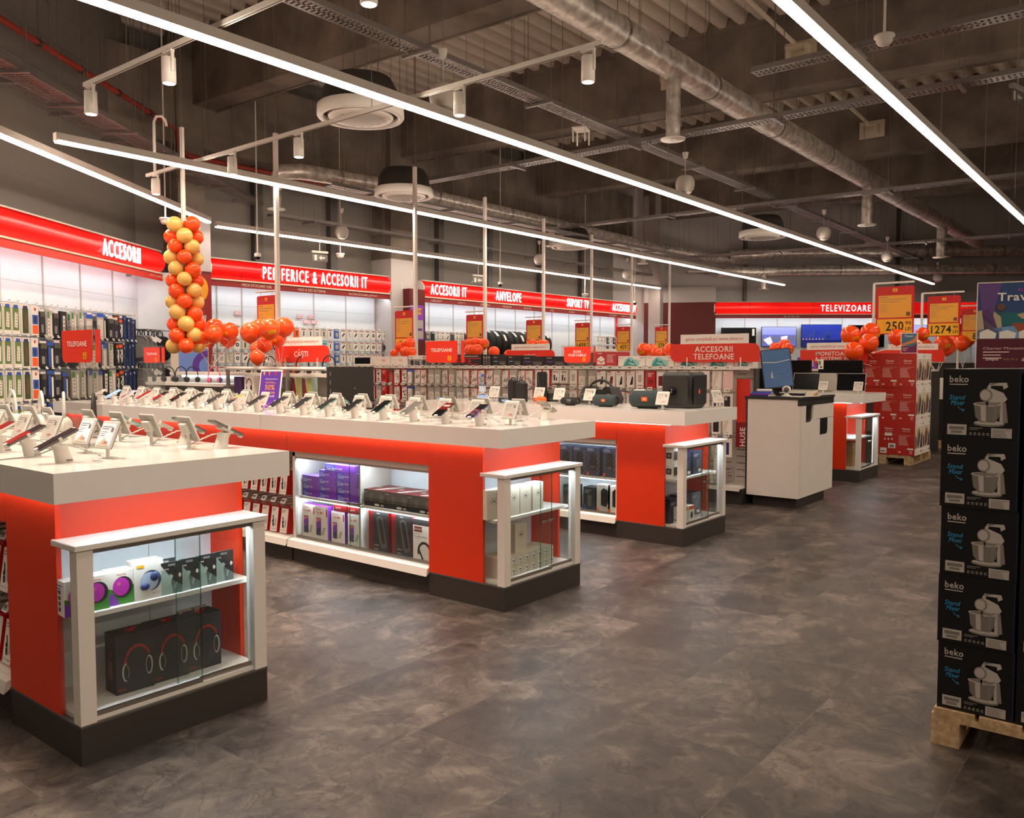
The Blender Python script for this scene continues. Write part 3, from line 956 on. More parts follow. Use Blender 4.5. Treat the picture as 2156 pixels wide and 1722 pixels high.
def pack(kind):
    """small hang-sell packs, hanging from z = 0 down, front at y = 0"""
    b = MB()
    if kind == 'strip_green':          # carded power strip
        b.box(-.07, .07, 0, .035, -.38, 0, 'paper').at(F0).rect(-.06, .06, -.33, -.05, 'lime', 1).rect(-.04, .045, -.06, -.02, 'blue', 2)
        b.poly([(-.03, -.29), (.03, -.30), (.04, -.12), (-.015, -.11)], 'paper', 2)
        for i in range(5):
            b.disc(-.002 + .005 * i, -.27 + .035 * i, .009, 'grey_dark', 3, n=8)
    elif kind == 'strip_dark':
        b.box(-.07, .07, 0, .035, -.38, 0, 'paper').at(F0).rect(-.06, .06, -.36, -.05, 'dark_green', 1).rect(-.045, .045, -.06, -.02, 'navy', 2).poly([(-.02, -.3), (.025, -.31), (.03, -.12), (-.015, -.11)], 'brown', 2)
    elif kind == 'card_blue':
        b.box(-.07, .07, 0, .03, -.38, 0, 'paper').at(F0).rect(-.06, .06, -.24, -.12, 'blue', 1).rect(-.06, .06, -.36, -.25, 'orange_bright', 1).disc(0, -.05, .02, 'ink_red', 1).disc(0, -.18, .03, 'navy', 2, .05)
    elif kind == 'bag_dark':
        b.box(-.065, .065, 0, .05, -.36, -.03, 'black', .012).box(-.05, .05, .01, .03, -.03, 0, 'paper').at(F0).rect(-.05, .05, -.1, -.04, 'grey_dark', 2).rect(-.04, .01, -.3, -.2, 'grey', 2).rect(.02, .035, -.32, -.14, 'navy', 2)
    elif kind == 'bag_blue':
        b.box(-.07, .07, 0, .045, -.37, -.04, 'ink', .01).box(-.06, .06, .01, .02, -.05, 0, 'blue').at(F0).poly([(-.05, -.06), (-.01, -.06), (-.02, -.34), (-.05, -.3)], 'blue', 2).poly([(.0, -.08), (.03, -.08), (.03, -.33), (.0, -.35)], 'paper', 2)
    elif kind == 'strip_black':
        b.box(-.085, .085, 0, .05, -.38, 0, 'ink').at(F0).poly([(-.03, -.33), (.035, -.33), (.04, -.06), (-.03, -.06)], 'paper', 1)
        for i in range(4):
            b.disc(.004, -.11 - .055 * i, .02, 'grey', 2, n=12)
    elif kind == 'strip_clear':
        b.box(-.08, .08, 0, .02, -.38, 0, 'grey_light').at(F0).rect(-.07, -.01, -.1, -.02, 'green', 1).rect(-.06, .0, -.34, -.11, 'paper', 1).rect(.02, .06, -.36, -.06, 'paper', 1)
        for i in range(4):
            b.disc(-.03, -.14 - .05 * i, .016, 'grey', 2, n=10)
    elif kind == 'cord_white':
        b.box(-.07, .07, .0, .02, -.37, 0, 'grey_light').at(F0).rect(-.07, .07, -.06, 0, 'blue', 1)
        for i in range(4):
            b.poly([(-.05 + .027 * i, -.09), (-.035 + .027 * i, -.09), (-.04 + .026 * i, -.34), (-.055 + .027 * i, -.33)], 'paper', 2)
    elif kind == 'black_orange':
        b.box(-.065, .065, 0, .03, -.34, 0, 'ink').at(F0).rect(-.05, .05, -.07, -.02, 'orange_bright', 1)
        b.tube([(-.02, -.1, .006), (.02, -.14, .006), (-.02, -.2, .006), (.025, -.27, .006)], .009, 'paper', 6).tube([(.03, -.09, .006), (.035, -.2, .006), (.01, -.29, .006)], .007, 'paper', 6)
    elif kind == 'led_blue':
        b.box(-.065, .065, 0, .03, -.38, 0, 'navy').at(F0).rect(-.05, -.02, -.06, -.03, 'paper', 1).rect(-.005, .045, -.30, -.08, 'ink', 2)
        for i in range(6):
            b.rect(-.05, -.035, -.32 + .035 * i, -.305 + .035 * i, 'sky', 2)
    else:                                # small IT blisters: colour | picture | size
        col, pic, w, h = kind
        b.box(-w / 2, w / 2, 0, .025, -h, 0, col).at(F0)
        b.rect(-w * .4, w * .4, -h * .16, -h * .07, {'paper': 'deep_red', 'beige': 'grey'}.get(col, 'paper'), 1)
        if pic == 'stick':
            b.rect(-w * .1, w * .1, -h * .8, -h * .3, 'ink', 1)
        elif pic == 'cable':
            b.tube([(-w * .25, -h * .3, .003), (w * .2, -h * .42, .003), (-w * .15, -h * .6, .003), (w * .25, -h * .8, .003)], .004, 'ink', 5)
        elif pic == 'disc':
            b.disc(0, -h * .55, w * .3, 'ink', 1, n=14).disc(0, -h * .55, w * .12, 'paper', 2, n=10)
        elif pic == 'slash':
            b.poly([(-w * .3, -h * .7), (-w * .1, -h * .8), (w * .35, -h * .45), (w * .2, -h * .32)], 'ink', 1)
        elif pic == 'mouse':
            b.ball((0, -h * .55, .012), w * .34, 'black', 12, 8, (1, 1.3, .6))
        elif pic == 'none':
            b.rect(-w * .3, w * .3, -h * .8, -h * .35, 'grey_light', 1)
    return [(None, b.mesh('pack'))]


LK = ['strip_green', 'strip_green', 'strip_green', 'strip_dark', 'card_blue', 'bag_dark', 'bag_blue', 'bag_dark', 'strip_black', 'strip_clear', 'strip_clear', 'cord_white', 'strip_clear', 'cord_white', 'cord_white',
      'strip_clear', 'black_orange', 'black_orange', 'led_blue', 'led_blue', 'led_blue']
LN = {'strip_green': ('carded_power_strip', 'white and green carded power strip', 'power strip'), 'strip_dark': ('carded_power_strip', 'dark green carded power strip', 'power strip'),
      'card_blue': ('carded_adapter', 'white card with blue and orange print', 'adapter'), 'bag_dark': ('bagged_cable', 'black bagged cable', 'cable'), 'bag_blue': ('bagged_cable', 'black and blue bagged cable', 'cable'),
      'strip_black': ('boxed_power_strip', 'black boxed white power strip', 'power strip'), 'strip_clear': ('bagged_power_strip', 'clear bagged white power strip', 'power strip'),
      'cord_white': ('bagged_extension_cord', 'blue-topped bag of white extension cord', 'extension cord'), 'black_orange': ('carded_plug', 'black card with white plugs', 'plug'),
      'led_blue': ('carded_lamp', 'navy blue carded lamp', 'lamp')}
PK = {}
LCNT = {}
for ci, (l, k) in enumerate(zip(LCOL, LK)):
    PK.setdefault(k, pack(k))
    nm, lb, ct = LN[k]
    for ri, z in enumerate(LROW):
        LCNT[(k, ri)] = LCNT.get((k, ri), 0) + 1
        if 4 < ci < 19 and random.random() < .22:
            k2 = random.choice(['bag_dark', 'strip_black', 'bag_blue', 'strip_clear', 'black_orange', 'bag_dark'])
        else:
            k2 = k
        PK.setdefault(k2, pack(k2))
        nm, lb, ct = LN[k2]
        for dp in range(2 if 4 < ci < 18 else 1):       # the pack behind peeks out beside the front one
            stamp(PK[k2], nm, '%s, %s row, %s column of the left wall%s' % (lb, nth(ri), nth(ci), ', behind' if dp else ''), ct,
                  ML @ T(l + random.uniform(-.02, .02) + .045 * dp, .17 + .09 * dp, z - .012 - random.uniform(0, .05) * (ci > 4), random.uniform(-14, 14) * (ci > 4)), 'carded goods on the left wall')
IT1 = [('paper', 'stick'), ('paper', 'none'), ('beige', 'cable'), ('paper', 'disc'), ('paper', 'slash'), ('beige', 'stick'), ('paper', 'cable'), ('paper', 'stick'), ('ink', 'none'), ('ink', 'cable'), ('ink', 'stick'), ('orange_bright', 'stick'),
       ('paper', 'stick'), ('paper', 'stick'), ('paper', 'none'), ('cyan', 'none'), ('paper', 'stick'), ('blue', 'none'), ('paper', 'slash'), ('paper', 'cable'), ('paper', 'slash'), ('paper', 'none'), ('paper', 'slash'), ('paper', 'disc'), ('paper', 'slash'),
       ('grey_dark', 'mouse'), ('ink', 'mouse')]
CN = {'paper': 'white', 'beige': 'beige', 'ink': 'black', 'orange_bright': 'orange', 'cyan': 'turquoise', 'blue': 'blue', 'grey_dark': 'dark grey'}
PN = {'stick': 'carded memory stick', 'none': 'plain carded accessory', 'cable': 'carded cable', 'disc': 'carded round adapter', 'slash': 'carded reader', 'mouse': 'carded mouse'}
for ci, l in enumerate(M1C[:26]):
    for ri, z in enumerate(M1R):
        col, pic = IT1[ci] if (ci + ri) % 5 else IT1[(ci * 3 + ri) % 8]
        kd = (col, pic, .12, .185)
        PK.setdefault(kd, pack(kd))
        stamp(PK[kd], 'blister_pack', '%s %s, %s row, %s column under the PERIFERICE sign' % (CN[col], PN[pic], nth(ri), nth(ci)), 'accessory pack', MM @ T(l, .22, z - .012, random.uniform(-6, 6)), 'small blister packs on the peripherals wall')
for nm2, cols, rws, kinds in (('left', M2C, (2.22, 1.96, 1.70), [('ink', 'cable'), ('grey_dark', 'none'), ('ink', 'stick'), ('paper', 'stick'), ('paper', 'none'), ('paper', 'slash'), ('grey_dark', 'stick'), ('paper', 'stick'), ('beige', 'none'), ('ink', 'cable')]),
                              ('right', M2D, (2.28, 2.02, 1.76), [('paper', 'none'), ('paper', 'none'), ('paper', 'stick'), ('ink', 'none'), ('paper', 'stick'), ('ink', 'none'), ('paper', 'slash')])):
    for ci, l in enumerate(cols):
        for ri, z in enumerate(rws):
            kd = (*kinds[(ci + (ri > 1)) % len(kinds)], .12, .2)
            PK.setdefault(kd, pack(kd))
            stamp(PK[kd], 'blister_pack', '%s %s, %s row, %s column, %s of the tyres' % (CN[kd[0]], PN[kd[1]], nth(ri), nth(ci), nm2), 'accessory pack', MM @ T(l, .22, z - .012, random.uniform(-6, 6)), 'small blister packs beside the tyres')


# ---- laptop bags at the right end of the left wall
def bag(main, dark):
    def shell(w, h, d, m, x=0, y=0, z=0):
        b = MB()
        rs = []
        for dd, k in ((-d / 2, .86), (-d * .36, .97), (d * .36, 1.0), (d / 2, .9)):
            r = []
            for i in range(24):
                q = 2 * math.pi * i / 24
                c, s_ = math.cos(q), math.sin(q)
                r.append((x + w / 2 * k * math.copysign(abs(c) ** .55, c), y + dd, z - h / 2 + h / 2 * k * math.copysign(abs(s_) ** .6, s_)))
            rs.append(r[::-1])
        return b.rings(rs, m)
    pr = [('bag_body', shell(.36, .42, .12, main).mesh('bag_body'), -1), ('front_pocket', shell(.27, .22, .04, main, 0, -.075, -.16).mesh('front_pocket'), -1),
          ('zip', MB().tube([(-.15, -.064, -.1), (-.1, -.066, -.035), (0, -.067, -.02), (.1, -.066, -.035), (.15, -.064, -.1)], .004, dark, 6).mesh('zip'), -1),
          ('handle', MB().tube([(-.05, 0, -.01), (-.045, 0, .06), (0, 0, .085), (.045, 0, .06), (.05, 0, -.01)], .011, dark, 8).mesh('handle'), -1),
          ('paper_tag', MB().at(Matrix.Translation((.09, -.105, -.05)) @ Matrix.Rotation(R(35), 4, 'Y')).box(-.03, .09, -.003, .0, -.03, .03, 'paper').mesh('paper_tag'), -1)]
    return pr


BGT = {}
BG = {'grey': bag('fabric_grey', 'fabric_black'), 'black': bag('fabric_black', 'ink'), 'violet': bag('fabric_violet', 'ink') if P('fabric_violet', '3c2848', .95) else None}
bt = thing('bag_rail', 'chrome hanging rails for the bags on the left wall', 'rail', ML)
for z in (2.03, 1.50):
    ob('rail', MB().cyl((4.86, .28, z), (5.95, .28, z), .008, 'steel', 8).box(4.86, 4.88, .28, .5, z - .01, z + .01, 'steel').box(5.93, 5.95, .28, .5, z - .01, z + .01, 'steel').cyl((4.86, .0, z), (5.95, .0, z), .008, 'steel', 8).box(4.86, 4.87, 0, .28, z - .008, z + .008, 'steel').box(5.94, 5.95, 0, .28, z - .008, z + .008, 'steel'), bt)
for ri, z in enumerate((1.95, 1.42)):
    for i, (l, c) in enumerate(((4.92, 'grey'), (5.06, 'grey'), (5.20, 'grey'), (5.40, 'black'), (5.54, 'black'), (5.70, 'black'), (5.84, 'violet' if ri == 0 else 'black'))):
        stamp(BG[c] if i in (2, 3) else BG[c][:-1], 'laptop_bag', '%s laptop bag on the %s rail of the left wall, %s from the left' % (c if c != 'violet' else 'dark violet', ('upper', 'lower')[ri], nth(i)), 'bag', ML @ T(l, .2, z, -72 + 7 * (i % 3)), 'laptop bags hanging on the left wall')


# ---- tyres on their rack
def tyre():
    b = MB()
    prof = [(.19, -.085), (.24, -.1), (.30, -.092), (.318, -.07), (.322, -.045), (.314, -.043), (.314, -.037), (.323, -.035), (.324, -.004), (.315, -.003), (.315, .003), (.324, .004), (.323, .035), (.314, .037), (.314, .043), (.322, .045), (.318, .07), (.30, .092), (.24, .1), (.19, .085), (.19, -.085)]
    b.X = Matrix.Rotation(R(90), 4, 'Y')
    b.lathe(prof, 'rubber', 40, caps=False)
    return b


TY = tyre()
TYM = TY.mesh('tread')
LBM = MB().at(Matrix.Rotation(R(90), 4, 'Y')).rings([[(.326 * math.cos(R(a)), .326 * math.sin(R(a)), z) for a in (196, 206, 216, 226)] for z in (-.05, .03)], 'paper', False, closed=False).mesh('paper_label')
rk = thing('tyre_rack', 'dark tubular rack under the tyres on the back wall', 'rack', MM)
ob('rack_rail', MB().cyl((15.6, .02, 1.70), (18.5, .02, 1.70), .02, 'dark_metal', 10), rk)
ob('rack_rail', MB().cyl((15.6, .38, 1.70), (18.5, .38, 1.70), .02, 'dark_metal', 10), rk)
for l in (15.62, 17.05, 18.48):
    ob('rack_frame', MB().box(l - .015, l + .015, 0, .48, 1.66, 1.69, 'dark_metal').box(l - .015, l + .015, -.01, .02, 0, 1.69, 'dark_metal').box(l - .015, l + .015, .45, .48, 0, 1.69, 'dark_metal'), rk)
ob('rack_shelf', MB().box(15.6, 18.5, .0, .47, 1.1, 1.13, 'dark_metal'), rk)
for i in range(11):
    t = thing('car_tyre', 'black tyre with a white paper label on the rack, %s from the left' % nth(i), 'tyre', MM @ T(15.82 + .232 * i, .2, 1.978, random.uniform(-3, 3)) @ Matrix.Rotation(R(10 + 55 * ((i * 7) % 3 - 1) * .4), 4, 'X'), 'tyres on the back wall rack')
    ob('tread', TYM, t)
    ob('paper_label', LBM, t)


# ---- televisions
def tele(l0, l1, z0, z1, scr, label, dr):
    t = thing('television', label, 'television', MT @ Matrix.Translation(((l0 + l1) / 2, .36, (z0 + z1) / 2)), 'televisions on the far wall')
    w, h = (l1 - l0) / 2, (z1 - z0) / 2
    ob('bezel', MB().box(-w, w, 0, .05, -h, h, 'black_gloss'), t)
    b = MB().at(FM((0, -.0005, 0))).rect(-w + .012, w - .012, -h + .02, h - .012, scr, 1)
    dr(b, w, h)
    ob('screen', b, t)
    ob('wall_mount', MB().box(-.2, .2, .05, .138, -.15, .15, 'dark_metal'), t)


def d_fall(b, w, h):
    b.rect(-w + .012, w - .012, h * .2, h - .012, 'tv_cloud', 2)
    b.poly([(-w + .012, -h * .2), (-w * .3, h * .1), (0, -.02), (w * .2, h * .15), (w - .012, h * .05), (w - .012, -h * .5), (-w + .012, -h * .7)], 'tv_fall', 3)
    b.poly([(-w * .9, -h * .3), (-w * .5, 0), (-w * .35, -h * .6), (-w * .6, -h * .85)], 'tv_mist', 4).poly([(w * .1, h * .0), (w * .5, h * .1), (w * .4, -h * .75), (w * .15, -h * .6)], 'tv_mist', 4)


def d_city(b, w, h):
    b.rect(-w + .012, w - .012, -h + .02, -h * .35, 'tv_water', 2)
    b.disc(w * .35, h * .05, w * .13, 'tv_dome', 3, h * .35).rect(w * .22, w * .48, -h * .35, h * .05, 'tv_dome', 3).rect(w * .34, w * .36, h * .3, h * .5, 'tv_dome', 3)
    for i in range(7):
        b.rect(-w * .95 + .1 * i, -w * .95 + .1 * i + .08, -h * .35, -h * .3 + .1 * ((i * 5) % 4), 'tv_dome', 3).rect(-w * .93 + .1 * i, -w * .93 + .1 * i + .03, -h * .34, -h * .25, 'tv_glow', 4)


for n, c, s_ in (('tv_cloud', '8d96dc', .6), ('tv_fall', '6a6f9c', .4), ('tv_mist', 'dfe2f2', .6), ('tv_water', '16206a', .4), ('tv_dome', '2c3c8c', .45), ('tv_glow', 'e0b070', .6)):
    P(n, c, .2, emit=c, es=s_, noise=0)
tele(.29, 1.36, 1.98, 2.58, 'screen_off', 'switched-off television at the left end of the TELEVIZOARE wall', lambda b, w, h: b.rect(w - .12, w - .05, h - .25, h - .04, 'paper', 2))
tele(1.53, 2.6, 2.0, 2.61, 'tv_violet', 'television showing a waterfall', d_fall)
tele(2.75, 3.98, 1.98, 2.68, 'tv_night', 'television showing a domed city at night', d_city)
tele(4.2, 5.3, 1.98, 2.66, 'screen_off', 'dark television behind the tall price boards', lambda b, w, h: b.rect(-w + .05, -w + .12, h - .25, h - .04, 'paper', 2))
tele(5.5, 6.6, 1.98, 2.66, 'tv_violet', 'television between the two tall price boards', d_fall)
tele(6.95, 7.95, 1.98, 2.7, 'screen_off', 'dark television right of the tall price boards', lambda b, w, h: b.poly([(-w * .9, -h * .2), (w * .9, h * .5), (w * .9, h * .3), (-w * .9, -h * .5)], 'grey_dark', 2))
for i, (l, s_) in enumerate(((8.52, '16GB'), (9.1, '32GB'), (9.62, '64GB'), (10.5, '128GB'), (10.78, '256GB'), (10.66, '512GB'), (10.86, '1TB'))):
    t = thing('shelf_label', 'small pink rimmed wall label reading ' + s_, 'label', MM @ T(l, .47, 2.42 - (.1 if i > 4 else 0)), 'memory size labels on the peripherals wall')
    ob('label_plate', MB().box(-.07, .07, -.004, 0, -.035, .035, 'hair_pink').at(FM((0, -.0045, 0))).rect(-.062, .062, -.027, .027, 'paper', 1).text(s_, 0, 0, .035, 'deep_red', 2, .01, .11), t)
    ob('label_arm', MB().box(-.004, .004, 0, .03, -.004, .004, 'steel'), t)
tt = thing('tv_bench', 'long low bench under the televisions', 'bench', MT)
ob('bench_top', MB().box(0, 9, -.45, .03, 1.50, 1.54, 'white'), tt)
ob('bench_body', MB().box(0, 9, -.4, .03, 0, 1.50, 'grey_dark'), tt)
t = thing('blue_poster', 'blue poster with a violet ring on a cream board left of the peripherals wall', 'poster', T(7.05, 11.95, 0, -14))
ob('board', MB().box(-.28, .28, 0, .03, 0, 1.75, 'beige'), t)
ob('print', MB().at(FM((.04, -.001, 1.45))).rect(-.21, .23, -.3, .27, 'poster_blue', 1).arc(.23, .0, .14, .1, 90, 270, 'purple', 2).rect(-.12, -.05, -.28, -.2, 'blue', 2).rect(-.02, .05, -.28, -.2, 'cyan', 2).rect(.08, .15, -.28, -.2, 'brown', 2) if P('poster_blue', '6f8fd8', .4) else None, t)
t = thing('red_poster', 'red vertical banner lettered altex.ro on the pillar behind the balloon column', 'banner', T(7.92, 13.045, 0, 0))
ob('banner_sheet', MB().box(-.19, .19, -.012, 0, 1.0, 3.0, 'deep_red'), t)
ob('banner_print', MB().at(FM((0, -.0125, 2.2))).disc(0, .55, .13, 'amber', 1, .2).text('altex', 0, 0, .6, 'paper', 2, .02, .16).disc(.05, -.35, .13, 'red', 1).text('ro', .05, -.35, .1, 'amber', 2, .02), t)


# ---------------------------------------------------------------- shelving bays of the display tables
def cab_bay(i, y0, y1, label, div):
    """glazed cabinet under a table top, on its left side; x = -.4 is its front"""
    M = TM[i] @ T(-.37, y1, 0, -90)          # local x to the viewer's right, local y into the cabinet
    w = y1 - y0
    t = thing('display_cabinet', label, 'cabinet', M, 'glazed cabinets under the display tables')
    ob('kick_plate', MB().box(0, w, .0, .3, 0, .125, 'plinth'), t)
    ob('cabinet_body', MB().box(0, .03, 0, .345, .18, .83, 'white').box(w - .03, w, 0, .345, .18, .83, 'white').box(0, w, 0, .345, .80, .838, 'post_white').box(.03, w - .03, .33, .345, .18, .80, 'panel_white').box(0, w, -.02, .345, .165, .182, 'white'), t)
    ob('price_rail', MB().add([(0, -.02, .18), (0, -.05, .172), (0, -.062, .122), (0, -.02, .15), (w, -.02, .18), (w, -.05, .172), (w, -.062, .122), (w, -.02, .15)], [(0, 1, 5, 4), (1, 2, 6, 5), (2, 3, 7, 6), (0, 3, 2, 1), (4, 5, 6, 7), (0, 4, 7, 3)], 'post_white'), t)
    ob('shelf', MB().box(.032, div - .012, .04, .33, .478, .498, 'white').box(div + .012, w - .032, .04, .33, .478, .498, 'white'), t)
    ob('cabinet_light', MB().box(.05, div - .03, .045, .055, .4725, .4775, 'lamp_case').box(div + .03, w - .05, .045, .055, .4725, .4775, 'lamp_case'), t)  # lamps added under the shelf edge to brighten the lower shelf
    ob('divider', MB().box(div - .01, div + .01, .04, .33, .183, .80, 'white'), t)
    ob('door_track', MB().box(.03, w - .03, .002, .03, .183, .2, 'steel'), t)
    ob('top_track', MB().box(.03, w - .03, .002, .03, .785, .8, 'steel'), t)
    d = ob('glass_door', MB().box(.032, div + .02, .018, .023, .2, .786, 'clear_glass').box(div + .018, div + .021, .0175, .0235, .2, .786, 'green_edge'), t)
    d2 = ob('glass_door', MB().box(div - .07, w - .032, .006, .011, .2, .786, 'clear_glass').box(div - .0715, div - .068, .0055, .0115, .2, .786, 'green_edge'), t)
    ob('door_lock', MB().box(div - .1, div + .06, .0, .003, .50, .512, 'chrome').cyl((div + .05, -.012, .506), (div + .05, .005, .506), .012, 'chrome', 12).cyl((div - .06, -.01, .506), (div - .06, .005, .506), .009, 'chrome', 12), d2)
    ob('cabinet_light', MB().box(.04, div - .02, .04, .055, .794, .7995, 'lamp_case'), t)
    ob('cabinet_light', MB().box(div + .02, w - .04, .04, .055, .794, .7995, 'lamp_case'), t)
    return M


def peg_bay(i, y0, y1, label, rows=(.70, .40)):
    M = TM[i] @ T(-.37, y1, 0, -90)
    w = y1 - y0
    t = thing('pegboard_rack', label, 'rack', M, 'pegboard racks under the display tables')
    ob('kick_plate', MB().box(0, w, .0, .3, 0, .125, 'plinth'), t)
    b = MB().box(0, w, .325, .345, .17, .838, 'post_white').at(FM((0, .3245, 0)))
    n = int(w / .03)
    for r in range(8):
        for k in range(n):
            b.rect(.015 + .03 * k, .027 + .03 * k, .2 + .08 * r, .207 + .08 * r, 'grey_dark', 1)
    ob('pegboard', b, t)
    ob('base_shelf', MB().box(0, w, -.02, .325, .165, .182, 'white_metal'), t)
    ob('price_rail', MB().add([(0, -.02, .18), (0, -.05, .172), (0, -.062, .122), (0, -.02, .15), (w, -.02, .18), (w, -.05, .172), (w, -.062, .122), (w, -.02, .15)], [(0, 1, 5, 4), (1, 2, 6, 5), (2, 3, 7, 6), (0, 3, 2, 1), (4, 5, 6, 7), (0, 4, 7, 3)], 'post_white'), t)
    n = int(w / .125)
    for k in range(n):
        for z in rows:
            ob('peg_hook', MB().tube([(.08 + .125 * k, .325, z), (.08 + .125 * k, .05, z), (.08 + .125 * k, .03, z + .015)], .0028, 'steel', 6).tube([(.08 + .125 * k, .325, z + .04), (.08 + .125 * k, .03, z + .04)], .002, 'dark_metal', 5)
               .at(T(.08 + .125 * k, .03, z + .035) @ Matrix.Rotation(R(-35), 4, 'X')).box(-.026, .026, -.006, 0, -.02, .02, 'paper').at(T(.08 + .125 * k, .03, z + .035) @ Matrix.Rotation(R(-35), 4, 'X') @ FM((0, -.0063, 0))).rect(-.021, .021, -.014, .014, 'grey', 1).rect(-.015, .005, -.004, .008, 'ink', 2), t)
    return M


def holder_pack(seed):
    """red-sided box with a phone holder picture, hangs from z = 0"""
    rn = random.Random(seed)
    b = MB().box(-.045, .045, 0, .055, -.2, -.012, 'card_red').box(-.042, .042, -.001, 0, -.2, -.012, 'paper').box(-.02, .02, .02, .03, -.012, .012, 'card_red').at(FM((0, -.0015, -.1)))
    b.lines(-.034, .075, .05, 2, .012, .005, 'ink_grey')
    b.disc(-.012, -.02, .012, 'ink', 1, n=12).poly([(-.02, -.035), (.0, -.03), (.006, -.06), (-.012, -.062)], 'ink', 1).poly([(-.024, .02), (-.014, .025), (-.002, -.012), (-.012, -.016)], 'ink', 1).rect(.012, .03, -.055, .0, 'grey_light', 1)
    b.text('UNIVERSAL HOLDER', 0, -.08, .006, 'ink', 1, 0, .07)
    return [(None, b.mesh('holder_pack'))]


HP = holder_pack(1)
C2 = cab_bay(2, .63, 2.09, 'glazed cabinet of tablet boxes under the middle table', .71)
for i, (y0, y1) in enumerate(((2.11, 3.95), (3.97, 5.75))):
    PM = peg_bay(2, y0, y1, 'pegboard rack with red phone holder boxes under the middle table, %s of two' % ('nearer', 'farther')[i])
    for k in range(int((y1 - y0) / .125) - (0 if i else 0)):
        for r, z in enumerate((.70, .40)):
            stamp(HP, 'phone_holder_box', 'red phone holder box, %s hook row, %s from the far end of the %s pegboard' % (('upper', 'lower')[r], nth(k), ('nearer', 'farther')[i]), 'box', PM @ T(.08 + .125 * k, .045, z - .012, 0) @ Matrix.Rotation(R(-8), 4, 'X'), 'phone holder boxes under the middle table')
C3 = cab_bay(3, .63, 2.09, 'glazed cabinet of speaker boxes under the speaker table', .71)
PM = peg_bay(1, .64, 2.4, 'pegboard rack at the left edge of the picture under the nearest table', (.72, .40))
for k in range(14):
    for r, z in enumerate((.72, .40)):
        stamp(HP, 'phone_holder_box', 'red and white box, %s hook row under the nearest table, %s from the right' % (('upper', 'lower')[r], nth(13 - k)), 'box', PM @ T(.08 + .125 * k, .045, z - .012, 0) @ Matrix.Rotation(R(-8), 4, 'X'), 'red boxes under the nearest table')


# ---- boxes in the cabinet of the middle table (frame C2: x right, y into the cabinet)
def tab_flat(name='Tab M10 HD'):
    b = MB().box(-.085, .085, 0, .235, 0, .052, 'box_violet').box(-.0845, -.02, -.0004, 0, .001, .051, 'box_indigo').box(-.084, .084, .002, .23, .052, .0523, 'box_lilac')
    b.at(FM((0, -.0006, 0))).text('Lenovo', -.075, .036, .008, 'paper', 1, 0, None, 'l').text(name, -.075, .022, .012, 'paper', 1, .01, None, 'l').lines(-.075, .012, .05, 1, .01, .003, 'paper')
    return [(None, b.mesh('tablet_box'))]


for n, c in (('box_violet', '7d35b4'), ('box_indigo', '4a46b8'), ('box_lilac', 'a58ad8'), ('box_red_dark', '6e0f12')):
    P(n, c, .35)
TB, TB2 = tab_flat(), tab_flat('Tab M8')
for k, (x, n, lb) in enumerate(((.14, 3, 'left stack'), (.332, 4, 'middle stack'), (.545, 4, 'right stack'))):
    for j in range(n):
        stamp(TB, 'tablet_box', 'flat violet tablet box in the %s on the cabinet shelf, %s from the bottom' % (lb, nth(j)), 'box', C2 @ T(x + (0, .006, -.004, .003)[j], .055 + .004 * ((j * 3 + k) % 3), .4985 + .0524 * j, (k - 1) * 1.5) @ Matrix.Diagonal((1.12 if k < 2 else 1.3, 1, 1, 1)), 'flat violet tablet boxes')
stamp(TB, 'tablet_box', 'flat violet tablet box lying alone across the tops of the stacks', 'box', C2 @ T(.47, .06, .4985 + .2098, 1) @ Matrix.Diagonal((1.9, 1, 1, 1)), 'flat violet tablet boxes')


def tab_box(model, sw):
    b = MB().box(-.075, .075, 0, .05, 0, .255, 'paper').box(.0745, .0755, .0, .05, 0, .255, 'box_violet').box(-.075, .075, .0, .05, .2545, .2555, 'box_violet').at(FM((0, -.0005, 0)))
    b.text('Lenovo', -.062, .232, .014, 'ink_red', 1, 0, None, 'l').text(model, -.062, .205, .019, 'ink_red', 1, .012, None, 'l').text('+ Clear Case', -.062, .185, .007, 'ink_grey', 1, 0, None, 'l').rect(.056, .067, .18, .235, 'red', 1)
    b.rect(-.058, -.058 + sw, .035, .165, 'ink', 1).rect(-.055, -.061 + sw, .04, .16, 'box_violet', 2).poly([(-.055, .04), (-.061 + sw, .04), (-.061 + sw, .1), (-.055, .075)], 'navy', 3).poly([(-.055, .13), (-.061 + sw, .15), (-.061 + sw, .16), (-.055, .16)], 'hair_pink', 3)
    b.poly([(.0, .045), (.03, .04), (.05, .1), (.022, .1)], 'grey_light', 1)
    return [(None, b.mesh('tablet_box'))]


M9, M8 = tab_box('Tab M9', .055), tab_box('Tab M8', .048)
for x, dy, pr, lb in ((.108, .06, M9, 'upright white Tab M9 tablet box at the left end of the lower shelf'), (.268, .05, M9, 'upright white Tab M9 tablet box, second from the left on the lower shelf'),
                  (.447, .06, M8, 'upright white Tab M8 tablet box, third on the lower shelf'), (.63, .06, M8, 'upright white Tab M8 tablet box beside the cabinet divider')):
    o = stamp(pr, 'tablet_box', lb, 'box', C2 @ Matrix.Translation((x, dy, .183)) @ Matrix.Diagonal((1, 1, 1 if pr is M9 else .92, 1)), 'upright white tablet boxes')
b = MB().box(-.07, .07, 0, .1, 0, .05, 'box_red_dark').at(FM((0, -.0005, 0))).text('Tab M8', -.02, .025, .012, 'grey_light', 1)
BV = [(None, b.mesh('tablet_box'))]
stamp(BV, 'tablet_box', 'small dark violet tablet box resting on the third upright tablet box', 'box', C2 @ T(.47, .06, .183 + .236, 0), 'small dark tablet boxes')
stamp(BV, 'tablet_box', 'small dark violet tablet box resting on the box beside the divider', 'box', C2 @ T(.625, .06, .183 + .236, 0), 'small dark tablet boxes')


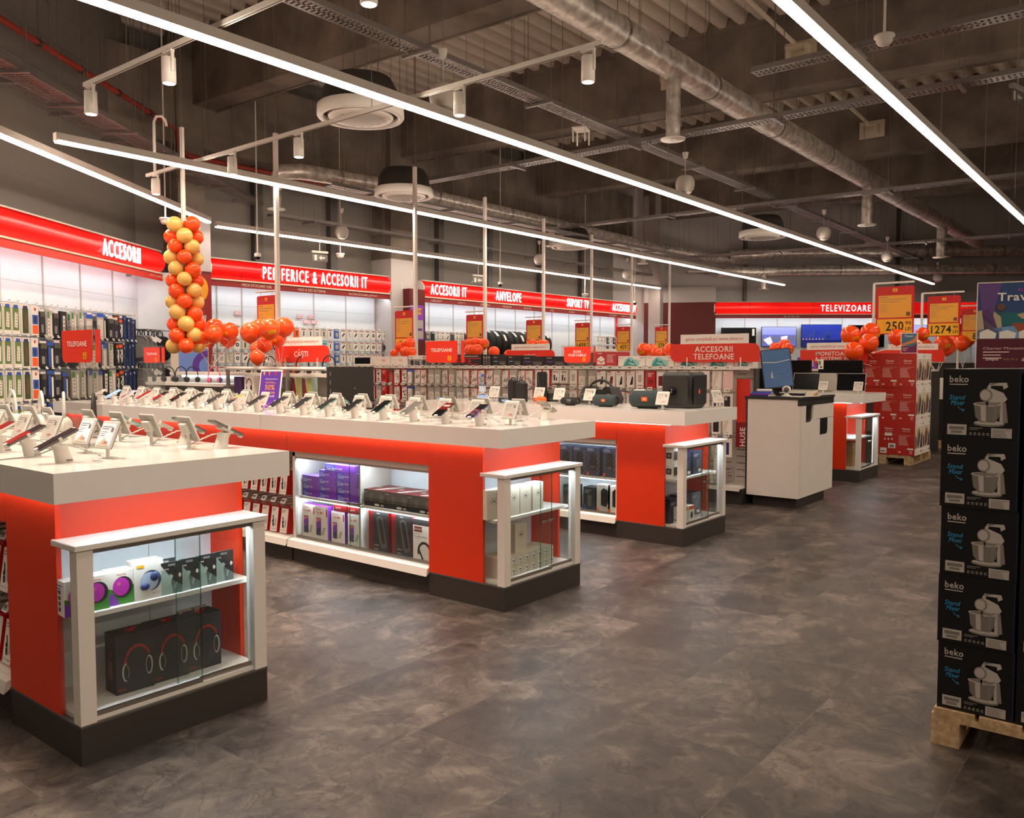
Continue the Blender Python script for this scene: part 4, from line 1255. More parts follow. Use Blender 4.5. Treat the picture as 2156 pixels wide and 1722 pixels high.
def sound_flat():
    b = MB().box(-.109, .109, 0, .24, 0, .115, 'ink').box(-.108, .108, .002, .238, .115, .1155, 'box_red_dark')
    b.at(FM((0, 0, .116), (0, 0, 1), (0, 1, 0))).poly([(-.03, .02), (.02, .02), (.1, .2), (.06, .22), (.03, .2)], 'grey_light', 1).rect(-.1, -.06, .1, .14, 'grey_light', 1)
    b.at(FM((0, -.0005, 0))).rect(-.108, .108, .035, .112, 'grey_dark', 1).lines(-.05, .085, .04, 5, .01, .003, 'grey', 2).lines(.05, .085, .05, 6, .009, .003, 'grey', 2).rect(.0, .045, .008, .022, 'paper', 2).text('hama', -.095, .1, .01, 'paper', 2).rect(.06, .09, .008, .02, 'grey_light', 2)
    return [(None, b.mesh('speaker_box'))]


SF = sound_flat()
for k in range(3):
    stamp(SF, 'speaker_box', 'flat black speaker box with red top, upper right shelf, %s from the left' % nth(k), 'box', C2 @ T(.855 + .222 * k, .05, .4985, 0), 'flat black speaker boxes')


def sound_up():
    b = MB().box(-.1, .1, 0, .1, 0, .285, 'box_red_dark').at(FM((0, -.0005, 0))).rect(-.055, .1, .0, .285, 'ink', 1)
    b.poly([(-.02, .24), (.015, .255), (.045, .24), (.085, .06), (.075, .035), (.035, .03), (.015, .05)], 'grey_dark', 2).poly([(-.005, .225), (.015, .24), (.035, .225), (.068, .07), (.04, .055)], 'black', 3).text('hama', .0, .27, .01, 'grey_light', 2).text('TUBE 2.0', -.045, .018, .008, 'paper', 2, 0, None, 'l')
    for i in range(3):
        b.disc(-.04 + .018 * i, .045, .005, 'grey_light', 2, n=8)
    return [(None, b.mesh('speaker_box'))]


SU = sound_up()
stamp(SU, 'speaker_box', 'tall dark red and black tube speaker box beside the cabinet divider', 'box', C2 @ T(.88, .06, .183, 0), 'tall tube speaker boxes')
stamp(SU, 'speaker_box', 'tall dark red and black tube speaker box left of the white neckband box', 'box', C2 @ T(1.11, .06, .183, 0), 'tall tube speaker boxes')
b = MB().box(-.085, .085, 0, .09, 0, .275, 'paper').at(FM((0, -.0005, 0))).rect(-.085, .085, .235, .275, 'ink', 1).rect(-.075, .0, .19, .225, 'box_red_dark', 1).text('PROMATE', -.037, .207, .014, 'paper', 2).text('Dynamic Stereo', -.075, .172, .009, 'ink', 1, 0, None, 'l').text('Wearable Neckband', -.075, .158, .01, 'ink', 1, .01, None, 'l').text('Wireless Speaker', -.075, .144, .008, 'ink_red', 1, 0, None, 'l')
b.arc(.02, .06, .045, .018, 20, 200, 'ink', 1, ry=.05).poly([(-.042, .08), (-.024, .075), (.02, .0), (.0, -.0)], 'ink', 1)
stamp([(None, b.mesh('speaker_box'))], 'speaker_box', 'white neckband speaker box with PROMATE lettering', 'box', C2 @ T(1.305, .06, .183, 0))


# ---- boxes in the cabinet of the speaker table
def charge_box(k):
    if k == 0:
        b = MB().box(-.07, .07, 0, .12, 0, .255, 'navy_print').at(FM((0, -.0005, 0))).rect(-.07, .07, 0, .255, 'slate_print', 1)
        b.poly([(-.035, .06), (.03, .055), (.045, .1), (.03, .2), (-.005, .215), (-.03, .19)], 'black', 2).disc(0, .08, .03, 'grey_dark', 3, .014).disc(-.01, .14, .004, 'red', 3, n=8).text('CHARGE', -.06, .238, .011, 'paper', 2, 0, None, 'l').text('ESSENTIAL 2', -.06, .224, .009, 'paper', 2, 0, None, 'l').rect(-.066, -.042, .008, .034, 'orange_bright', 2)
        for i in range(14):
            b.disc(.045 + .012 * ((i * 7) % 3), .02 + .015 * i, .004, 'grey_light', 2, n=6)
    elif k == 1:
        b = MB().box(-.065, .065, 0, .12, 0, .21, 'ink').at(FM((0, -.0005, 0))).poly([(-.02, .04), (.02, .04), (.025, .14), (-.02, .14)], 'grey_dark', 1).poly([(-.06, 0), (-.03, .0), (-.05, .06)], 'blue', 1).poly([(.03, 0), (.06, 0), (.05, .05)], 'navy', 1).lines(-.05, .185, .07, 3, .012, .005, 'grey', 1)
    else:
        b = MB().box(-.07, .07, 0, .12, 0, .245, 'grey_light' if k == 2 else 'paper').at(FM((0, -.0005, 0))).poly([(-.025, .06), (.03, .05), (.05, .1), (.045, .2), (.0, .215), (-.025, .19)], 'ink', 1).poly([(-.012, .075), (.025, .07), (.035, .18), (.0, .19)], 'black', 2).text('CHARGE', -.01, .23, .011, 'ink_grey', 1).rect(-.066, -.042, .008, .034, 'orange_bright', 1)
    return [(None, b.mesh('speaker_box'))]


CB = [charge_box(k) for k in range(4)]
for k in range(8):
    stamp(CB[0], 'speaker_box', 'dark blue speaker box, upper shelf of the speaker table cabinet, %s from right' % nth(7 - k), 'box', C3 @ T((.12, .27, .42, .57, .87, 1.02, 1.163)[k] if k < 7 else 1.335, .05, .4985, 0), 'dark blue speaker boxes')
for k, (x, q, lb) in enumerate(((.14, 1, 'black speaker box, third from the glossy end of the lower shelf, farthest'), (.32, 1, 'black speaker box second from the far end of the lower cabinet shelf'), (.5, 1, 'black speaker box third from the far end of the lower cabinet shelf'), (.90, 1, 'black speaker box with blue flames, fourth on the lower cabinet shelf'),
                      (1.12, 1, 'black speaker box with blue flames, left of the grey one'), (1.267, 2, 'light grey speaker box on the lower shelf of the speaker table cabinet'), (1.385, 3, 'white speaker box at the near end of the speaker table cabinet'))):
    stamp(CB[q], 'speaker_box', lb, 'box', C3 @ T(x, .06, .183, 0), 'speaker boxes on the lower shelf')


# ---------------------------------------------------------------- goods in the glass end cases (table frame: x across, y inwards)
def on_end(i, x, y, z, rz=0):
    return TM[i] @ T(x, y, z, rz)


def head_box():
    b = MB().box(-.078, .078, 0, .1, 0, .24, 'ink')
    b.at(FM((0, -.0005, 0)) @ Matrix.Diagonal((.78, .95, 1, 1)))
    b.arc(.012, .115, .062, .011, 25, 170, 'headband', 1, ry=.075).arc(.012, .115, .070, .002, 60, 175, 'red', 2, ry=.083).disc(-.05, .09, .02, 'grey_light', 1, .04).disc(-.044, .09, .018, 'black', 2, .037).arc(-.05, .09, .014, .002, -60, 100, 'grey_light', 3, ry=.03)
    b.disc(.072, .1, .019, 'grey_light', 1, .042).disc(.069, .1, .016, 'black', 2, .038).arc(.07, .1, .014, .002, 0, 360, 'grey_light', 3, ry=.035).text('FEEL', -.06, .018, .008, 'red', 1).rect(-.094, -.075, .013, .025, 'box_red_dark', 1)
    b.at(FM((-.0785, .05, 0), (-1, 0, 0))).disc(0, .09, .018, 'box_red_dark', 1, .04).arc(0, .12, .012, .004, 0, 180, 'red', 2, ry=.05)
    rb = MB().box(-.012, .012, .03, .075, .24, .2405, 'red').add([(-.012, .03, .2405), (.012, .03, .2405), (.012, .015, .262), (-.012, .015, .262)], [(0, 1, 2, 3), (3, 2, 1, 0)], 'red')
    return [('carton', b.mesh('carton'), -1), ('pull_tab', rb.mesh('pull_tab'), -1)]


P('headband', '9c1c12', .4)
HB = head_box()
for k, (x, y, rz) in enumerate(((-.122, .14, -3), (.036, .145, -2), (.194, .15, -1))):
    stamp(HB, 'headphone_box', 'black headphone box with red pull tab, nearest glass case, %s from the left' % nth(k), 'box', on_end(1, x, y, .1685, rz), 'black headphone boxes in the nearest case')


def pink_box():
    b = MB().box(-.05, .05, 0, .07, 0, .16, 'paper').at(FM((0, -.0005, 0))).poly([(-.05, 0), (.05, 0), (.05, .09), (.01, .06), (-.05, .08)], 'green', 1).poly([(-.05, 0), (-.01, 0), (-.03, .05), (-.05, .06)], 'violet', 2).disc(.004, .083, .041, 'ink', 3, .05).disc(-.003, .085, .034, 'magenta', 4, .043).disc(-.012, .1, .008, 'hair_pink', 5).text('hama', .0, .143, .012, 'ink_red', 2, .01)
    for i in range(4):
        b.disc(.03, .1 - .011 * i, .002, 'ink', 5, n=6)
    b.at(FM((-.0505, .035, 0), (-1, 0, 0))).lines(-.03, .14, .05, 3, .014, .005, 'blue', 1)
    for i in range(4):
        b.rect(-.02, .0, .02 + .026 * i, .038 + .026 * i, 'slate_print', 1)
    return [(None, b.mesh('speaker_box'))]


PB = pink_box()
for k, x in enumerate((-.36, -.285, -.183)):
    stamp(PB, 'mini_speaker_box', ('white mini speaker box behind the left corner post, only its side showing', 'pink mini speaker box just right of the corner post', 'pink mini speaker box beside the white earbud box')[k], 'box', on_end(1, x, .10 + .008 * k, .5435, -4) @ Matrix.Diagonal((.96, 1, .84, 1)), 'pink mini speaker boxes')
b = MB().box(-.06, .06, 0, .07, 0, .155, 'paper').at(FM((0, -.0005, 0))).disc(.008, .075, .042, 'slate_print', 1).disc(.0, .072, .038, 'tv_mist_print', 2).ball((.02, .09, .008), .018, 'navy', 14, 8, (1, 1.1, .5)).ball((-.02, .055, .008), .017, 'navy', 14, 8, (1.1, .9, .5)).rect(-.05, -.02, .13, .142, 'yellow', 1).text('ELITE 2', .03, .02, .007, 'ink_grey', 1) if P('tv_mist_print', 'b8c6dc', .5) else None
stamp([(None, b.mesh('earbud_box'))], 'earbud_box', 'white earbud box with two dark blue earbuds on it', 'box', on_end(1, -.075, .105, .5435, -3))


def green_box():
    b = MB().box(-.045, .045, 0, .05, 0, .105, 'grey_green').prism([(-.045, 0), (.045, 0), (.045, .002), (-.045, .002)], .105, .135, 'grey_green').at(FM((0, -.0005, 0)))
    b.poly([(-.045, 0), (.005, 0), (-.01, .105), (-.045, .105)], 'pale_green', 1).poly([(.005, .06), (.045, .03), (.045, .135), (-.045, .135), (-.045, .125)], 'ink', 2).poly([(-.02, .02), (-.01, .018), (-.002, .06), (.006, .075), (-.004, .085), (-.018, .075)], 'pale_green', 3).poly([(.01, .022), (.016, .02), (.022, .045), (.014, .05)], 'pale_green', 3).text('hama', -.026, .108, .009, 'paper', 3, .01).disc(.034, .075, .006, 'paper', 3, .009).rect(-.015, .015, .118, .127, 'grey', 3)
    return [(None, b.mesh('earbud_box'))]


GB = green_box()
for k, (x, y) in enumerate(((.03, .17), (.02, .10), (.102, .105), (.185, .11))):
    stamp(GB, 'earbud_box', ('grey-green earbud box hidden behind the glass door edge', 'grey-green earbud box right of the white earbud box', 'grey-green earbud box in the middle of the right group', 'grey-green earbud box, third from the left of the front row')[k], 'box', on_end(1, x, y, .5435, -4), 'grey-green earbud boxes')
stamp(GB, 'earbud_box', 'grey-green earbud box nearest the inner red wall at the right end', 'box', on_end(1, .272, .115, .5435, -4), 'grey-green earbud boxes')


def moto():
    b = MB().box(-.055, .055, 0, .075, 0, .205, 'beige').box(-.0545, .0545, .001, .074, .205, .2055, 'paper').at(FM((0, -.0005, 0)))
    b.arc(0, .13, .022, .0018, 0, 360, 'ink', 1, n=24)
    b.poly([(-.013, .118), (-.006, .141), (0, .126), (.006, .141), (.013, .118), (.008, .118), (.005, .128), (0, .119), (-.005, .128), (-.008, .118)], 'ink', 1)
    b.text('motorola edge', 0, .035, .006, 'ink_grey', 1)
    return [(None, b.mesh('phone_box'))]


MO = moto()
for k, (x, y) in enumerate(((-.36, .12), (-.285, .11), (-.175, .11), (-.055, .11), (.085, .115))):
    stamp(MO, 'phone_box', 'upright beige phone box on the shelf of the second glass case, %s from the left' % nth(k), 'box', on_end(2, x, y, .5435, -14 if k == 0 else 0) @ Matrix.Diagonal((1, 1, .88, 1)), 'upright beige phone boxes')
b = MB().box(-.0325, .0325, 0, .165, 0, .075, 'beige').at(FM((0, -.0005, 0))).rect(-.028, .03, .012, .06, 'paper', 1).lines(-.024, .054, .025, 5, .008, .003, 'ink_grey', 2).rect(.006, .026, .034, .042, 'ink', 2).rect(.01, .026, .016, .021, 'ink', 2)
FB = [(None, b.mesh('phone_box'))]
for r in range(2):
    for k in range(8):
        stamp(FB, 'phone_box', 'flat beige phone box in the %s layer on the case floor, %s from the left' % (('bottom', 'top')[r], nth(k)), 'box', on_end(2, -.29 + .068 * k + (0.03 if k == 0 else 0) * 0, .09, .1685 + .063 * r, 0) @ Matrix.Diagonal((1, 1, .837, 1)), 'flat beige phone boxes')
stamp(MO, 'phone_box', 'upright beige phone box standing on the flat boxes', 'box', on_end(2, -.09, .12, .1685 + .1265, -4) @ Matrix.Diagonal((1, 1, .9, 1)), 'upright beige phone boxes')


def dark_box(w, d, h, m, seed, tw):
    b = MB().box(-w / 2, w / 2, 0, d, 0, h, m).at(FM((0, -.0005, 0))).lines(-w * .4, h * .85, w * .5, 2, h * .06, h * .025, 'grey_light', 1).lines(-w * .1, h * .6, w * .4, 6, h * .05, h * .014, 'grey', 1).rect(w * .1, w * .38, h * .08, h * .2, 'paper', 1)
    if tw:
        b.text(tw, 0, h * .8, h * .07, 'paper', 2, .01)
    b.at(FM((-w / 2 - .0005, d / 2, 0), (-1, 0, 0))).lines(-d * .4, h * .9, d * .7, 4, h * .08, h * .03, 'grey', 1)
    return [(None, b.mesh('speaker_box'))]


b = MB().box(-.06, .06, 0, .07, 0, .13, 'paper').at(FM((-.0605, .035, 0), (-1, 0, 0))).rect(-.03, .02, .04, .09, 'ink', 1).disc(-.005, .065, .012, 'grey', 2).text('JBL', -.01, .105, .012, 'ink', 1).at(FM((0, -.0005, 0))).rect(-.05, .05, .03, .1, 'ink', 1)
WB = [(None, b.mesh('speaker_box'))]
for k, (x, y, z) in enumerate(((-.33, .10, .5435), (-.33, .10, .674), (-.33, .19, .5435), (-.33, .19, .674))):
    stamp(WB, 'speaker_box', 'small white speaker box at the left of the third glass case, %s %s' % (('front', 'front', 'back', 'back')[k], ('lower', 'upper')[k % 2]), 'box', on_end(3, x, y, z, 0), 'small white speaker boxes')
DB = dark_box(.17, .12, .2, 'navy_print', 1, None)
for k, (x, y, z, rz) in enumerate(((-.13, .11, .5435, 0), (.09, .12, .5435, 0), (-.28, .14, .1685, 0), (-.02, .16, .1685, -4), (.17, .17, .1685, -2))):
    stamp(DB, 'speaker_box', 'dark navy speaker box in the third glass case, %s on the %s' % (('left', 'right', 'left', 'middle', 'right')[k], ('shelf', 'shelf', 'floor', 'floor', 'floor')[k]), 'box', on_end(3, x, y, z, rz), 'dark navy speaker boxes')
b = MB().box(-.05, .05, 0, .08, 0, .13, 'paper').at(FM((0, -.0005, 0))).rect(-.05, .05, .1, .13, 'orange_bright', 1).disc(.0, .05, .025, 'slate_print', 1, .03).at(FM((-.0505, .04, 0), (-1, 0, 0))).text('JBL', 0, .09, .014, 'ink', 1).rect(-.03, .03, .02, .03, 'ink_grey', 1)
for k, x in enumerate((-.25, -.12)):
    stamp([(None, b.mesh('speaker_box'))] if k == 0 else [(None, bpy.data.objects[-1].data if False else b.mesh('speaker_box'))], 'speaker_box', ('small white and orange speaker box behind the post of the third glass case', 'small white and orange speaker box right of the post of the third glass case')[k], 'box', on_end(3, x, .065, .1685, 0), 'small white and orange boxes')
CX = dark_box(.2, .12, .3, 'kraft', 3, None)
stamp(CX, 'carton', 'brown carton inside the glass case of the laptop table', 'box', on_end(4, -.1, .15, .1685, 0))


# ---------------------------------------------------------------- gondolas with accessories
def side_frame(x, y1):
    """a shelving run facing the camera side: local x = towards the viewer's right (-Y), local y = into the shelf (+X)"""
    return T(x, y1, 0, -90)


GY = 9.98
GM = side_frame(8.42, GY)      # accessories rack; l = GY - Y
GROW = (1.42, 1.18, .94, .70)
GL = [0.02, 1.0, 2.0, 3.0, 4.0, 5.0, 6.36]
NCOL = 47
GCOL = [.09 + .1325 * i for i in range(NCOL)]


def gcols(k, rows):
    return [(GCOL[c], z, c) for c in range(NCOL) if GL[k] <= GCOL[c] < GL[k + 1] for z in rows]


for k in range(6):
    l0, l1 = GL[k], GL[k + 1]
    t = thing('shelf_rack', 'white slotted accessory rack behind the tables, %s bay from the left' % nth(k), 'rack', GM, 'bays of the phone accessory rack')
    b = MB().box(l0, l1, .34, .36, .12, 1.44, 'post_white').at(FM((0, .3395, 0)))
    for r in range(16):
        for q in range(int((l1 - l0) / .16)):
            b.rect(l0 + .03 + .16 * q, l0 + .13 + .16 * q, .25 + .075 * r, .258 + .075 * r, 'grey_dark', 1)
    ob('slotted_back', b, t)
    ob('top_shelf', MB().box(l0, l1, .16, .66, 1.44, 1.462, 'white_metal').box(l0, l1, .155, .16, 1.425, 1.462, 'white_metal'), t)
    ob('base_shelf', MB().box(l0, l1, -.06, .36, .17, .19, 'white_metal').box(l0, l1, -.065, -.055, .15, .19, 'post_white').box(l0, l1, .0, .36, 0, .165, 'charcoal'), t)
    if k == 5:
        ob('end_upright', MB().box(l1 - .015, l1 + .015, .30, .40, 0, 1.44, 'grey_dark'), t)
    for l, z, c in gcols(k, GROW if k > 3 else GROW[:3]):
        h = ob('peg_hook', MB().tube([(l, .34, z), (l, .0, z), (l, -.015, z + .012)], .0025, 'steel', 5).tube([(l + .02, .34, z + .045), (l + .02, .03, z + .045), (l, .01, z + .03)], .0018, 'dark_metal', 5), t)
        Mt = T(l, -.01, z + .025) @ Matrix.Rotation(R(-38 + (c * 37) % 25), 4, 'X') @ Matrix.Rotation(R((c * 53) % 16 - 8), 4, 'Z')
        ob('price_tag', MB().at(Mt).box(-.03, .03, -.007, 0, -.022, .022, 'paper').at(Mt @ FM((0, -.0073, 0))).rect(-.025, .025, -.016, .016, 'grey_light', 1).rect(-.018, .004, -.004, .008, 'ink_grey', 2).rect(.008, .02, -.008, .008, 'ink', 2), h)


def acc(kind):
    b = MB()
    w, h = .052, .2
    F = FM((0, -.0012, -h / 2))
    if kind in ('mount', 'mount_red', 'mount_b'):
        b.box(-w, w, 0, .03, -h, -.01, 'card_red').box(-w, w, -.001, .004, -h, -.01, 'paper').box(-.02, .02, .015, .022, -.012, .01, 'card_red').at(F)
        if kind == 'mount_b':
            b.disc(-.01, .03, .018, 'ink', 1, n=12).rect(-.014, -.006, -.04, .03, 'ink', 1).disc(-.01, -.045, .02, 'ink', 1, .01)
        else:
            b.disc(-.022, .02, .014, 'ink', 1, n=12).poly([(-.025, .02), (-.015, .025), (.012, -.02), (.004, -.028)], 'ink', 1).disc(.012, -.028, .016, 'ink', 1, .012).disc(.02, .03, .012, 'ink', 1, n=10)
        b.lines(-.04, .085, .05, 2, .012, .006, 'ink_grey').rect(-.03, .03, -.075, -.066, 'ink', 1)
    elif kind == 'red':
        b.box(-w, w, 0, .05, -h, -.01, 'card_red').at(F).lines(-.04, .07, .07, 3, .016, .007, 'paper').rect(-.03, .03, -.05, .0, 'deep_red', 1)
    elif kind in ('cable', 'cable_b', 'cable_c'):
        b.box(-w, w, 0, .014, -h, -.01, 'sign_red').box(-w + .001, w - .002, -.001, 0, -h, -.012, 'paper').at(F).rect(-.045, -.005, .082, .09, 'ink_red', 1).lines(-.044, .07, .06, 3, .012, .004, 'ink_grey')
        q = {'cable': [(-.035, -.01), (-.01, -.02), (.01, -.05), (.035, -.075)], 'cable_b': [(-.03, -.03), (-.02, .01), (.0, -.03), (.03, .01)], 'cable_c': [(-.03, -.06), (-.01, -.03), (.02, -.055), (.035, -.02)]}[kind]
        b.tube([(x, y, .004) for x, y in q], .004, 'ink', 6).tube([(x + .012, y + .02, .004) for x, y in q], .003, 'ink_grey', 6).rect(-.035, .03, -.09, -.084, 'ink', 1)
    elif kind == 'loop':
        b.box(-w, w, 0, .045, -h, -.01, 'card_red').box(-w, w - .004, -.001, 0, -h, -.01, 'paper').at(F).arc(.0, .01, .022, .007, 0, 360, 'ink', 1, ry=.015).tube([(.02, .0, .004), (.03, -.03, .004), (.0, -.05, .004)], .004, 'ink', 5).lines(-.04, .085, .04, 2, .012, .006, 'ink_grey').disc(.03, -.08, .006, 'ink', 1, n=8)
    elif kind == 'blue':
        b.box(-w, w, 0, .05, -h, -.01, 'grey').box(-w, w, -.002, .05, -.035, -.008, 'blue').box(-w + .001, w - .02, -.001, 0, -h, -.035, 'paper').at(F).arc(-.015, -.005, .018, .005, 0, 360, 'navy', 1).rect(-.03, -.02, -.07, -.02, 'navy', 1)
    elif kind == 'clear':
        b.box(-w, w, 0, .03, -h, 0, 'grey_light').at(F).rect(-.045, .045, -.09, .03, 'paper', 1).tube([(-.03, -.06, .003), (.0, .0, .003), (.03, -.04, .003)], .003, 'grey', 5).disc(.03, -.08, .007, 'ink_red', 1, n=8).rect(-.045, -.01, -.08, -.07, 'ink_grey', 2)
    elif kind == 'charger':
        b.box(-w, w, 0, .03, -h, 0, 'card_red').box(-w + .001, w - .004, -.001, 0, -h, 0, 'paper').at(F).disc(-.03, .08, .006, 'red', 1, n=8).poly([(-.03, .05), (.025, .05), (.02, -.02), (-.005, -.04), (-.025, -.02)], 'grey_light', 1).arc(-.004, -.01, .016, .006, 180, 360, 'grey', 2).rect(-.03, .03, -.075, -.068, 'ink', 1).disc(.03, -.088, .005, 'ink', 1, n=6)
    elif kind == 'plug':
        b.box(-w, w, 0, .04, -h + .04, 0, 'paper').at(F).rect(-.03, -.008, -.03, .04, 'ink', 1).rect(.005, .022, -.03, .01, 'ink', 1).rect(-.04, .04, .07, .08, 'ink_grey', 1)
    elif kind == 'pbank':
        b.box(-w, w, 0, .035, -h, -.01, 'paper').at(F).rect(-.044, .0, .075, .088, 'ink_red', 1).poly([(-.01, -.07), (.03, -.06), (.035, .02), (.02, .035)], {0: 'ink', 1: 'slate_print'}[0], 1).lines(-.04, .06, .06, 2, .012, .004, 'ink_grey')
    elif kind == 'pbank_v':
        b.box(-w, w, 0, .035, -h, -.01, 'paper').at(F).rect(-.044, .0, .075, .088, 'ink_red', 1).poly([(-.02, -.07), (.02, -.065), (.03, .025), (-.005, .03)], 'box_red_dark', 1).lines(-.04, .06, .06, 2, .012, .004, 'ink_grey')
    elif kind == 'book':
        b.box(-w, w, 0, .03, -h, 0, 'grey_light').box(-w + .008, w - .008, -.001, 0, -h + .01, -.02, 'paper').at(F).rect(-.028, .028, -.07, .04, 'box_red_dark', 1)
    elif kind == 'case_blue':
        b.box(-w, w, 0, .02, -h + .005, 0, 'paper').at(F).poly([(-.028, -.07), (.028, -.07), (.028, .06), (-.028, .06)], 'ink', 1).poly([(-.026, -.065), (.026, -.065), (.026, .055), (-.026, .055)], 'navy', 2)
        for i in range(3):
            b.disc(-.017, .043 - .014 * i, .005, 'paper', 3, n=8)
    elif kind == 'case_apple':
        b.box(-w, w, 0, .02, -h + .005, 0, 'paper').at(F).poly([(-.03, -.075), (.03, -.075), (.034, -.06), (.034, .06), (.03, .072), (-.03, .072), (-.034, .06), (-.034, -.06)], 'ink', 1).poly([(-.028, .03), (.0, .03), (.0, .062), (-.028, .062)], 'grey_light', 2)
    elif kind == 'case_pink':
        b.box(-w, w, 0, .02, -h + .005, 0, 'pale_pink').at(F).poly([(-.04, .07), (-.015, .07), (-.015, .095), (-.04, .095)], 'paper', 1).disc(.02, -.01, .004, 'ink_red', 1, n=6)
    elif kind == 'case_plain':
        b.box(-w, w, 0, .025, -h + .005, 0, 'paper').at(F).poly([(-.05, -.09), (-.03, -.09), (.03, .09), (-.02, .09)], 'beige', 1).rect(-.015, .015, -.08, -.074, 'ink_grey', 1)
    return [(None, b.mesh('accessory_pack'))]


P('pale_pink', 'ecc9c0', .5)
G1 = ['mount', 'mount', 'mount_b', 'mount', 'mount', 'mount_b', 'red', None, 'loop', 'mount', 'blue', 'cable_b', 'cable_b', 'clear', 'clear', 'loop', 'clear', 'cable', 'cable', 'cable_c', 'cable', 'cable_b', 'clear', 'cable_c', 'clear', 'cable_b', 'cable',
      'charger', 'charger', 'plug', 'plug', 'charger', 'clear', 'clear', 'pbank', 'pbank_v', 'pbank', 'pbank', 'charger', 'red', 'book', 'case_plain', 'book', 'case_blue', 'case_blue', 'case_plain', 'case_pink']
KN = {'mount': ('car mount box', 'white-fronted red car mount box'), 'mount_b': ('car mount box', 'white-fronted red box with a round mount'), 'red': ('accessory box', 'all-red accessory box'), 'loop': ('cable box', 'white box with a coiled black cable'),
      'blue': ('cable box', 'white box with a blue header'), 'cable': ('cable pack', 'white cable pack with a red edge'), 'cable_b': ('cable pack', 'white cable pack with a zigzag cable'), 'cable_c': ('cable pack', 'white cable pack with a wavy cable'),
      'clear': ('cable pack', 'translucent cable pack'), 'charger': ('charger box', 'white charger box with a red side'), 'plug': ('plug pack', 'small white plug pack'), 'pbank': ('power bank box', 'white power bank box'), 'pbank_v': ('power bank box', 'white box with a maroon power bank'),
      'book': ('phone case', 'clear pack with a maroon book case'), 'case_blue': ('phone case', 'white pack with a navy phone case'), 'case_apple': ('phone case', 'white pack with a black phone case'), 'case_pink': ('phone case', 'pale pink phone case pack'), 'case_plain': ('phone case', 'plain cream phone case pack')}
AC = {}
for c in range(NCOL):
    for r, z in enumerate(GROW if c > 36 else GROW[:2]):
        k = G1[c]
        if r and k is None:
            k = 'red'
        if k is None or (c == 7):
            continue
        if r >= 1 and c > 42:
            k = ('case_plain', 'case_blue', 'case_apple', 'case_plain', 'case_blue')[(c + r) % 5]
        elif r == 1 and c % 6 == 5 and c < 36:
            k = 'clear'
        AC.setdefault(k, acc(k))
        stamp(AC[k], 'accessory_pack', '%s, %s hook row, %s column of the long rack' % (KN[k][1], ('top', 'second', 'third', 'fourth')[r], nth(c)), KN[k][0], GM @ T(GCOL[c], .0 + .015 * ((c * 3) % 2), z - .006, ((c * 29) % 9) - 4), 'packs hanging on the phone accessory rack')
for l, z0, z1, s_, lb, up in ((GY - 8.95, .72, 1.36, 'ÎNCĂRCĂTOARE', 'red vertical flag lettered ÎNCĂRCĂTOARE on the accessory rack', 0), (GY - 3.66, .60, 1.33, 'HUSE', 'red vertical flag lettered HUSE at the right end of the accessory rack', 1)):
    t = thing('shelf_flag', lb, 'sign', GM @ T(l, .1, 0), 'red shelf flags')
    w = .075
    q = MB().box(-w, w, -.004, .004, z0, z1, 'sign_red')
    q.box(-w, w, -.0045, .0045, z0, z0 + .27, 'deep_red') if up else None
    ob('flag_panel', q, t)
    h = (z1 - z0)
    ob('flag_lettering', MB().at(FM((0, -.0052, (z0 + z1) / 2), (0, -1, 0), (-1, 0, 0))).text(s_, -.02 if up == 0 else -.25, -.0, .06 if up else .05, 'paper', 1, .015, .2 if up else .56), t)
    if up == 0:
        ob('flag_lettering', MB().at(FM((.055, -.0052, (z0 + z1) / 2), (0, -1, 0), (-1, 0, 0))).text('CABLURI', -.14, -.0, .035, 'paper', 1, .015, .3), t)
    ob('flag_bracket', MB().box(-w - .01, w + .01, -.006, .006, z1, z1 + .012, 'steel').box(-.004, .004, 0, .24, z1, z1 + .012, 'steel'), t)
t = thing('wire_basket', 'wire basket of small packs at the foot of the accessory rack', 'basket', GM @ T(5.93, -.08, .21))
b = MB()
for i in range(15):
    x = -.22 + .0315 * i
    b.tube([(x, .36, .16), (x, .36, 0), (x, 0, 0), (x, -.05, .12)], .002, 'steel', 5)
for z in (.0, .05, .1, .14):
    b.tube([(-.22, .36, z), (-.22, -.05 * z / .12, z), (.22, -.05 * z / .12, z), (.22, .36, z)], .0025, 'steel', 5)
ob('wire_frame', b, t)
ob('sign_card', MB().box(.17, .23, -.05, -.046, .14, .30, 'paper'), t)
for i in range(9):
    solo('small_pack', MB().box(-.02, .02, 0, .2, 0, .09, ('paper', 'beige', 'grey_light')[i % 3]), 'small pale pack standing in the wire basket, %s from the left' % nth(i), 'pack', GM @ T(5.76 + .045 * i, -.03, .213, -4 + i), 'small packs in the wire basket')


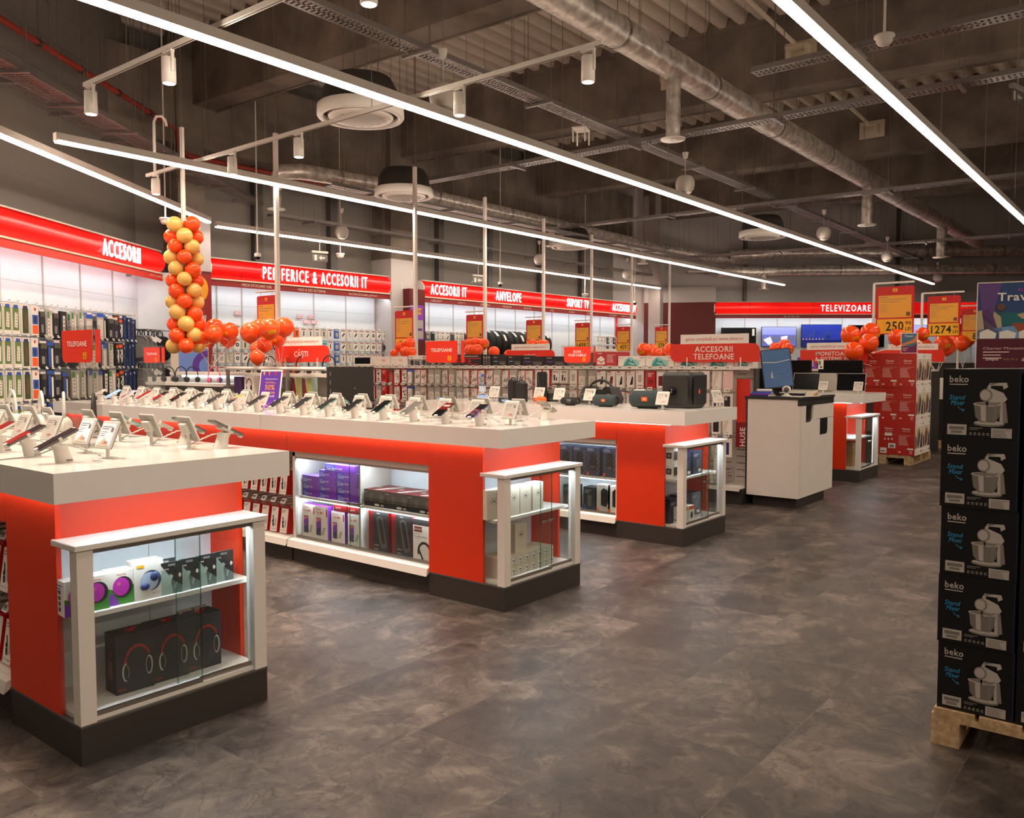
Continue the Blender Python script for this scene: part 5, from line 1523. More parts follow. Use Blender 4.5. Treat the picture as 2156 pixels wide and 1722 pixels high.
# ---- boxes on top of the accessory rack
def top_box(y0, y1, h, d, kind, label, z=1.4625, x=.235):
    w = y0 - y1
    b = MB()
    F = FM((0, -.0005, 0))
    if kind == 'screen':
        b.box(-w / 2, w / 2, 0, d, 0, h, 'paper').at(F).rect(-w * .46, w * .46, h * .18, h * .92, 'screen_off', 1)
    elif kind == 'orange':
        b.box(-w / 2, w / 2, 0, d, 0, h, 'paper').at(F).text('smart', w * .1, h * .62, h * .12, 'orange_bright', 1, .01, w * .25).rect(w * .0, w * .22, h * .46, h * .5, 'orange_bright', 1)
        for i in range(4):
            b.disc(-w * .35 + w * .2 * i, h * .15, h * .05, 'kraft', 1, n=8)
    elif kind == 'photo':
        b.box(-w / 2, w / 2, 0, d, 0, h, 'paper').at(F).rect(-w / 2, w / 2, 0, h * .62, 'grey', 1).disc(-w * .2, h * .3, w * .14, 'ink', 2, h * .26).disc(w * .15, h * .25, w * .12, 'grey_dark', 2, h * .22).disc(-w * .2, h * .62, w * .06, 'kraft', 2, h * .1).rect(w * .25, w * .45, .0, h * .4, 'slate_print', 2).rect(-w * .4, -w * .1, h * .78, h * .86, 'ink_grey', 2)
    elif kind == 'cloud':
        b.box(-w / 2, w / 2, 0, d, 0, h, 'paper').at(F)
        b.poly([(-w * .3, .002), (w * .28, .002), (w * .3, h * .35), (w * .24, h * .6), (w * .1, h * .68), (0, h * .86), (-w * .12, h * .88), (-w * .22, h * .66), (-w * .28, h * .4)], 'teal_pale', 1)
        b.poly([(-w * .3, .002), (w * .22, .002), (w * .1, h * .4), (w * .05, h * .6), (-w * .02, h * .45), (-w * .1, h * .8), (-w * .2, h * .45)], 'teal', 2).poly([(-w * .12, h * .3), (-w * .1, h * .36), (w * .12, h * .2), (w * .1, h * .12)], 'paper', 3).text('deco', -w * .38, h * .82, h * .12, 'ink_red', 2, 0, w * .16).rect(w * .3, w * .45, h * .8, h * .86, 'ink_grey', 2).rect(w * .3, w * .33, h * .5, h * .6, 'ink_red', 2)
    elif kind == 'house':
        b.box(-w / 2, w / 2, 0, d, 0, h, 'card_pale_red').at(F).poly([(-w * .42, h * .12), (-w * .06, h * .12), (-w * .06, h * .5), (-w * .24, h * .72), (-w * .42, h * .5)], 'paper', 1).poly([(-w * .4, h * .45), (-w * .22, h * .28), (-w * .06, h * .45), (-w * .06, h * .38), (-w * .22, h * .2), (-w * .4, h * .38)], 'red', 2).lines(w * .04, h * .8, w * .38, 6, h * .1, h * .04, 'pale_pink', 1).lines(-w * .4, h * .92, w * .2, 1, 1, h * .05, 'paper', 1)
    elif kind == 'gamer':
        b.box(-w / 2, w / 2, 0, d, 0, h, 'ink').at(F).rect(-w / 2, w / 2, h * .62, h * .7, 'red', 1).lines(-w * .2, h * .88, w * .6, 1, 1, h * .07, 'grey_light', 1).disc(-w * .05, h * .45, w * .04, 'red', 2, n=8).disc(w * .1, h * .4, w * .05, 'red', 2, n=8).rect(w * .0, w * .4, h * .12, h * .17, 'red', 1).poly([(-w * .45, h * .15), (-w * .2, h * .3), (-w * .25, h * .5)], 'red', 2)
    elif kind == 'tubes':
        b.box(-w / 2, w / 2, 0, d, 0, h, 'ink').at(F)
        for i in range(3):
            b.rect(-w * .4 + w * .28 * i, -w * .22 + w * .28 * i, h * .05, h * .8, 'grey_dark', 1).disc(-w * .31 + w * .28 * i, h * .75, w * .1, 'grey', 2, h * .12)
    elif kind == 'amber':
        b.box(-w / 2, w / 2, 0, d, 0, h, 'grey_dark').at(F).rect(-w * .45, -w * .3, h * .8, h * .9, 'orange_bright', 1).lines(-w * .4, h * .18, w * .7, 1, 1, h * .04, 'kraft', 1).rect(-w * .3, w * .3, h * .4, h * .7, 'ink', 1)
    else:
        b.box(-w / 2, w / 2, 0, d, 0, h, 'ink').at(F).rect(-w * .38, -w * .1, h * .4, h * .47, 'sky' if kind == 'black' else 'violet', 1).lines(-w * .4, h * .85, w * .25, 1, 1, h * .06, 'grey_light', 1).rect(w * .0, w * .4, h * .12, h * .45, 'grey_dark', 1).disc(w * .2, h * .18, h * .05, 'grey_light', 2, n=8).disc(w * .33, h * .18, h * .05, 'grey_light', 2, n=8)
    return solo('boxed_gadget', b, label, 'box', GM @ T(GY - (y0 + y1) / 2, x, z), 'boxes on top of the accessory rack')


P('teal_pale', '9ccbc4', .5)
P('card_pale_red', 'b8333a', .5)
for a in ((10.02, 9.64, .13, .1, 'screen', 'white box with a black screen picture, left end of the rack top'), (9.58, 9.22, .135, .3, 'orange', 'white box with orange print on the rack top, left of two'),
          (9.21, 8.86, .135, .3, 'orange', 'white box with orange print on the rack top, right of two'), (8.83, 8.60, .145, .28, 'photo', 'box with a photo of people, left of three on the rack top'),
          (8.59, 8.36, .145, .28, 'photo', 'box with a photo of people, middle of three on the rack top'), (8.35, 8.1, .145, .28, 'photo', 'box with a photo of people, half behind the TELEFOANE panel'), (7.98, 7.44, .15, .3, 'gamer', 'black box with red stripes right of the TELEFOANE panel'),
          (7.42, 7.26, .15, .3, 'tubes', 'black box printed with three grey cylinders'), (7.25, 7.0, .135, .3, 'black', 'black box with a sky blue stripe, left of two'), (6.99, 6.75, .135, .3, 'black', 'black box with a sky blue stripe, right of two'),
          (6.74, 6.39, .12, .3, 'violet', 'black box with a violet stripe, left of two'), (6.38, 6.05, .12, .3, 'violet', 'black box with a violet stripe, right of two'), (6.03, 5.63, .16, .3, 'amber', 'dark grey box with orange print behind the BOXE PORTABILE panel'),
          (5.61, 5.31, .17, .3, 'house', 'pale red box printed with a white house'),
          (5.29, 4.925, .118, .3, 'cloud', 'white router box with a teal cloud, first from the left'), (4.915, 4.55, .118, .3, 'cloud', 'white router box with a teal cloud, second from the left'), (4.54, 4.19, .118, .3, 'cloud', 'white router box with a teal cloud, third from the left'),
          (4.18, 3.835, .118, .3, 'cloud', 'white router box with a teal cloud, fourth from the left'), (3.825, 3.62, .118, .3, 'cloud', 'white router box at the right end of the rack top')):
    top_box(*a)


def header(M, w, txt, label, gama=True, z0=1.51, wg=.8, dx=.0, big=.07, h=.2, pin=.05):
    """dark red rounded department board with a white strip above, on two pins"""
    t = thing('department_board', label, 'sign', M, 'red department boards on rack tops')
    x0, x1 = -w / 2, w / 2
    c = [(x0, h), (x0, .07), (x0 + .012, .035), (x0 + .035, .012), (x0 + .07, 0), (x1, 0), (x1, h - .07), (x1 - .012, h - .035), (x1 - .035, h - .012), (x1 - .07, h)]
    ob('board', MB().at(Matrix.Translation((0, 0, z0)) @ Matrix.Rotation(R(90), 4, 'X')).prism(c, -.006, .006, 'sign_red'), t)
    lt = MB().at(FM((0, -.0066, z0 + h / 2)))
    ls = txt.split('|')
    for i, s_ in enumerate(ls):
        lt.text(s_, 0, ((len(ls) - 1) / 2 - i) * .082, big * .9, 'paper', 1, .012)
    ob('lettering', lt, t)
    if gama:
        g = ob('white_strip', MB().box(dx - wg / 2, dx + wg / 2, -.003, .003, z0 + h, z0 + h + .105, 'paper'), t)
        ob('strip_lettering', MB().at(FM((dx, -.0036, z0 + h + .05))).text('gama completă pe www.altex.ro', 0, 0, .05, 'ink_red', 1, 0, wg * .84), g)
    for x in (-w * .3, w * .3):
        ob('support_pin', MB().box(x - .006, x + .006, -.012, -.0066, z0 - pin + .002, z0 + .05, 'paper').box(x - .02, x + .02, -.02, .02, z0 - pin, z0 - pin + .005, 'paper'), t)


header(side_frame(8.605, 4.045), 1.05, 'ACCESORII|TELEFOANE', 'red board lettered ACCESORII TELEFOANE on the accessory rack')


# ---- headphone rack (CĂȘTI) between the middle table and the accessory rack
HM = side_frame(6.2, 11.7)        # l = 11.7 - Y
t = thing('headphone_rack', 'white headphone rack with a silver rail under the CĂȘTI board', 'rack', HM)
ob('end_panel', MB().box(4.02, 4.04, .02, .72, 0, 1.455, 'charcoal').at(FM((4.0405, .37, .9), (1, 0, 0))).lines(-.32, .5, .012, 12, .1, .05, 'grey', 1, 0).disc(.05, .3, .008, 'grey_light', 1), t)
ob('end_panel', MB().box(.02, .04, .02, .72, 0, 1.3, 'white'), t)
ob('back_panel', MB().box(.04, 4.02, .36, .38, .1, 1.38, 'grey_light'), t)
for l in (2.05, 3.3):
    ob('silver_post', MB().box(l - .018, l + .018, .0, .036, .9 if l < 3 else 1.0, 1.44, 'galvanised'), t)
ob('silver_rail', MB().cyl((2.03, .018, 1.43), (4.02, .018, 1.43), .024, 'white_metal', 14), t)
ob('shelf', MB().box(2.0, 4.02, .0, .36, 1.07, 1.09, 'white'), t)
ob('shelf', MB().box(.04, 2.0, -.02, .36, 1.20, 1.225, 'white').box(.04, 2.0, -.026, -.02, 1.19, 1.232, 'post_white'), t)
ob('shelf', MB().box(.04, 2.0, -.12, .36, 1.06, 1.085, 'white').box(.04, 2.0, -.126, -.12, 1.045, 1.1, 'post_white'), t)
ob('header_shelf', MB().box(.3, 4.02, .2, .52, 1.33, 1.37, 'post_white'), t)
ob('shelf_light', MB().box(.4, 1.9, .33, .335, 1.30, 1.34, 'lamp_post'), t)
for i in range(6):
    ob('price_tag', MB().at(T(.25 + .31 * i, -.13, 1.072)).box(-.03, .03, -.008, 0, -.02, .02, 'paper').at(T(.25 + .31 * i, -.13, 1.072) @ FM((0, -.0083, 0))).rect(-.022, .022, -.012, .012, 'grey', 1), t)


def headphones(c1, c2, c3):
    b = MB().tube([(.075 * math.sin(R(q)), 0, .08 + .115 * math.cos(R(q))) for q in range(-90, 91, 15)], .0075, c1, 8)
    pr = [('headband', b.mesh('headband'), -1)]
    for s in (-1, 1):
        pr.append(('slider', MB().box(s * .075 - .005, s * .075 + .005, -.008, .008, .03, .085, c2).mesh('slider'), -1))
        e = MB()
        e.X = Matrix.Translation((s * .068, 0, .02)) @ Matrix.Rotation(R(90 - 25 * s), 4, 'Z') @ Matrix.Rotation(R(90), 4, 'X')
        e.lathe([(.01, -.022), (.034, -.02), (.04, -.01), (.04, .008), (.034, .016)], c1, 20).lathe([(.034, .016), (.036, .02), (.026, .03), (.015, .028)], c3, 20)
        pr.append(('ear_cup', e.mesh('ear_cup'), -1))
    return pr


HK, HPK, HW, HBL = headphones('black', 'ink', 'fabric_black'), headphones('hair_pink', 'violet', 'navy'), headphones('white', 'grey_light', 'grey_light'), headphones('sky', 'blue', 'ink')
HOR = headphones('orange_bright', 'orange_bright', 'ink')
stn = MB().box(-.04, .04, -.04, .04, 0, .006, 'acrylic').cyl((0, 0, 0), (0, 0, .2), .006, 'acrylic', 8)
for i, l in enumerate((.18, .46, .78, 1.06)):
    stamp(HK, 'headphones', 'black headphones on the white shelf, %s from the left' % nth(i), 'headphones', HM @ T(l, .1, 1.228 + .025, 42 + 5 * i), 'black headphones on the rack')
stamp(HPK, 'headphones', 'pink and violet headphones left of the silver rail', 'headphones', HM @ T(1.6, .1, 1.253, 45))
for i, l in enumerate((2.2, 2.55, 2.95, 3.22, 3.72)):
    k = HOR if i == 2 else HK
    stamp(k, 'headphones', ('orange' if i == 2 else 'black') + ' headphones on the header shelf behind the silver rail, %s from the left' % nth(i), 'headphones', HM @ T(l, .3, 1.391, 45), 'headphones on the header shelf')
for i, (l, w, c, pic, lb) in enumerate(((2.22, .17, 'violet_dark', 'none', 'dark violet headphone box at the left of the silver rack'), (2.46, .2, 'paper', 'phones', 'white headphone box with a black headphone picture'), (2.93, .17, 'ink', 'text', 'black headphone box beside the 50% poster'),
                                    (3.14, .16, 'grey_dark', 'text', 'dark grey box just left of the middle silver post'), (3.42, .17, 'pale_green', 'ear', 'green tinted headphone box right of the middle silver post'), (3.62, .17, 'pale_green', 'ear', 'green tinted headphone box beside the black end panel'))):
    P('violet_dark', '3f1d4f', .5)
    P('olive_print', '9c9a4e', .5)
    b = MB().box(-w / 2, w / 2, 0, .09, 0, .235, c).at(FM((0, -.0005, 0)))
    if pic == 'phones':
        b.arc(.0, .12, .05, .014, 10, 170, 'ink', 1, ry=.08).disc(.045, .09, .022, 'ink', 1, .045).poly([(-.06, .12), (-.045, .12), (-.03, .03), (-.05, .02)], 'ink', 1).rect(-.085, -.065, .2, .22, 'orange_bright', 1)
    elif pic == 'ear':
        b.poly([(-.085, 0), (-.02, 0), (.0, .06), (-.03, .22), (-.085, .235)], 'box_red_dark', 1).poly([(.0, .02), (.085, .0), (.085, .235), (.0, .235)], 'olive_print', 1)
    elif pic == 'text':
        b.lines(-w * .4, .2, w * .7, 4, .025, .01, 'grey', 1).rect(-w * .4, w * .4, .03, .1, 'dark_green', 1)
    else:
        b.arc(.0, .12, .04, .01, 0, 180, 'purple', 1, ry=.07)
    solo('headphone_box', b, lb, 'box', HM @ T(l, .05, 1.091), 'boxes on the headphone rack')
header(side_frame(6.5, 8.5), 1.05, 'CĂȘTI', 'red board lettered CĂȘTI above the headphone rack', big=.125, pin=.139)


# ---- further racks and boards behind
def far_rack(x, y0, y1, h, label, col='grey_light'):
    M = side_frame(x, y1)
    w = y1 - y0
    t = thing('shelf_rack', label, 'rack', M, 'racks standing behind the accessory rack')
    ob('back_panel', MB().box(0, w, .3, .34, .1, h, col), t)
    ob('top_shelf', MB().box(0, w, .0, .64, h, h + .03, 'white_metal'), t)
    ob('base', MB().box(0, w, 0, .64, 0, .14, 'charcoal'), t)
    ob('end_panel', MB().box(w, w + .02, 0, .64, 0, h, 'charcoal'), t)
    ob('shelf', MB().box(0, w, .02, .3, .9, .92, 'white_metal'), t)
    return M


R1 = far_rack(10.9, 5.6, 9.7, 1.38, 'low grey rack behind the router boxes')
R2 = far_rack(13.3, 4.9, 10.2, 1.38, 'low grey rack two aisles behind the router boxes')
R3 = far_rack(15.2, 3.3, 10.6, 1.36, 'low grey rack in front of the tyre section')
R5 = far_rack(17.4, 1.3, 2.9, 1.36, 'low grey rack at the far right behind the mixer boxes')
R4 = far_rack(18.1, 3.9, 10.9, 1.34, 'low grey rack in front of the televisions')
header(side_frame(11.2, 9.25), 1.05, '', 'red board behind the orange balloons, seen between two panels', z0=1.44) if 0 else None
header(side_frame(11.2, 8.55), 1.0, 'BOXE', 'half hidden red board behind the left part of the rack top')
header(side_frame(13.6, 8.75), 1.0, 'IMPRIMANTE', 'far red board under the tyres with a white strip above', z0=1.46)
header(side_frame(13.6, 6.55), .9, 'GAMING', 'red board lettered GAMING left of the BOXE PORTABILE panel', z0=1.43, wg=.6)
header(side_frame(13.0, 4.17), 1.0, 'MONITOARE|& SISTEME PC', 'red board lettered MONITOARE & SISTEME PC', z0=1.50)
header(side_frame(15.5, 3.75), 1.2, 'IMPRIMANTE', 'red board behind the stacked red printer boxes', z0=1.52, dx=.1, pin=.13)
header(side_frame(17.6, 2.1), 1.2, 'SECURITATE', 'red board behind the black boxes at the right', z0=1.46)
for i, (y, c, d) in enumerate(((6.7, 'gamer', 0), (6.2, 'amber', 0), (5.6, 'house', 0), (5.2, 'house', 1))):
    w = (.45, .4, .45, .3)[i]
    b = MB().box(-w / 2, w / 2, 0, .3, 0, .2, ('ink', 'grey_dark', 'card_pale_red', 'card_pale_red')[i]).at(FM((0, -.0005, 0))).lines(-w * .4, .17, w * .7, 5, .03, .012, ('red', 'kraft', 'pale_pink', 'pale_pink')[i], 1)
    solo('boxed_gadget', b, ('black box with red lines on the far rack', 'dark grey box with tan lines on the far rack', 'pale red box on the far rack behind the router boxes', 'small pale red box on the far rack behind the router boxes')[i], 'box', R2 @ T(10.2 - y, .05, 1.411), 'boxes on the far racks')
for i in range(8):
    b = MB().box(-.13, .13, 0, .28, 0, .18 + .03 * (i % 3), ('paper', 'ink', 'beige', 'violet')[i % 4]).at(FM((0, -.0005, 0))).lines(-.1, .15, .18, 4, .03, .012, ('ink_grey', 'grey', 'ink_red', 'paper')[i % 4], 1)
    solo('boxed_gadget', b, '%s box on the rack in front of the tyres, %s from the left' % (('white', 'black', 'beige', 'violet')[i % 4], nth(i)), 'box', R3 @ T(1.0 + .6 * i, .05, 1.391), 'boxes on the rack in front of the tyres')


# ---------------------------------------------------------------- phones, price displays and speakers on the tables
def phone_proto(scr, edge='grey_dark', paint=None, cable=True):
    pr = []
    st = MB()
    st.rings([[(c + r * math.cos(q * math.pi / 10), r * .92 * math.sin(q * math.pi / 10), z) for q in range(20)] for c, r, z in ((0, .034, 0), (-.001, .033, .004), (-.012, .028, .045), (-.022, .031, .072))], 'post_white')
    st.at(FM((.006, -.0325, .01), (0, -1, 0))).rect(-.012, .012, -.004, .004, 'grey', 1)
    pr.append(('stand', st.mesh('stand'), -1))
    A = Matrix.Translation((-.028, 0, .092)) @ Matrix.Rotation(R(-27), 4, 'Y')       # low end towards -x
    b = MB().at(A).rbox(-.08, .08, -.0375, .0375, -.0045, .0045, edge, .003)
    pr.append(('phone_body', b.mesh('phone_body'), -1))
    s = MB().at(A @ Matrix.Translation((0, 0, .0046)) @ Matrix.Rotation(R(-90), 4, 'Z'))
    s.rect(-.0355, .0355, -.078, .078, scr, 1)
    if paint:
        paint(s)
    pr.append(('screen', s.mesh('screen'), 1))
    c = MB().at(A).box(-.088, -.074, -.012, .012, -.012, .007, 'white').box(-.004, .008, -.044, -.0375, -.01, .008, 'white').box(-.004, .008, .0375, .044, -.01, .008, 'white').box(-.03, .03, -.03, .03, -.016, -.0046, 'white')
    pr.append(('clamp', c.mesh('clamp'), 0))
    if cable:
        pts = []
        for i in range(40):
            f = i / 39
            x, y, z = .03 + .09 * math.sin(f * 2.6), -.02 - .06 * f, .055 * (1 - f) ** 2 + .008
            pts.append((x + .004 * math.cos(i * 1.9), y + .004 * math.sin(i * 1.9), z))
        pr.append(('coiled_cable', MB().tube([(-.005, 0, .07), (.02, -.005, .066)] + pts + [(.1, -.11, .006)], .0032, 'white', 5).mesh('coiled_cable'), -1))
    return pr


P('screen_red', '6a0d0c', .12, noise=0)
P('screen_sky', '7fb0e6', .15, emit='7fb0e6', es=.25, noise=0)
P('phone_teal', '5f8f86', .3)
P('phone_lilac', '6d62a8', .3)
PH = {'black': phone_proto('phone_glass'), 'silver': phone_proto('grey_light', 'grey_light'), 'sky': phone_proto('screen_sky', 'sky'), 'red': phone_proto('screen_red', 'white'),
      'red_grey': phone_proto('phone_glass', 'grey_dark', lambda s: s.rect(-.0355, .0355, -.078, .02, 'screen_red', 2)), 'red_dark': phone_proto('phone_glass', 'black', lambda s: s.rect(-.02, .02, -.04, .0, 'screen_red', 2)),
      'yellow': phone_proto('phone_glass', 'white', lambda s: s.rect(-.0355, .0355, .02, .078, 'olive', 2).rect(-.0355, .0355, -.01, .02, 'screen_red', 2)), 'teal': phone_proto('phone_glass', 'phone_teal'),
      'letters': phone_proto('screen_red', 'black', lambda s: s.rect(-.0355, .0355, -.078, -.01, 'phone_glass', 2).rect(-.025, .025, .03, .05, 'grey_light', 2)),
      'lilac': phone_proto('phone_glass', 'phone_lilac', lambda s: [s.arc(-.02, -.08, .03 + .012 * k, .003, 20, 130, ('violet', 'grey_light', 'ink_red')[k % 3], 2) for k in range(6)]), 'grey': phone_proto('grey_dark', 'grey')}
PCN = {'black': 'black', 'silver': 'silver grey', 'sky': 'sky blue', 'red': 'dark red screened', 'red_grey': 'red and black screened', 'red_dark': 'black and dim red', 'yellow': 'red and yellow screened', 'teal': 'green edged',
       'letters': 'red screened lettered', 'lilac': 'lilac edged', 'grey': 'grey'}


def esl(blue=False):
    A = Matrix.Translation((0, 0, .095)) @ Matrix.Rotation(R(-24), 4, 'X')
    st = MB().box(-.03, .03, -.025, .025, 0, .004, 'acrylic').box(-.009, .009, -.003, .003, .003, .09, 'white').box(-.009, .009, .0, .02, .078, .086, 'white')
    pn = MB().at(A).rbox(-.056, .056, -.005, .005, -.06, .06, 'white', .004).box(-.054, .054, .005, .0075, -.058, .058, 'grey')
    cl = MB().at(A).box(-.026, .026, .0076, .026, -.02, .03, 'white').box(-.02, .02, .026, .028, -.014, .024, 'grey_light')
    sc = MB().at(A @ FM((0, -.0052, 0))).rect(-.048, .048, -.05, .048, 'screen_white' if blue else 'paper_grey', 1)
    if blue:
        sc.poly([(-.045, -.05), (.045, -.05), (.0, -.015)], 'beige', 2)
    sc.lines(-.04, .035, .07, 2, .009, .003, 'ink_grey', 2).lines(-.04, .012, .045, 3, .008, .002, 'grey', 2).rect(.024, .04, .012, .03, 'ink_grey', 2).text('1.299', .012, -.034, .012, 'ink_red', 3, .01)
    return [('foot', st.mesh('foot'), -1), ('panel', pn.mesh('panel'), -1), ('clip', cl.mesh('clip'), 1), ('screen', sc.mesh('screen'), 1)]


P('paper_grey', 'c9c2b8', .4)
ES, ESB = esl(), esl(True)
ZT = 1.1105
# middle table, outer row facing left
P2 = ['black', 'lilac', 'letters', 'grey', 'teal', 'black', 'teal', 'black', 'black', 'black', 'yellow', 'black', 'black', 'red_dark', 'red_grey', 'red', 'red', 'sky', 'silver']
for i in range(1, 19):
    y = 3.125 + .29 * i
    k = P2[i]
    stamp(PH[k], 'display_phone', '%s, left edge of the middle table, %s from the near end' % (PCN[k] if 'phone' in PCN[k] else PCN[k] + ' phone', nth(i - 1)), 'phone', T(3.965, y, ZT, random.uniform(-3, 3)), 'phones on display on the middle table')
    stamp(ES, 'price_display', 'white price display facing left on the middle table, %s from the near end' % nth(i), 'price display', T(4.15, y - .09, ZT, -90 + random.uniform(-5, 5)), 'price displays on the middle table')
stamp(ES, 'price_display', 'white price display facing left at the bare near corner of the middle table', 'price display', T(4.12, 3.3, ZT, -92), 'price displays on the middle table')
P2R = ['grey', 'sky', 'black', 'sky', 'grey', 'silver', 'black', 'teal', 'grey', 'black', 'silver', 'grey', 'black', 'grey', 'silver', 'grey', 'black', 'silver']
for i, k in enumerate(P2R):
    y = 3.42 + .31 * i
    stamp(PH[k], 'display_phone', 'back of a %s, right side of the middle table, %s from near end' % (PCN[k] if 'phone' in PCN[k] else PCN[k] + ' phone', nth(i)), 'phone', T(4.64, y, ZT, 180 + random.uniform(-4, 4)), 'phones seen from behind on the middle table')
    stamp(ES, 'price_display', 'price display seen from behind on the middle table, %s from the near end' % nth(i), 'price display', T(4.45, y + .06, ZT, 90 + random.uniform(-5, 5)), 'price displays seen from behind on the middle table')
# nearest table
P1 = ['black', 'red_grey', 'red', 'black', 'black']
for i, k in enumerate(P1):
    stamp(PH[k], 'display_phone', ('black phone on a white stand nearest the front corner of the nearest table', 'red and grey screened phone on a white stand, second along the nearest table', 'dark red phone at the left edge of the picture', 'black phone fourth along the nearest table', 'black phone fifth along the nearest table')[i],
          'phone', T(1.485 if i else 1.48, 3.43 + .305 * i, ZT, (-4, -3, 2, 0, 0)[i]), 'phones on display on the nearest table')
for i, (x, y, r) in enumerate(((1.655, 3.44, -84), (1.69, 3.71, -86), (1.68, 4.02, -86), (1.68, 4.34, -88), (1.66, 4.62, -88))):
    stamp(ESB if i < 2 else ES, 'price_display', ('white price display with a bluish screen nearest the front of the nearest table', 'white price display behind the black phone of the nearest table', 'price display behind the red phone of the nearest table', 'price display left of the clear TELEFOANE panel base', 'price display at the left edge of the nearest table')[i], 'price display', T(x, y, ZT, r), 'price displays on the nearest table')
for i, k in enumerate(('black', 'black', 'silver', 'teal')):
    stamp(PH[k], 'display_phone', 'back of a %s, right edge of the nearest table, %s from near end' % (PCN[k] if 'phone' in PCN[k] else PCN[k] + ' phone', nth(i)), 'phone', T(2.17, 3.44 + .305 * i, ZT, 180 + (-6, 4, -3, 3)[i]), 'phones seen from behind on the nearest table')
for i, (x, y) in enumerate(((2.06, 3.52), (2.04, 3.81), (2.04, 4.11), (2.05, 4.43), (2.03, 4.86), (2.03, 5.1), (2.02, 5.42), (2.02, 5.74))):
    stamp(ES, 'price_display', 'price display seen from behind on the nearest table, %s from the near end' % nth(i), 'price display', T(x, y, ZT, 88 + (i * 7) % 9), 'price displays seen from behind on the nearest table')
for i, (x, y, k, c) in enumerate(((2.12, 4.55, HK, 'black'), (2.1, 4.86, HW, 'white'), (2.1, 5.15, HW, 'white'), (2.08, 5.5, HW, 'white'), (2.05, 5.85, HBL, 'blue'), (1.95, 6.15, HK, 'black'))):
    t = stamp(k, 'headphones', '%s headphones standing on the nearest table, %s from the near end' % (c, nth(i)), 'headphones', T(x, y, ZT + .03, 60 + 8 * i), 'headphones on the nearest table')
    solo('headphone_cradle', MB().box(-.05, .05, -.04, .04, 0, .007, 'white').rbox(-.035, .035, -.03, .03, .007, .024, 'white', .006), 'white cradle under the %s headphones of the nearest table' % nth(i), 'stand', T(x + .06, y + .1, ZT, 20), 'headphone cradles on the nearest table')
t = thing('loose_cable', 'thin grey cable hanging over the left edge of the nearest table', 'cable')
ob('cable_run', MB().tube([(1.47, 3.46, 1.17), (1.42, 3.56, 1.13), (1.33, 3.68, 1.114), (1.298, 3.72, 1.112), (1.29, 3.73, 1.09), (1.288, 3.74, 1.02), (1.284, 3.76, .95)], .0025, 'grey', 6), t)
for i, (x, y) in enumerate(((4.3, 6.0), (4.3, 7.2), (4.3, 4.4))):
    solo('cable_box', MB().rbox(-.05, .05, -.03, .03, 0, .025, 'white', .006).tube([(.05, 0, .012), (.1, .03, .006), (.14, -.02, .005), (.1, -.08, .005)], .004, 'white', 6), 'small white connection box lying along the middle table, %s from the near end' % nth((1, 2, 0)[i]), 'connection box', T(x, y, ZT, 30 * i), 'white connection boxes on the middle table')


def totem(x, y, z0, z1, txt, label, w=.30, pw=.36, d=.03, sz=(1.502, 1.652)):
    """clear panel with a red department card, facing left (-X)"""
    M = T(x, y, 0, -90)
    t = thing('acrylic_sign', label, 'sign', M, 'clear panels with red department cards')
    b = MB()
    for yy in (-d / 2, d / 2):
        b.box(-pw / 2, pw / 2, yy - .0015, yy + .0015, z0, z1, 'acrylic')
    ob('clear_panel', b, t)
    ob('clear_side', MB().box(pw / 2 - .002, pw / 2, -d / 2, d / 2, z0, z1, 'acrylic').box(-pw / 2, -pw / 2 + .002, -d / 2, d / 2, z0, z1, 'acrylic'), t)
    zb, zt = sz
    h = zt - zb
    r = .028
    c = [(-w / 2, h), (-w / 2, r), (-w / 2 + r * .3, r * .3), (-w / 2 + r, 0), (w / 2 - r, 0), (w / 2 - r * .3, r * .3), (w / 2, r), (w / 2, h)]
    cd_ = ob('red_card', MB().at(Matrix.Translation((0, -d / 2 - .003, zb)) @ Matrix.Rotation(R(90), 4, 'X')).prism(c, -.001, .001, 'sign_red'), t)
    ob('red_side_card', MB().box(pw / 2 + .0005, pw / 2 + .0015, -d / 2, d / 2, zb, zt, 'sign_red'), t)
    m = MB().at(FM((0, -d / 2 - .0042, (zb + zt) / 2)))
    ls = txt.split('|')
    for i, s_ in enumerate(ls):
        m.text(s_, 0, .012 + ((len(ls) - 1) / 2 - i) * .032, .024, 'paper', 1, .012, .2 if len(s_) > 6 else None)
    m.rect(w * .20, w * .31, -h * .40, -h * .19, 'amber', 1).poly([(w * .225, -h * .37), (w * .255, -h * .27), (w * .285, -h * .37), (w * .272, -h * .37), (w * .255, -h * .31), (w * .238, -h * .37)], 'ink', 2).rect(w * .245, w * .265, -h * .25, -h * .22, 'ink', 2)
    ob('card_lettering', m, cd_)
    ob('panel_foot', MB().box(-pw / 2, pw / 2, -.06, .06, z0 - .006, z0, 'acrylic'), t)


totem(1.83, 4.045, 1.117, 1.672, 'TELEFOANE', 'clear panel with a red TELEFOANE card on the nearest table', w=.305, pw=.345, d=.024)
totem(4.3, 4.045, 1.117, 1.672, 'TELEFOANE', 'clear panel with a red TELEFOANE card on the near part of the middle table')
totem(4.3, 7.95, 1.117, 1.672, 'TELEFOANE', 'clear panel with a red TELEFOANE card at the far end of the middle table')
totem(6.6, 4.47, 1.117, 1.668, 'BOXE|PORTABILE', 'clear panel with a red BOXE PORTABILE card on the speaker table')
t = thing('promo_poster', 'violet poster reading 50% in a white frame on the middle table', 'poster', T(4.28, 6.06, ZT, -76))
A = Matrix.Rotation(R(-10), 4, 'X')
ob('frame', MB().at(A).box(-.115, .115, -.004, .004, 0, .335, 'paper').box(-.1, .1, .004, .08, 0, .004, 'acrylic'), t)
b = MB().at(A @ FM((0, -.0045, .167))).rect(-.106, .106, -.16, .155, 'purple', 1)
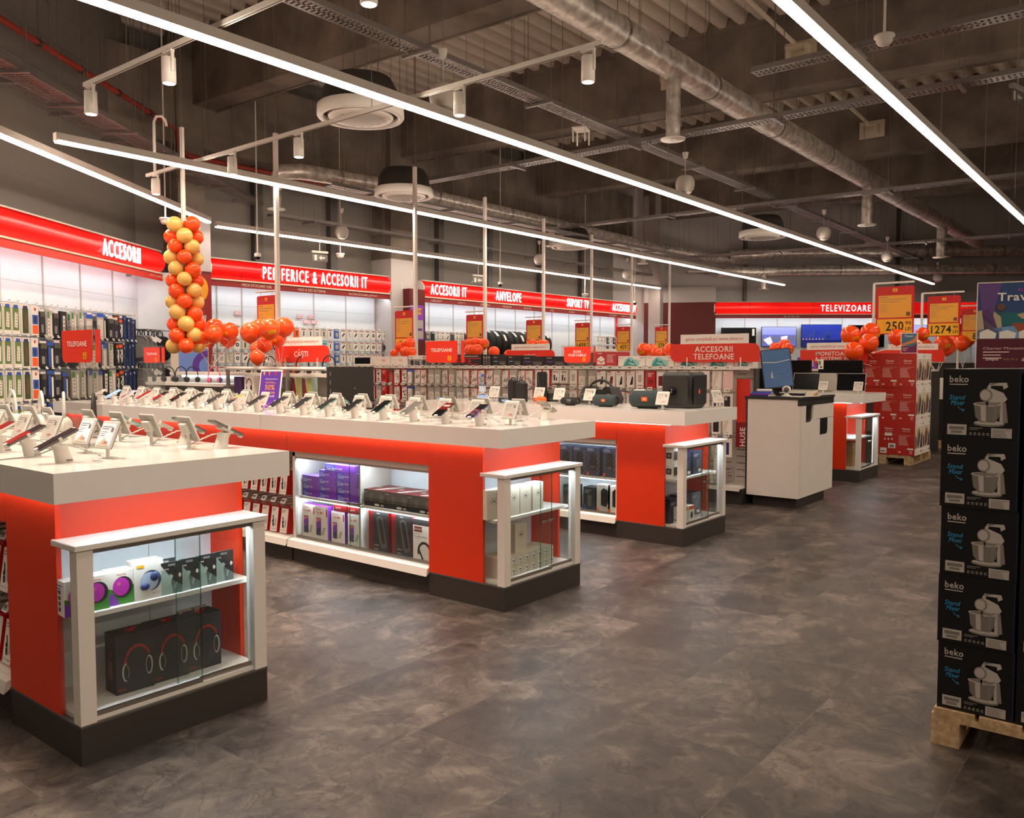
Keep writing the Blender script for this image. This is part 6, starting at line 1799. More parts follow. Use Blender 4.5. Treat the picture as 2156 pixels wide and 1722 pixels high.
for i, (x, c) in enumerate(((-.075, 'amber'), (-.02, 'orange_bright'), (.045, 'ink_red'))):
    b.poly([(x - .012, .15), (x + .014, .15), (x + .004, .115)], c, 2)
b.text('Orice produs în', .01, .088, .015, 'paper', 2, .012, .13).text('RATE FIXE cu', .005, .058, .015, 'amber', 2, .012, .11).text('50%', 0, .018, .045, 'amber', 2, .015).text('REDUCERE', .0, -.028, .018, 'amber', 2, .012, .12).text('la dobândă', .0, -.056, .018, 'paper', 2, .012, .11).poly([(-.106, -.16), (-.106, -.09), (-.04, -.12), (.106, -.1), (.106, -.16)], 'violet', 2)
ob('print', b, t)
t = thing('promo_poster', 'violet poster cut off by the left edge of the picture', 'poster', T(1.93, 5.98, ZT, -70))
ob('frame', MB().box(-.12, .12, -.004, .004, 0, .34, 'paper').box(-.1, .1, .004, .08, 0, .004, 'acrylic'), t)
ob('print', MB().at(FM((0, -.0045, .17))).rect(-.11, .11, -.16, .16, 'purple', 1).disc(.02, -.04, .07, 'orange_bright', 2).text('50%', 0, .07, .045, 'amber', 2, .015).poly([(-.11, .16), (.11, .16), (.11, .09)], 'violet', 2), t)


# ---- speakers
def tube_speaker(r, L, fab, lab, ring):
    """lies along local x; label on the -y side"""
    b = MB()
    b.X = Matrix.Translation((0, 0, r + .008)) @ Matrix.Rotation(R(90), 4, 'Y') @ Matrix.Diagonal((1, .98, 1, 1))
    n = 28
    prof = [(r * .80, -L / 2), (r * .96, -L / 2 + r * .12), (r, -L / 2 + r * .5), (r, L / 2 - r * .5), (r * .96, L / 2 - r * .12), (r * .80, L / 2)]
    b.lathe(prof, fab, n, caps=False)
    pr = [('fabric_body', b.mesh('fabric_body'), -1)]
    for s in (-1, 1):
        e = MB()
        e.X = Matrix.Translation((s * L / 2, 0, r + .008)) @ Matrix.Rotation(R(90 * s), 4, 'Y')
        e.lathe([(r * .80, 0), (r * .76, .006), (r * .7, .0), (r * .64, -.012)], 'black', n, caps=False).lathe([(r * .64, -.012), (r * .5, -.008), (.004, -.004)], ring, n)
        pr.append(('end_driver', e.mesh('end_driver'), -1))
    m = MB().at(FM((0, -r * 1.0 - .0008, r + .008)))
    if lab == 'badge':
        m.box(-r * .36, r * .36, -r * .22, r * .26, -.004, .001, 'orange_bright').text('JBL', 0, -.0, r * .24, 'paper', 3, .01)
    else:
        m.text('TUBE', 0, r * .25, r * .4, 'grey_light', 1, .01).text('WIRELESS', 0, -r * .25, r * .2, 'grey', 1)
    pr.append(('badge', m.mesh('badge'), -1))
    pr.append(('foot_strip', MB().rbox(-L * .3, L * .3, -r * .35, r * .35, 0, .014, 'black', .004).mesh('foot_strip'), -1))
    return pr


SX = lambda x, y, rz=-90: T(x, y, ZT, rz)
stamp(tube_speaker(.073, .29, 'fabric_slate', 'badge', 'grey_dark'), 'portable_speaker', 'large slate green cylinder speaker with an orange badge', 'speaker', SX(6.36, 3.59, -84))
stamp(tube_speaker(.05, .215, 'fabric_slate', 'badge', 'grey_dark'), 'portable_speaker', 'medium slate green cylinder speaker with an orange badge', 'speaker', SX(6.37, 4.02, -84))
stamp(tube_speaker(.034, .165, 'fabric_black', 'tube', 'grey'), 'portable_speaker', 'small black cylinder speaker with a grey end cap', 'speaker', SX(6.37, 4.4, -84))
M = T(6.69, 3.42, ZT, -90)
t = thing('party_speaker', 'big black cube speaker with a round knob on its side', 'speaker', M)
b = MB()
rs = []
for z, k in ((0, .86), (.012, .95), (.04, 1), (.27, 1), (.298, .95), (.31, .86)):
    rs.append([(math.copysign(abs(math.cos(q)) ** .32, math.cos(q)) * .15 * k, math.copysign(abs(math.sin(q)) ** .32, math.sin(q)) * .155 * k, z) for q in [math.pi * 2 * i / 40 for i in range(40)]])
bd = ob('cabinet', b.rings(rs, 'black'), t)
ob('side_plate', MB().at(FM((0, -.154, .155))).prism([(-.115, -.09), (-.09, -.115), (.1, -.115), (.118, -.09), (.118, .09), (.1, .112), (-.09, .112), (-.115, .09)], 0, .006, 'charcoal'), t)
kb = ob('knob', MB().at(FM((-.02, -.16, .15))).cyl((0, 0, 0), (0, 0, .012), .036, 'black', 24).cyl((0, 0, .012), (0, 0, .026), .026, 'black_gloss', 20).box(-.006, .006, -.02, .02, .026, .032, 'grey_dark'), t)
ob('front_grille', MB().at(FM((.1525, 0, .155), (1, 0, 0))).prism([(-.12, -.11), (-.09, -.125), (.09, -.125), (.12, -.11), (.12, .11), (.09, .125), (-.09, .125), (-.12, .11)], 0, .005, 'fabric_black'), t)
ob('badge', MB().at(FM((.158, -.02, .145), (1, 0, 0))).rect(-.014, .014, -.018, .018, 'orange_bright', 1).text('JBL', 0, 0, .008, 'paper', 2), t)
t = thing('boombox', 'black boombox with a curved carrying handle', 'speaker', T(6.92, 4.42, ZT, -90))
ob('cabinet', MB().at(Matrix.Rotation(R(90), 4, 'X')).prism([(-.19, 0), (.19, 0), (.2, .05), (.15, .155), (.1, .165), (.07, .135), (-.07, .135), (-.1, .165), (-.15, .155), (-.2, .05)], -.09, .09, 'black'), t)
ob('grille', MB().at(FM((0, -.0905, 0))).poly([(-.17, .015), (.17, .015), (.18, .05), (.14, .12), (-.14, .12), (-.18, .05)], 'fabric_black', 1), t)
ob('handle', MB().tube([(-.13, 0, .15), (-.1, 0, .19), (-.05, 0, .215), (0, 0, .222), (.05, 0, .215), (.1, 0, .19), (.13, 0, .15)], .013, 'charcoal', 12), t)
ob('side_ring', MB().at(FM((.14, -.091, .06))).arc(0, 0, .03, .006, 0, 360, 'grey', 1), t)
ob('side_ring', MB().at(FM((-.14, -.091, .06))).arc(0, 0, .03, .006, 0, 360, 'grey', 1), t)
t = thing('portable_speaker', 'long dark grey speaker behind the small black cylinder', 'speaker', T(6.95, 5.0, ZT, -90))
ob('cabinet', MB().rbox(-.17, .17, -.06, .06, 0, .115, 'grey_dark', .03), t)
ob('grille', MB().at(FM((0, -.0605, .057))).rect(-.13, .13, -.025, .025, 'charcoal', 1), t)
for x, y, w, d, h, lb in ((6.62, 5.27, .09, .09, .23, 'tall black tower speaker, left one of a pair'), (6.40, 4.99, .1, .1, .21, 'tall black tower speaker, right one of a pair')):
    t = thing('tower_speaker', lb, 'speaker', T(x, y, ZT, -90))
    ob('cabinet', MB().rbox(-w / 2, w / 2, -d / 2, d / 2, 0, h, 'black', .02), t)
    ob('grille', MB().at(FM((0, -d / 2 - .0005, h / 2))).rect(-w * .34, w * .34, -h * .42, h * .42, 'fabric_black', 1), t)
    ob('top_handle', MB().tube([(-w * .3, 0, h - .004), (-w * .2, 0, h + .012), (w * .2, 0, h + .012), (w * .3, 0, h - .004)], .006, 'black', 8), t)
t = thing('tower_speaker', 'tall black speaker with a carrying strap on the speaker table', 'speaker', T(6.85, 5.08, ZT, -90))
ob('cabinet', MB().lathe([(.045, 0), (.052, .01), (.052, .28), (.045, .30)], 'fabric_black', 28), t)
ob('strap', MB().tube([(-.01, -.055, .27), (.01, -.062, .2), (.03, -.062, .1), (.035, -.058, .04)], .006, 'charcoal', 8), t)
t = thing('mini_speaker', 'small bright orange speaker lettered JBL', 'speaker', T(6.42, 4.77, ZT, -82))
ob('cabinet', MB().rbox(-.052, .052, -.025, .025, 0, .07, 'orange_bright', .014), t)
ob('raised_lettering', MB().at(FM((-.012, -.0255, .026))).text('JBL', 0, 0, .03, 'paper_orange', 1, .02) if P('paper_orange', 'ff9a66', .5) else None, t)
ob('loop', MB().tube([(-.05, 0, .05), (-.075, 0, .055), (-.082, 0, .03), (-.052, 0, .022)], .006, 'ink_red', 8), t)
t = thing('mini_speaker', 'small sky blue speaker left of the water bottle', 'speaker', T(6.45, 5.52, ZT, -90))
ob('cabinet', MB().rbox(-.06, .06, -.025, .025, 0, .065, 'sky', .012), t)
ob('cable', MB().tube([(-.06, 0, .02), (-.09, 0, .04), (-.05, 0, .08), (0, 0, .092), (.05, 0, .07), (.08, 0, .03), (.1, .02, .01)], .004, 'white', 8), t)
t = thing('mini_speaker', 'small charcoal speaker right of the sky blue one', 'speaker', T(6.42, 5.24, ZT, -90))
ob('cabinet', MB().rbox(-.05, .05, -.025, .025, 0, .06, 'grey_dark', .012), t)
ob('grille', MB().at(FM((0, -.0255, .03))).rect(-.035, .035, -.018, .018, 'charcoal', 1), t)
for i, (x, y) in enumerate(((6.75, 5.25), (6.6, 4.93), (6.56, 4.66), (6.58, 4.33), (6.62, 3.83), (6.6, 5.5), (6.27, 3.40))):
    stamp(ES, 'price_display', ('price display behind the small charcoal speaker', 'price display left of the bright orange speaker', 'price display right of the bright orange speaker', 'price display behind the small black cylinder speaker', 'price display in front of the boombox', 'price display behind the sky blue speaker', 'price display between the big cylinder speaker and the cube speaker')[i], 'price display', T(x, y, ZT, -86 + 3 * (i % 3)), 'price displays on the speaker table')
stamp(ES, 'price_display', 'price display at the front right of the cube speaker', 'price display', T(6.93, 3.22, ZT, -25), 'price displays on the speaker table')
t = thing('water_bottle', 'clear water bottle with a blue cap on the speaker table', 'bottle', T(6.66, 5.71, ZT))
ob('bottle_body', MB().lathe([(.03, 0), (.036, .006), (.036, .06), (.033, .066), (.036, .072), (.036, .11), (.033, .116), (.036, .122), (.036, .17), (.03, .2), (.016, .235), (.014, .25)], 'water_bottle_plastic', 24), t)
ob('cap', MB().lathe([(.0155, .245), (.0165, .25), (.0165, .272), (.014, .275)], 'blue', 20), t)
ob('label_band', MB().lathe([(.0368, .09), (.0368, .15)], 'water_label', 24, caps=False) if P('water_label', 'c7d3e4', .5) else None, t)


# ---------------------------------------------------------------- service desk (white pod) and what lies on it
DX0, DX1, DY0, DY1 = 8.5, 9.56, 3.05, 3.62
t = thing('service_desk', 'white service desk with a black worktop and two black notches', 'desk')
ob('plinth', MB().box(DX0 + .09, DX1 - .12, DY0 + .05, DY1 - .05, 0, .11, 'plinth'), t)
ob('side_panel', MB().box(DX0, DX0 + .03, DY0, DY1 - .02, .11, 1.125, 'post_white').box(DX0, DX0 + .03, DY1 - .02, DY1, .11, 1.125, 'charcoal'), t)
nA, nB = (DX0 + .19, DX0 + .41, .88), (DX0 + .62, DX0 + .86, .73)
f = MB().at(FM((0, DY0 + .02, 0)))


def notch(x0, x1, zb, zt, r=.05):
    return [(x0, zt), (x0, zb), (x1 - r, zb), (x1 - r * .5, zb + r * .13), (x1 - r * .13, zb + r * .5), (x1, zb + r), (x1, zt)]


f.prism([(DX0 + .03, .11), (DX1, .11), (DX1, 1.06), (nA[1], 1.06)] + notch(nA[0], nA[1], nA[2], 1.06)[::-1][1:-1] + [(nA[0], 1.06), (DX0 + .03, 1.06)], 0, .02, 'post_white')
fp = ob('front_panel', f, t)
ob('seam', MB().at(FM((0, DY0 - .0005, 0))).rect(nA[1] + .1, DX1, .905, .909, 'grey_dark', 1).rect(DX0 + .045, DX0 + .048, .11, 1.06, 'grey', 1), fp)
ob('notch_recess', MB().box(nA[0] - .01, nA[1] + .01, DY0 + .021, DY0 + .1, nA[2] - .02, 1.06, 'black'), t)
ob('notch_recess', MB().at(FM((0, DY0 - .0006, 0))).poly(notch(nB[0], nB[1], nB[2], .905), 'black', 1), t)
ob('front_band', MB().box(DX0 - .001, DX1, DY0 - .002, DY0 + .02, 1.06, 1.125, 'charcoal'), t)
ob('back_panel', MB().box(DX0 + .03, DX1, DY1 - .03, DY1, .11, 1.125, 'charcoal').box(DX1 - .03, DX1, DY0 + .02, DY1 - .03, .11, 1.125, 'post_white'), t)
ob('worktop', MB().box(DX0 - .01, DX1 + .01, DY0 - .01, DY1 + .01, 1.125, 1.15, 'charcoal'), t)
ZD = 1.1505
t = thing('desk_monitor', 'tilted upright monitor with a blue screen on the service desk', 'monitor', T(8.86, 3.43, ZD, -62))
A = Matrix.Translation((0, 0, .29)) @ Matrix.Rotation(R(-6), 4, 'Y') @ Matrix.Rotation(R(-12), 4, 'X')
ob('bezel', MB().at(A).box(-.155, .155, 0, .025, -.215, .215, 'ink'), t)
ob('screen', MB().at(A @ FM((0, -.0005, 0))).rect(-.146, .146, -.2, .206, 'screen_blue', 1).poly([(-.14, .075), (.0, .063), (.14, .082), (.14, .088), (.0, .071), (-.14, .083)], 'beige', 2).poly([(-.075, -.1), (-.045, -.1), (-.06, -.02)], 'grey_light', 2).text('Microsoft', .02, -.035, .026, 'ink_blue', 2).text('Dynamics AX', .045, -.085, .026, 'ink_blue', 2, 0, .15) if P('ink_blue', '5f7d9c', .5) else None, t)
ob('stand', MB().box(-.03, .03, .03, .055, .01, .3, 'black').box(-.09, .09, -.06, .1, 0, .012, 'black'), t)
t = thing('barcode_scanner', 'white hand scanner in its cradle on the service desk', 'scanner', T(8.72, 3.27, ZD, -70))
ob('cradle', MB().lathe([(.05, 0), (.05, .008), (.03, .014), (.018, .03), (.018, .05)], 'white', 24), t)
ob('scanner_head', MB().at(Matrix.Translation((0, 0, .07))).ball((0, 0, 0), .045, 'white', 20, 12, (1, 1.1, .9)).ball((0, -.03, .0), .03, 'grey_dark', 16, 10), t)
for i, (x, y, z, w, d, h, c, lb) in enumerate(((8.62, 3.49, 0, .2, .2, .018, 'navy', 'lowest blue folder in the pile on the service desk'), (8.62, 3.50, .018, .19, .2, .014, 'violet', 'violet folder in the middle of the pile on the service desk'), (8.63, 3.49, .032, .2, .19, .012, 'blue', 'top blue folder on the service desk'))):
    solo('folder', MB().box(-w / 2, w / 2, -d / 2, d / 2, 0, h, c).box(-w / 2 + .004, w / 2 + .002, -d / 2 - .002, d / 2 - .004, .003, h - .003, 'paper'), lb, 'folder', T(x, y, ZD + z, 8 * i), 'folders on the service desk')
solo('label_printer', MB().rbox(-.08, .08, -.03, .03, 0, .03, 'white', .01), 'long white device lying on the folders of the service desk', 'device', T(8.62, 3.47, ZD + .0445, -80))
t = thing('keyboard', 'black keyboard on the service desk', 'keyboard', T(9.02, 3.28, ZD, -78))
ob('keyboard_base', MB().box(-.2, .2, -.07, .07, 0, .016, 'ink'), t)
k = MB()
for i in range(13):
    for j in range(5):
        k.box(-.19 + .029 * i, -.166 + .029 * i, -.06 + .025 * j, -.04 + .025 * j, .016, .022, 'charcoal')
ob('keys', k, t)
solo('small_carton', MB().box(-.06, .06, -.03, .03, 0, .05, 'beige').at(FM((0, -.0305, .025))).poly([(-.06, -.025), (.0, -.025), (.06, .02), (.06, -.025)], 'kraft', 1), 'small beige carton at the front of the service desk', 'box', T(8.98, 3.1, ZD, -60))
for i, (x, y, r) in enumerate(((8.72, 3.16, 20), (8.85, 3.09, -35), (9.15, 3.12, 10))):
    solo('paper_sheet', MB().box(-.105, .105, -.06, .06, 0, .0015, 'paper').at(FM((0, 0, .0016), (0, 0, 1), (0, 1, 0))).lines(-.09, .04, .15, 5, .016, .004, 'ink_grey', 1), 'white paper sheet on the service desk, %s from the left' % nth(i), 'paper', T(x, y, ZD, r), 'paper sheets on the service desk')


# ---- laptops and monitors behind the desk
def laptop(M, label, lid=105, w=.36, d=.24):
    t = thing('laptop', label, 'laptop', M, 'open laptops on the small table')
    ob('keyboard_deck', MB().rbox(-w / 2, w / 2, -d, 0, 0, .018, 'grey_light', .004).at(FM((0, -d * .4, .0182), (0, 0, 1), (0, 1, 0))).rect(-w * .42, w * .42, -d * .2, d * .3, 'charcoal', 1), t)
    A = Matrix.Translation((0, 0, .016)) @ Matrix.Rotation(R(-(lid - 90)), 4, 'X')
    s = ob('lid', MB().at(A).box(-w / 2, w / 2, 0, .007, 0, .245, 'grey_light'), t)
    ob('screen', MB().at(A @ FM((0, -.0004, .125))).rect(-w / 2 + .006, w / 2 - .006, -.112, .114, 'screen_off', 1), s)


laptop(T(11.38, 3.42, ZT, -84), 'silver laptop nearest the front of the small table, black screen')
laptop(T(11.40, 4.02, ZT, -92), 'silver laptop partly hidden by the desk monitor')
laptop(T(11.62, 3.85, ZT, 96), 'silver laptop seen from behind, left of the front one')
for i, (x, y) in enumerate(((11.1, 3.24), (11.1, 3.68))):
    stamp(ES, 'price_display', ('price display at the front corner of the laptop table', 'price display left of the front laptop')[i], 'price display', T(x, y, ZT, -88), 'price displays on the laptop table')
for i, (x, y, w, lb) in enumerate(((12.35, 4.62, .70, 'wide black monitor under the MONITOARE board, left of the energy label'), (12.35, 3.86, .62, 'wide black monitor under the MONITOARE board, right of the energy label'), (9.9, 3.98, .42, 'black monitor left of the service desk screen'))):
    t = thing('shop_monitor', lb, 'monitor', T(x, y, 1.05 if i < 2 else 1.12, -90), 'black monitors behind the service desk')
    h = .49 if i < 2 else .33
    ob('panel', MB().box(-w / 2, w / 2, 0, .03, .03, h, 'ink').at(FM((0, -.0005, 0))).rect(-w / 2 + .008, w / 2 - .008, .05, h - .008, 'screen_off', 1), t)
    ob('stand', MB().box(-.04, .04, .03, .05, 0, .3, 'black').box(-.13, .13, -.06, .12, 0, .012, 'black'), t)
    if i == 1:
        ob('energy_label', MB().box(-w / 2 - .0, -w / 2 + .075, -.006, -.001, .36, .50, 'paper').at(FM((-w / 2 + .037, -.0065, .43))).rect(-.03, .0, -.01, .05, 'lime', 1).rect(-.03, -.01, .02, .05, 'green', 2).rect(-.01, .02, -.05, -.03, 'ink', 1), t)
t = thing('monitor_bench', 'dark bench under the black monitors behind the laptop table', 'bench')
ob('bench_top', MB().box(12.1, 12.8, 3.45, 5.2, 1.0, 1.05, 'charcoal'), t)
ob('bench_body', MB().box(12.15, 12.75, 3.5, 5.15, 0, 1.0, 'charcoal'), t)
t = thing('monitor_bench', 'small dark bench left of the service desk carrying one monitor', 'bench')
ob('bench_top', MB().box(9.7, 10.3, 3.72, 4.3, 1.08, 1.12, 'charcoal'), t)
ob('bench_body', MB().box(9.75, 10.25, 3.77, 4.25, 0, 1.08, 'charcoal'), t)


# ---------------------------------------------------------------- pallets
def pallet(M, L, Wd, label):
    """euro pallet: L along local x, Wd along local y"""
    t = thing('wooden_pallet', label, 'pallet', M, 'wooden pallets')
    for i in range(5):
        ob('top_board', MB().box(0, L, Wd * i / 5 + .008, Wd * (i + 1) / 5 - .008, .122, .144, 'raw_wood'), t)
    for i in range(3):
        x = (L - .145) * i / 2
        ob('cross_board', MB().box(x, x + .145, 0, Wd, .1, .122, 'raw_wood'), t)
        for j in range(3):
            y = (Wd - .1) * j / 2
            ob('block', MB().box(x, x + .145, y, y + .1, .022, .1, 'raw_wood'), t)
    for j in range(3):
        y = (Wd - .1) * j / 2
        ob('bottom_board', MB().box(0, L, y, y + .1, 0, .022, 'raw_wood'), t)
    return t


pallet(T(13.22, 3.09), 1.2, .8, 'wooden pallet under the red printer boxes')
P('printer_red', 'b3210f', .5)


def printer_box(alt):
    """w = .243 (along Y), d = .45 (along X), h = .498; narrow red face to -x, photo face to -y"""
    b = MB().box(0, .45, 0, .243, 0, .498, 'printer_red').box(.002, .449, -.0006, 0, 0, .498, 'paper')
    b.at(FM((-.0006, .1215, 0), (-1, 0, 0)))
    b.text('Canon', .0, .39, .028, 'paper', 1, .015, .11).text('PIXMA TS3350', .0, .352, .013, 'pale_pink', 1, .01, .1).rect(-.1, .1, .296, .298, 'pale_pink', 1)
    if alt:
        b.rbox(-.05, .05, .28, .325, .0, .001, 'paper', .0004)
        for i in range(3):
            b.rect(-.06 + .05 * i, -.035 + .05 * i, .22, .245, 'pale_pink', 1)
        b.rect(.0, .1, .1, .17, 'paper', 1).rect(.02, .08, .11, .15, 'ink_grey', 2).rect(-.11, -.02, .02, .1, 'paper', 1).rect(-.1, -.04, .04, .06, 'ink_grey', 2)
    else:
        b.lines(-.1, .28, .14, 10, .014, .004, 'pale_pink', 1).rect(.02, .1, .085, .108, 'paper', 1).lines(.05, .07, .05, 5, .01, .004, 'pale_pink', 1).disc(-.085, .045, .018, 'pale_pink', 1, .011)
    b.at(FM((.225, -.0008, 0), (0, -1, 0)))
    b.rect(-.21, .21, .1, .42, 'beige', 1).poly([(-.15, .12), (-.02, .1), (.06, .2), (.05, .36), (-.04, .4), (-.12, .3)], 'kraft', 2).poly([(-.1, .15), (.0, .12), (.08, .3), (.0, .38)], 'brown', 3).poly([(.06, .1), (.2, .1), (.2, .34), (.12, .28)], 'slate_print', 2).poly([(-.21, .1), (-.16, .1), (-.14, .25), (-.21, .3)], 'violet_dark', 2)
    b.rect(-.19, -.16, .44, .465, 'red', 2).rect(.1, .19, .45, .46, 'ink_grey', 2).rect(.12, .17, .03, .06, 'ink', 2).rect(.0, .05, .04, .05, 'ink_red', 2).rect(-.15, -.1, .03, .045, 'ink_red', 2)
    return [(None, b.mesh('printer_box'))]


CA, CBX = printer_box(False), printer_box(True)
for k in range(2):
    for c in range(3):
        for r in range(3):
            alt = (r == 0 and c == 1 and k == 0)
            stamp(CBX if alt else CA, 'printer_box', 'red printer box%s, %s row of the stack, %s from the right, %s layer' % (' with pictures' if alt else '', ('bottom', 'middle', 'top')[r], nth(c), ('front', 'rear')[k]), 'box',
                  T(13.215 + .458 * k + (.008 if r == 1 else 0), 3.045 + .2445 * c + (.004 if r == 2 else 0), .1445 + .4985 * r), 'red printer boxes on the pallet')
t = thing('travel_card', 'small Travel flyer stand on top of the red printer boxes', 'flyer', T(13.36, 3.19, .1445 + 1.4955, -88))
ob('card_frame', MB().box(-.115, .115, -.003, .003, .0, .3, 'paper').box(-.1, .1, .003, .06, 0, .004, 'acrylic'), t)
b = MB().at(FM((0, -.0035, .15))).rect(-.105, .105, -.14, .14, 'teal_sea', 1).poly([(-.105, -.05), (.105, .02), (.105, .13), (.05, .05), (-.105, -.01)], 'sand', 2).rect(-.105, .105, -.14, -.05, 'plum', 3).poly([(-.02, -.14), (.105, -.14), (.105, .0), (.06, -.04)], 'plum', 4).text('Travel', -.01, .105, .03, 'paper', 4, .015).lines(-.09, -.07, .08, 3, .018, .006, 'pale_pink', 5) if P('teal_sea', '3f6c86', .5) and P('sand', 'c9803f', .5) and P('plum', '6a1650', .5) else None
ob('print', b, t)
pallet(T(16.2, 3.25), 1.2, .8, 'wooden pallet under the black boxes at the right')
for r, (h, c, lb) in enumerate(((.36, 'ink', 'black carton at the bottom of the rear pallet'), (.36, 'ink', 'black carton in the middle of the rear pallet'), (.36, 'paper', 'white carton with a scooter drawing on the rear pallet'))):
    b = MB().box(0, .8, 0, .42, 0, h, c).at(FM((-.0006, .21, 0), (-1, 0, 0)))
    if c == 'ink':
        b.text('myria', -.04, h * .88, .03, 'grey_light', 1, .01).lines(-.17, h * .78, .2, 6, .03, .008, 'grey', 1).rect(-.17, -.05, .04, .09, 'grey_light', 1)
    else:
        b.poly([(-.05, .05), (-.03, .05), (.0, .3), (-.02, .3)], 'ink_grey', 1).poly([(-.06, .05), (.1, .05), (.1, .07), (-.06, .07)], 'ink', 1).disc(-.05, .05, .025, 'ink', 2).disc(.1, .05, .025, 'ink', 2).lines(-.18, .32, .1, 3, .03, .01, 'ink_grey', 1)
    solo('carton', b, lb, 'box', T(16.22, 3.28, .1445 + .3605 * r), 'cartons on the rear pallet')
solo('balloon_pot', MB().lathe([(.05, 0), (.075, .1), (.08, .1), (.07, .09)], 'ink', 20), 'black pot holding balloon sticks on the rear pallet', 'pot', T(16.4, 3.45, .1445 + 1.082))

pallet(T(3.585, -.05), 1.2, .79, 'wooden pallet under the black mixer boxes, nearest the camera')


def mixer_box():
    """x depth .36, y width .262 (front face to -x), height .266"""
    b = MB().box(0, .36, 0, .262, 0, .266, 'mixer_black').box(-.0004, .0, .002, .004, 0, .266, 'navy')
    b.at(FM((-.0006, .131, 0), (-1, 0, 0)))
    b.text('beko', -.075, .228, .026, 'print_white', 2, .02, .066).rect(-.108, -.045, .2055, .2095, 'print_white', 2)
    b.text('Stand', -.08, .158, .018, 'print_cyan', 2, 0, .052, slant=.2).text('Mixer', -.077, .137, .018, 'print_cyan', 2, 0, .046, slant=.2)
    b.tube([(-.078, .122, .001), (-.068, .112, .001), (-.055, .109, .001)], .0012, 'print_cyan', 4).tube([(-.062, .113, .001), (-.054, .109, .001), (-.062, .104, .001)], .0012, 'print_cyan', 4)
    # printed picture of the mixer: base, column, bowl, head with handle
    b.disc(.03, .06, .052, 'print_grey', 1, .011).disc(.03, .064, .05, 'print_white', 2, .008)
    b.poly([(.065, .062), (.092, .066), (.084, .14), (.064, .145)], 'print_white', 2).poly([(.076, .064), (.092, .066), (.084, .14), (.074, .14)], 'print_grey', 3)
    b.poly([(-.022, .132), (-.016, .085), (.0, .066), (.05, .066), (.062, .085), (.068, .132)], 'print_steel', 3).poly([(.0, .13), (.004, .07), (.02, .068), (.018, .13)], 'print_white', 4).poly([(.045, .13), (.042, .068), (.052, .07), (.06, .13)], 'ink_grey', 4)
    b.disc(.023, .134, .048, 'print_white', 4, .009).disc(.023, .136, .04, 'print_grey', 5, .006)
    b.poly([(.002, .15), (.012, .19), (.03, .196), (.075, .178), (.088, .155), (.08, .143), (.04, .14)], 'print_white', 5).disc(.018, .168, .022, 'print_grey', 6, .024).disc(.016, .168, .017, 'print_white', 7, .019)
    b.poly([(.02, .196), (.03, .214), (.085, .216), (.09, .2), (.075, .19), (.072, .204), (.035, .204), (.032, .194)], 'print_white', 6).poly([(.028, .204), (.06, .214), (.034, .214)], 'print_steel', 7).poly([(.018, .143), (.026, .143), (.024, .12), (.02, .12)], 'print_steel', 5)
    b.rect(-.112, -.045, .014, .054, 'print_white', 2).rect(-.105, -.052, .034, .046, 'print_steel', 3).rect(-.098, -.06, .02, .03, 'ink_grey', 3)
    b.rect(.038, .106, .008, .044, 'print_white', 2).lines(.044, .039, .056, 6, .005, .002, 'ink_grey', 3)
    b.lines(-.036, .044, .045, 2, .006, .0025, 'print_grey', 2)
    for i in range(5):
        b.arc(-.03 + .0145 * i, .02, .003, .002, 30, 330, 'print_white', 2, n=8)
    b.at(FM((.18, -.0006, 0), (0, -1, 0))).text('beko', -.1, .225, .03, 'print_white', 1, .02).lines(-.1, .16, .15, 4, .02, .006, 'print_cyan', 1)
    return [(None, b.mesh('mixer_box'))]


P('mixer_black', '0e0d0d', .42)
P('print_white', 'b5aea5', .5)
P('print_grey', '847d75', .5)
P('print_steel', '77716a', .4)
P('print_cyan', '2f9fd0', .5)
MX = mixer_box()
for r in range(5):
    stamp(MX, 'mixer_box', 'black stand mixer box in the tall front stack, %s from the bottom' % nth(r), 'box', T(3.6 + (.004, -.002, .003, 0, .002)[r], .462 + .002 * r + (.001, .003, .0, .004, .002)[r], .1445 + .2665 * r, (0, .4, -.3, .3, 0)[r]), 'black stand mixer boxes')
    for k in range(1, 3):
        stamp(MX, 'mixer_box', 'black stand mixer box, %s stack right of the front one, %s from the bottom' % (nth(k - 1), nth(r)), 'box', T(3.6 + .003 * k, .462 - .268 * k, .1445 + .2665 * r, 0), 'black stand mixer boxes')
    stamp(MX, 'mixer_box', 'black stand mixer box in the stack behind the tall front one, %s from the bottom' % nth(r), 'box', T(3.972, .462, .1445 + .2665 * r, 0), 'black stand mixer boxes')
t = thing('travel_poster', 'large ALTEX Travel poster in a clear frame on top of the mixer boxes', 'poster', T(4.05, .555, .1445 + 1.333, -79) @ Matrix.Diagonal((.95, 1, .9, 1)))
ob('clear_frame', MB().box(-.155, .155, -.0035, -.001, 0, .40, 'acrylic').box(-.155, .155, .001, .0035, 0, .40, 'acrylic').box(-.155, .155, .0035, .1, 0, .003, 'acrylic').box(-.155, -.151, -.0035, .0035, 0, .40, 'paper').box(.151, .155, -.0035, .0035, 0, .40, 'paper').box(-.155, .155, -.0035, .0035, .395, .40, 'paper'), t)
for n, c in (('poster_sky', '2f4f86'), ('poster_sea', '1f6f7a'), ('poster_wine', '571028'), ('poster_terra', 'a8552f'), ('poster_cream', 'cdb894'), ('poster_lilac', '6d4b8f')):
    P(n, c, .5)
b = MB().at(FM((0, -.0006, .198))).rect(-.15, .15, -.195, .195, 'poster_sky', 1).rect(-.15, .15, -.0, .06, 'poster_sea', 2).poly([(-.15, .07), (-.1, .08), (-.06, .04), (-.05, -.05), (-.15, -.05)], 'poster_cream', 3).poly([(.0, .05), (.06, .065), (.14, .05), (.15, .03), (.02, .03)], 'poster_cream', 3)
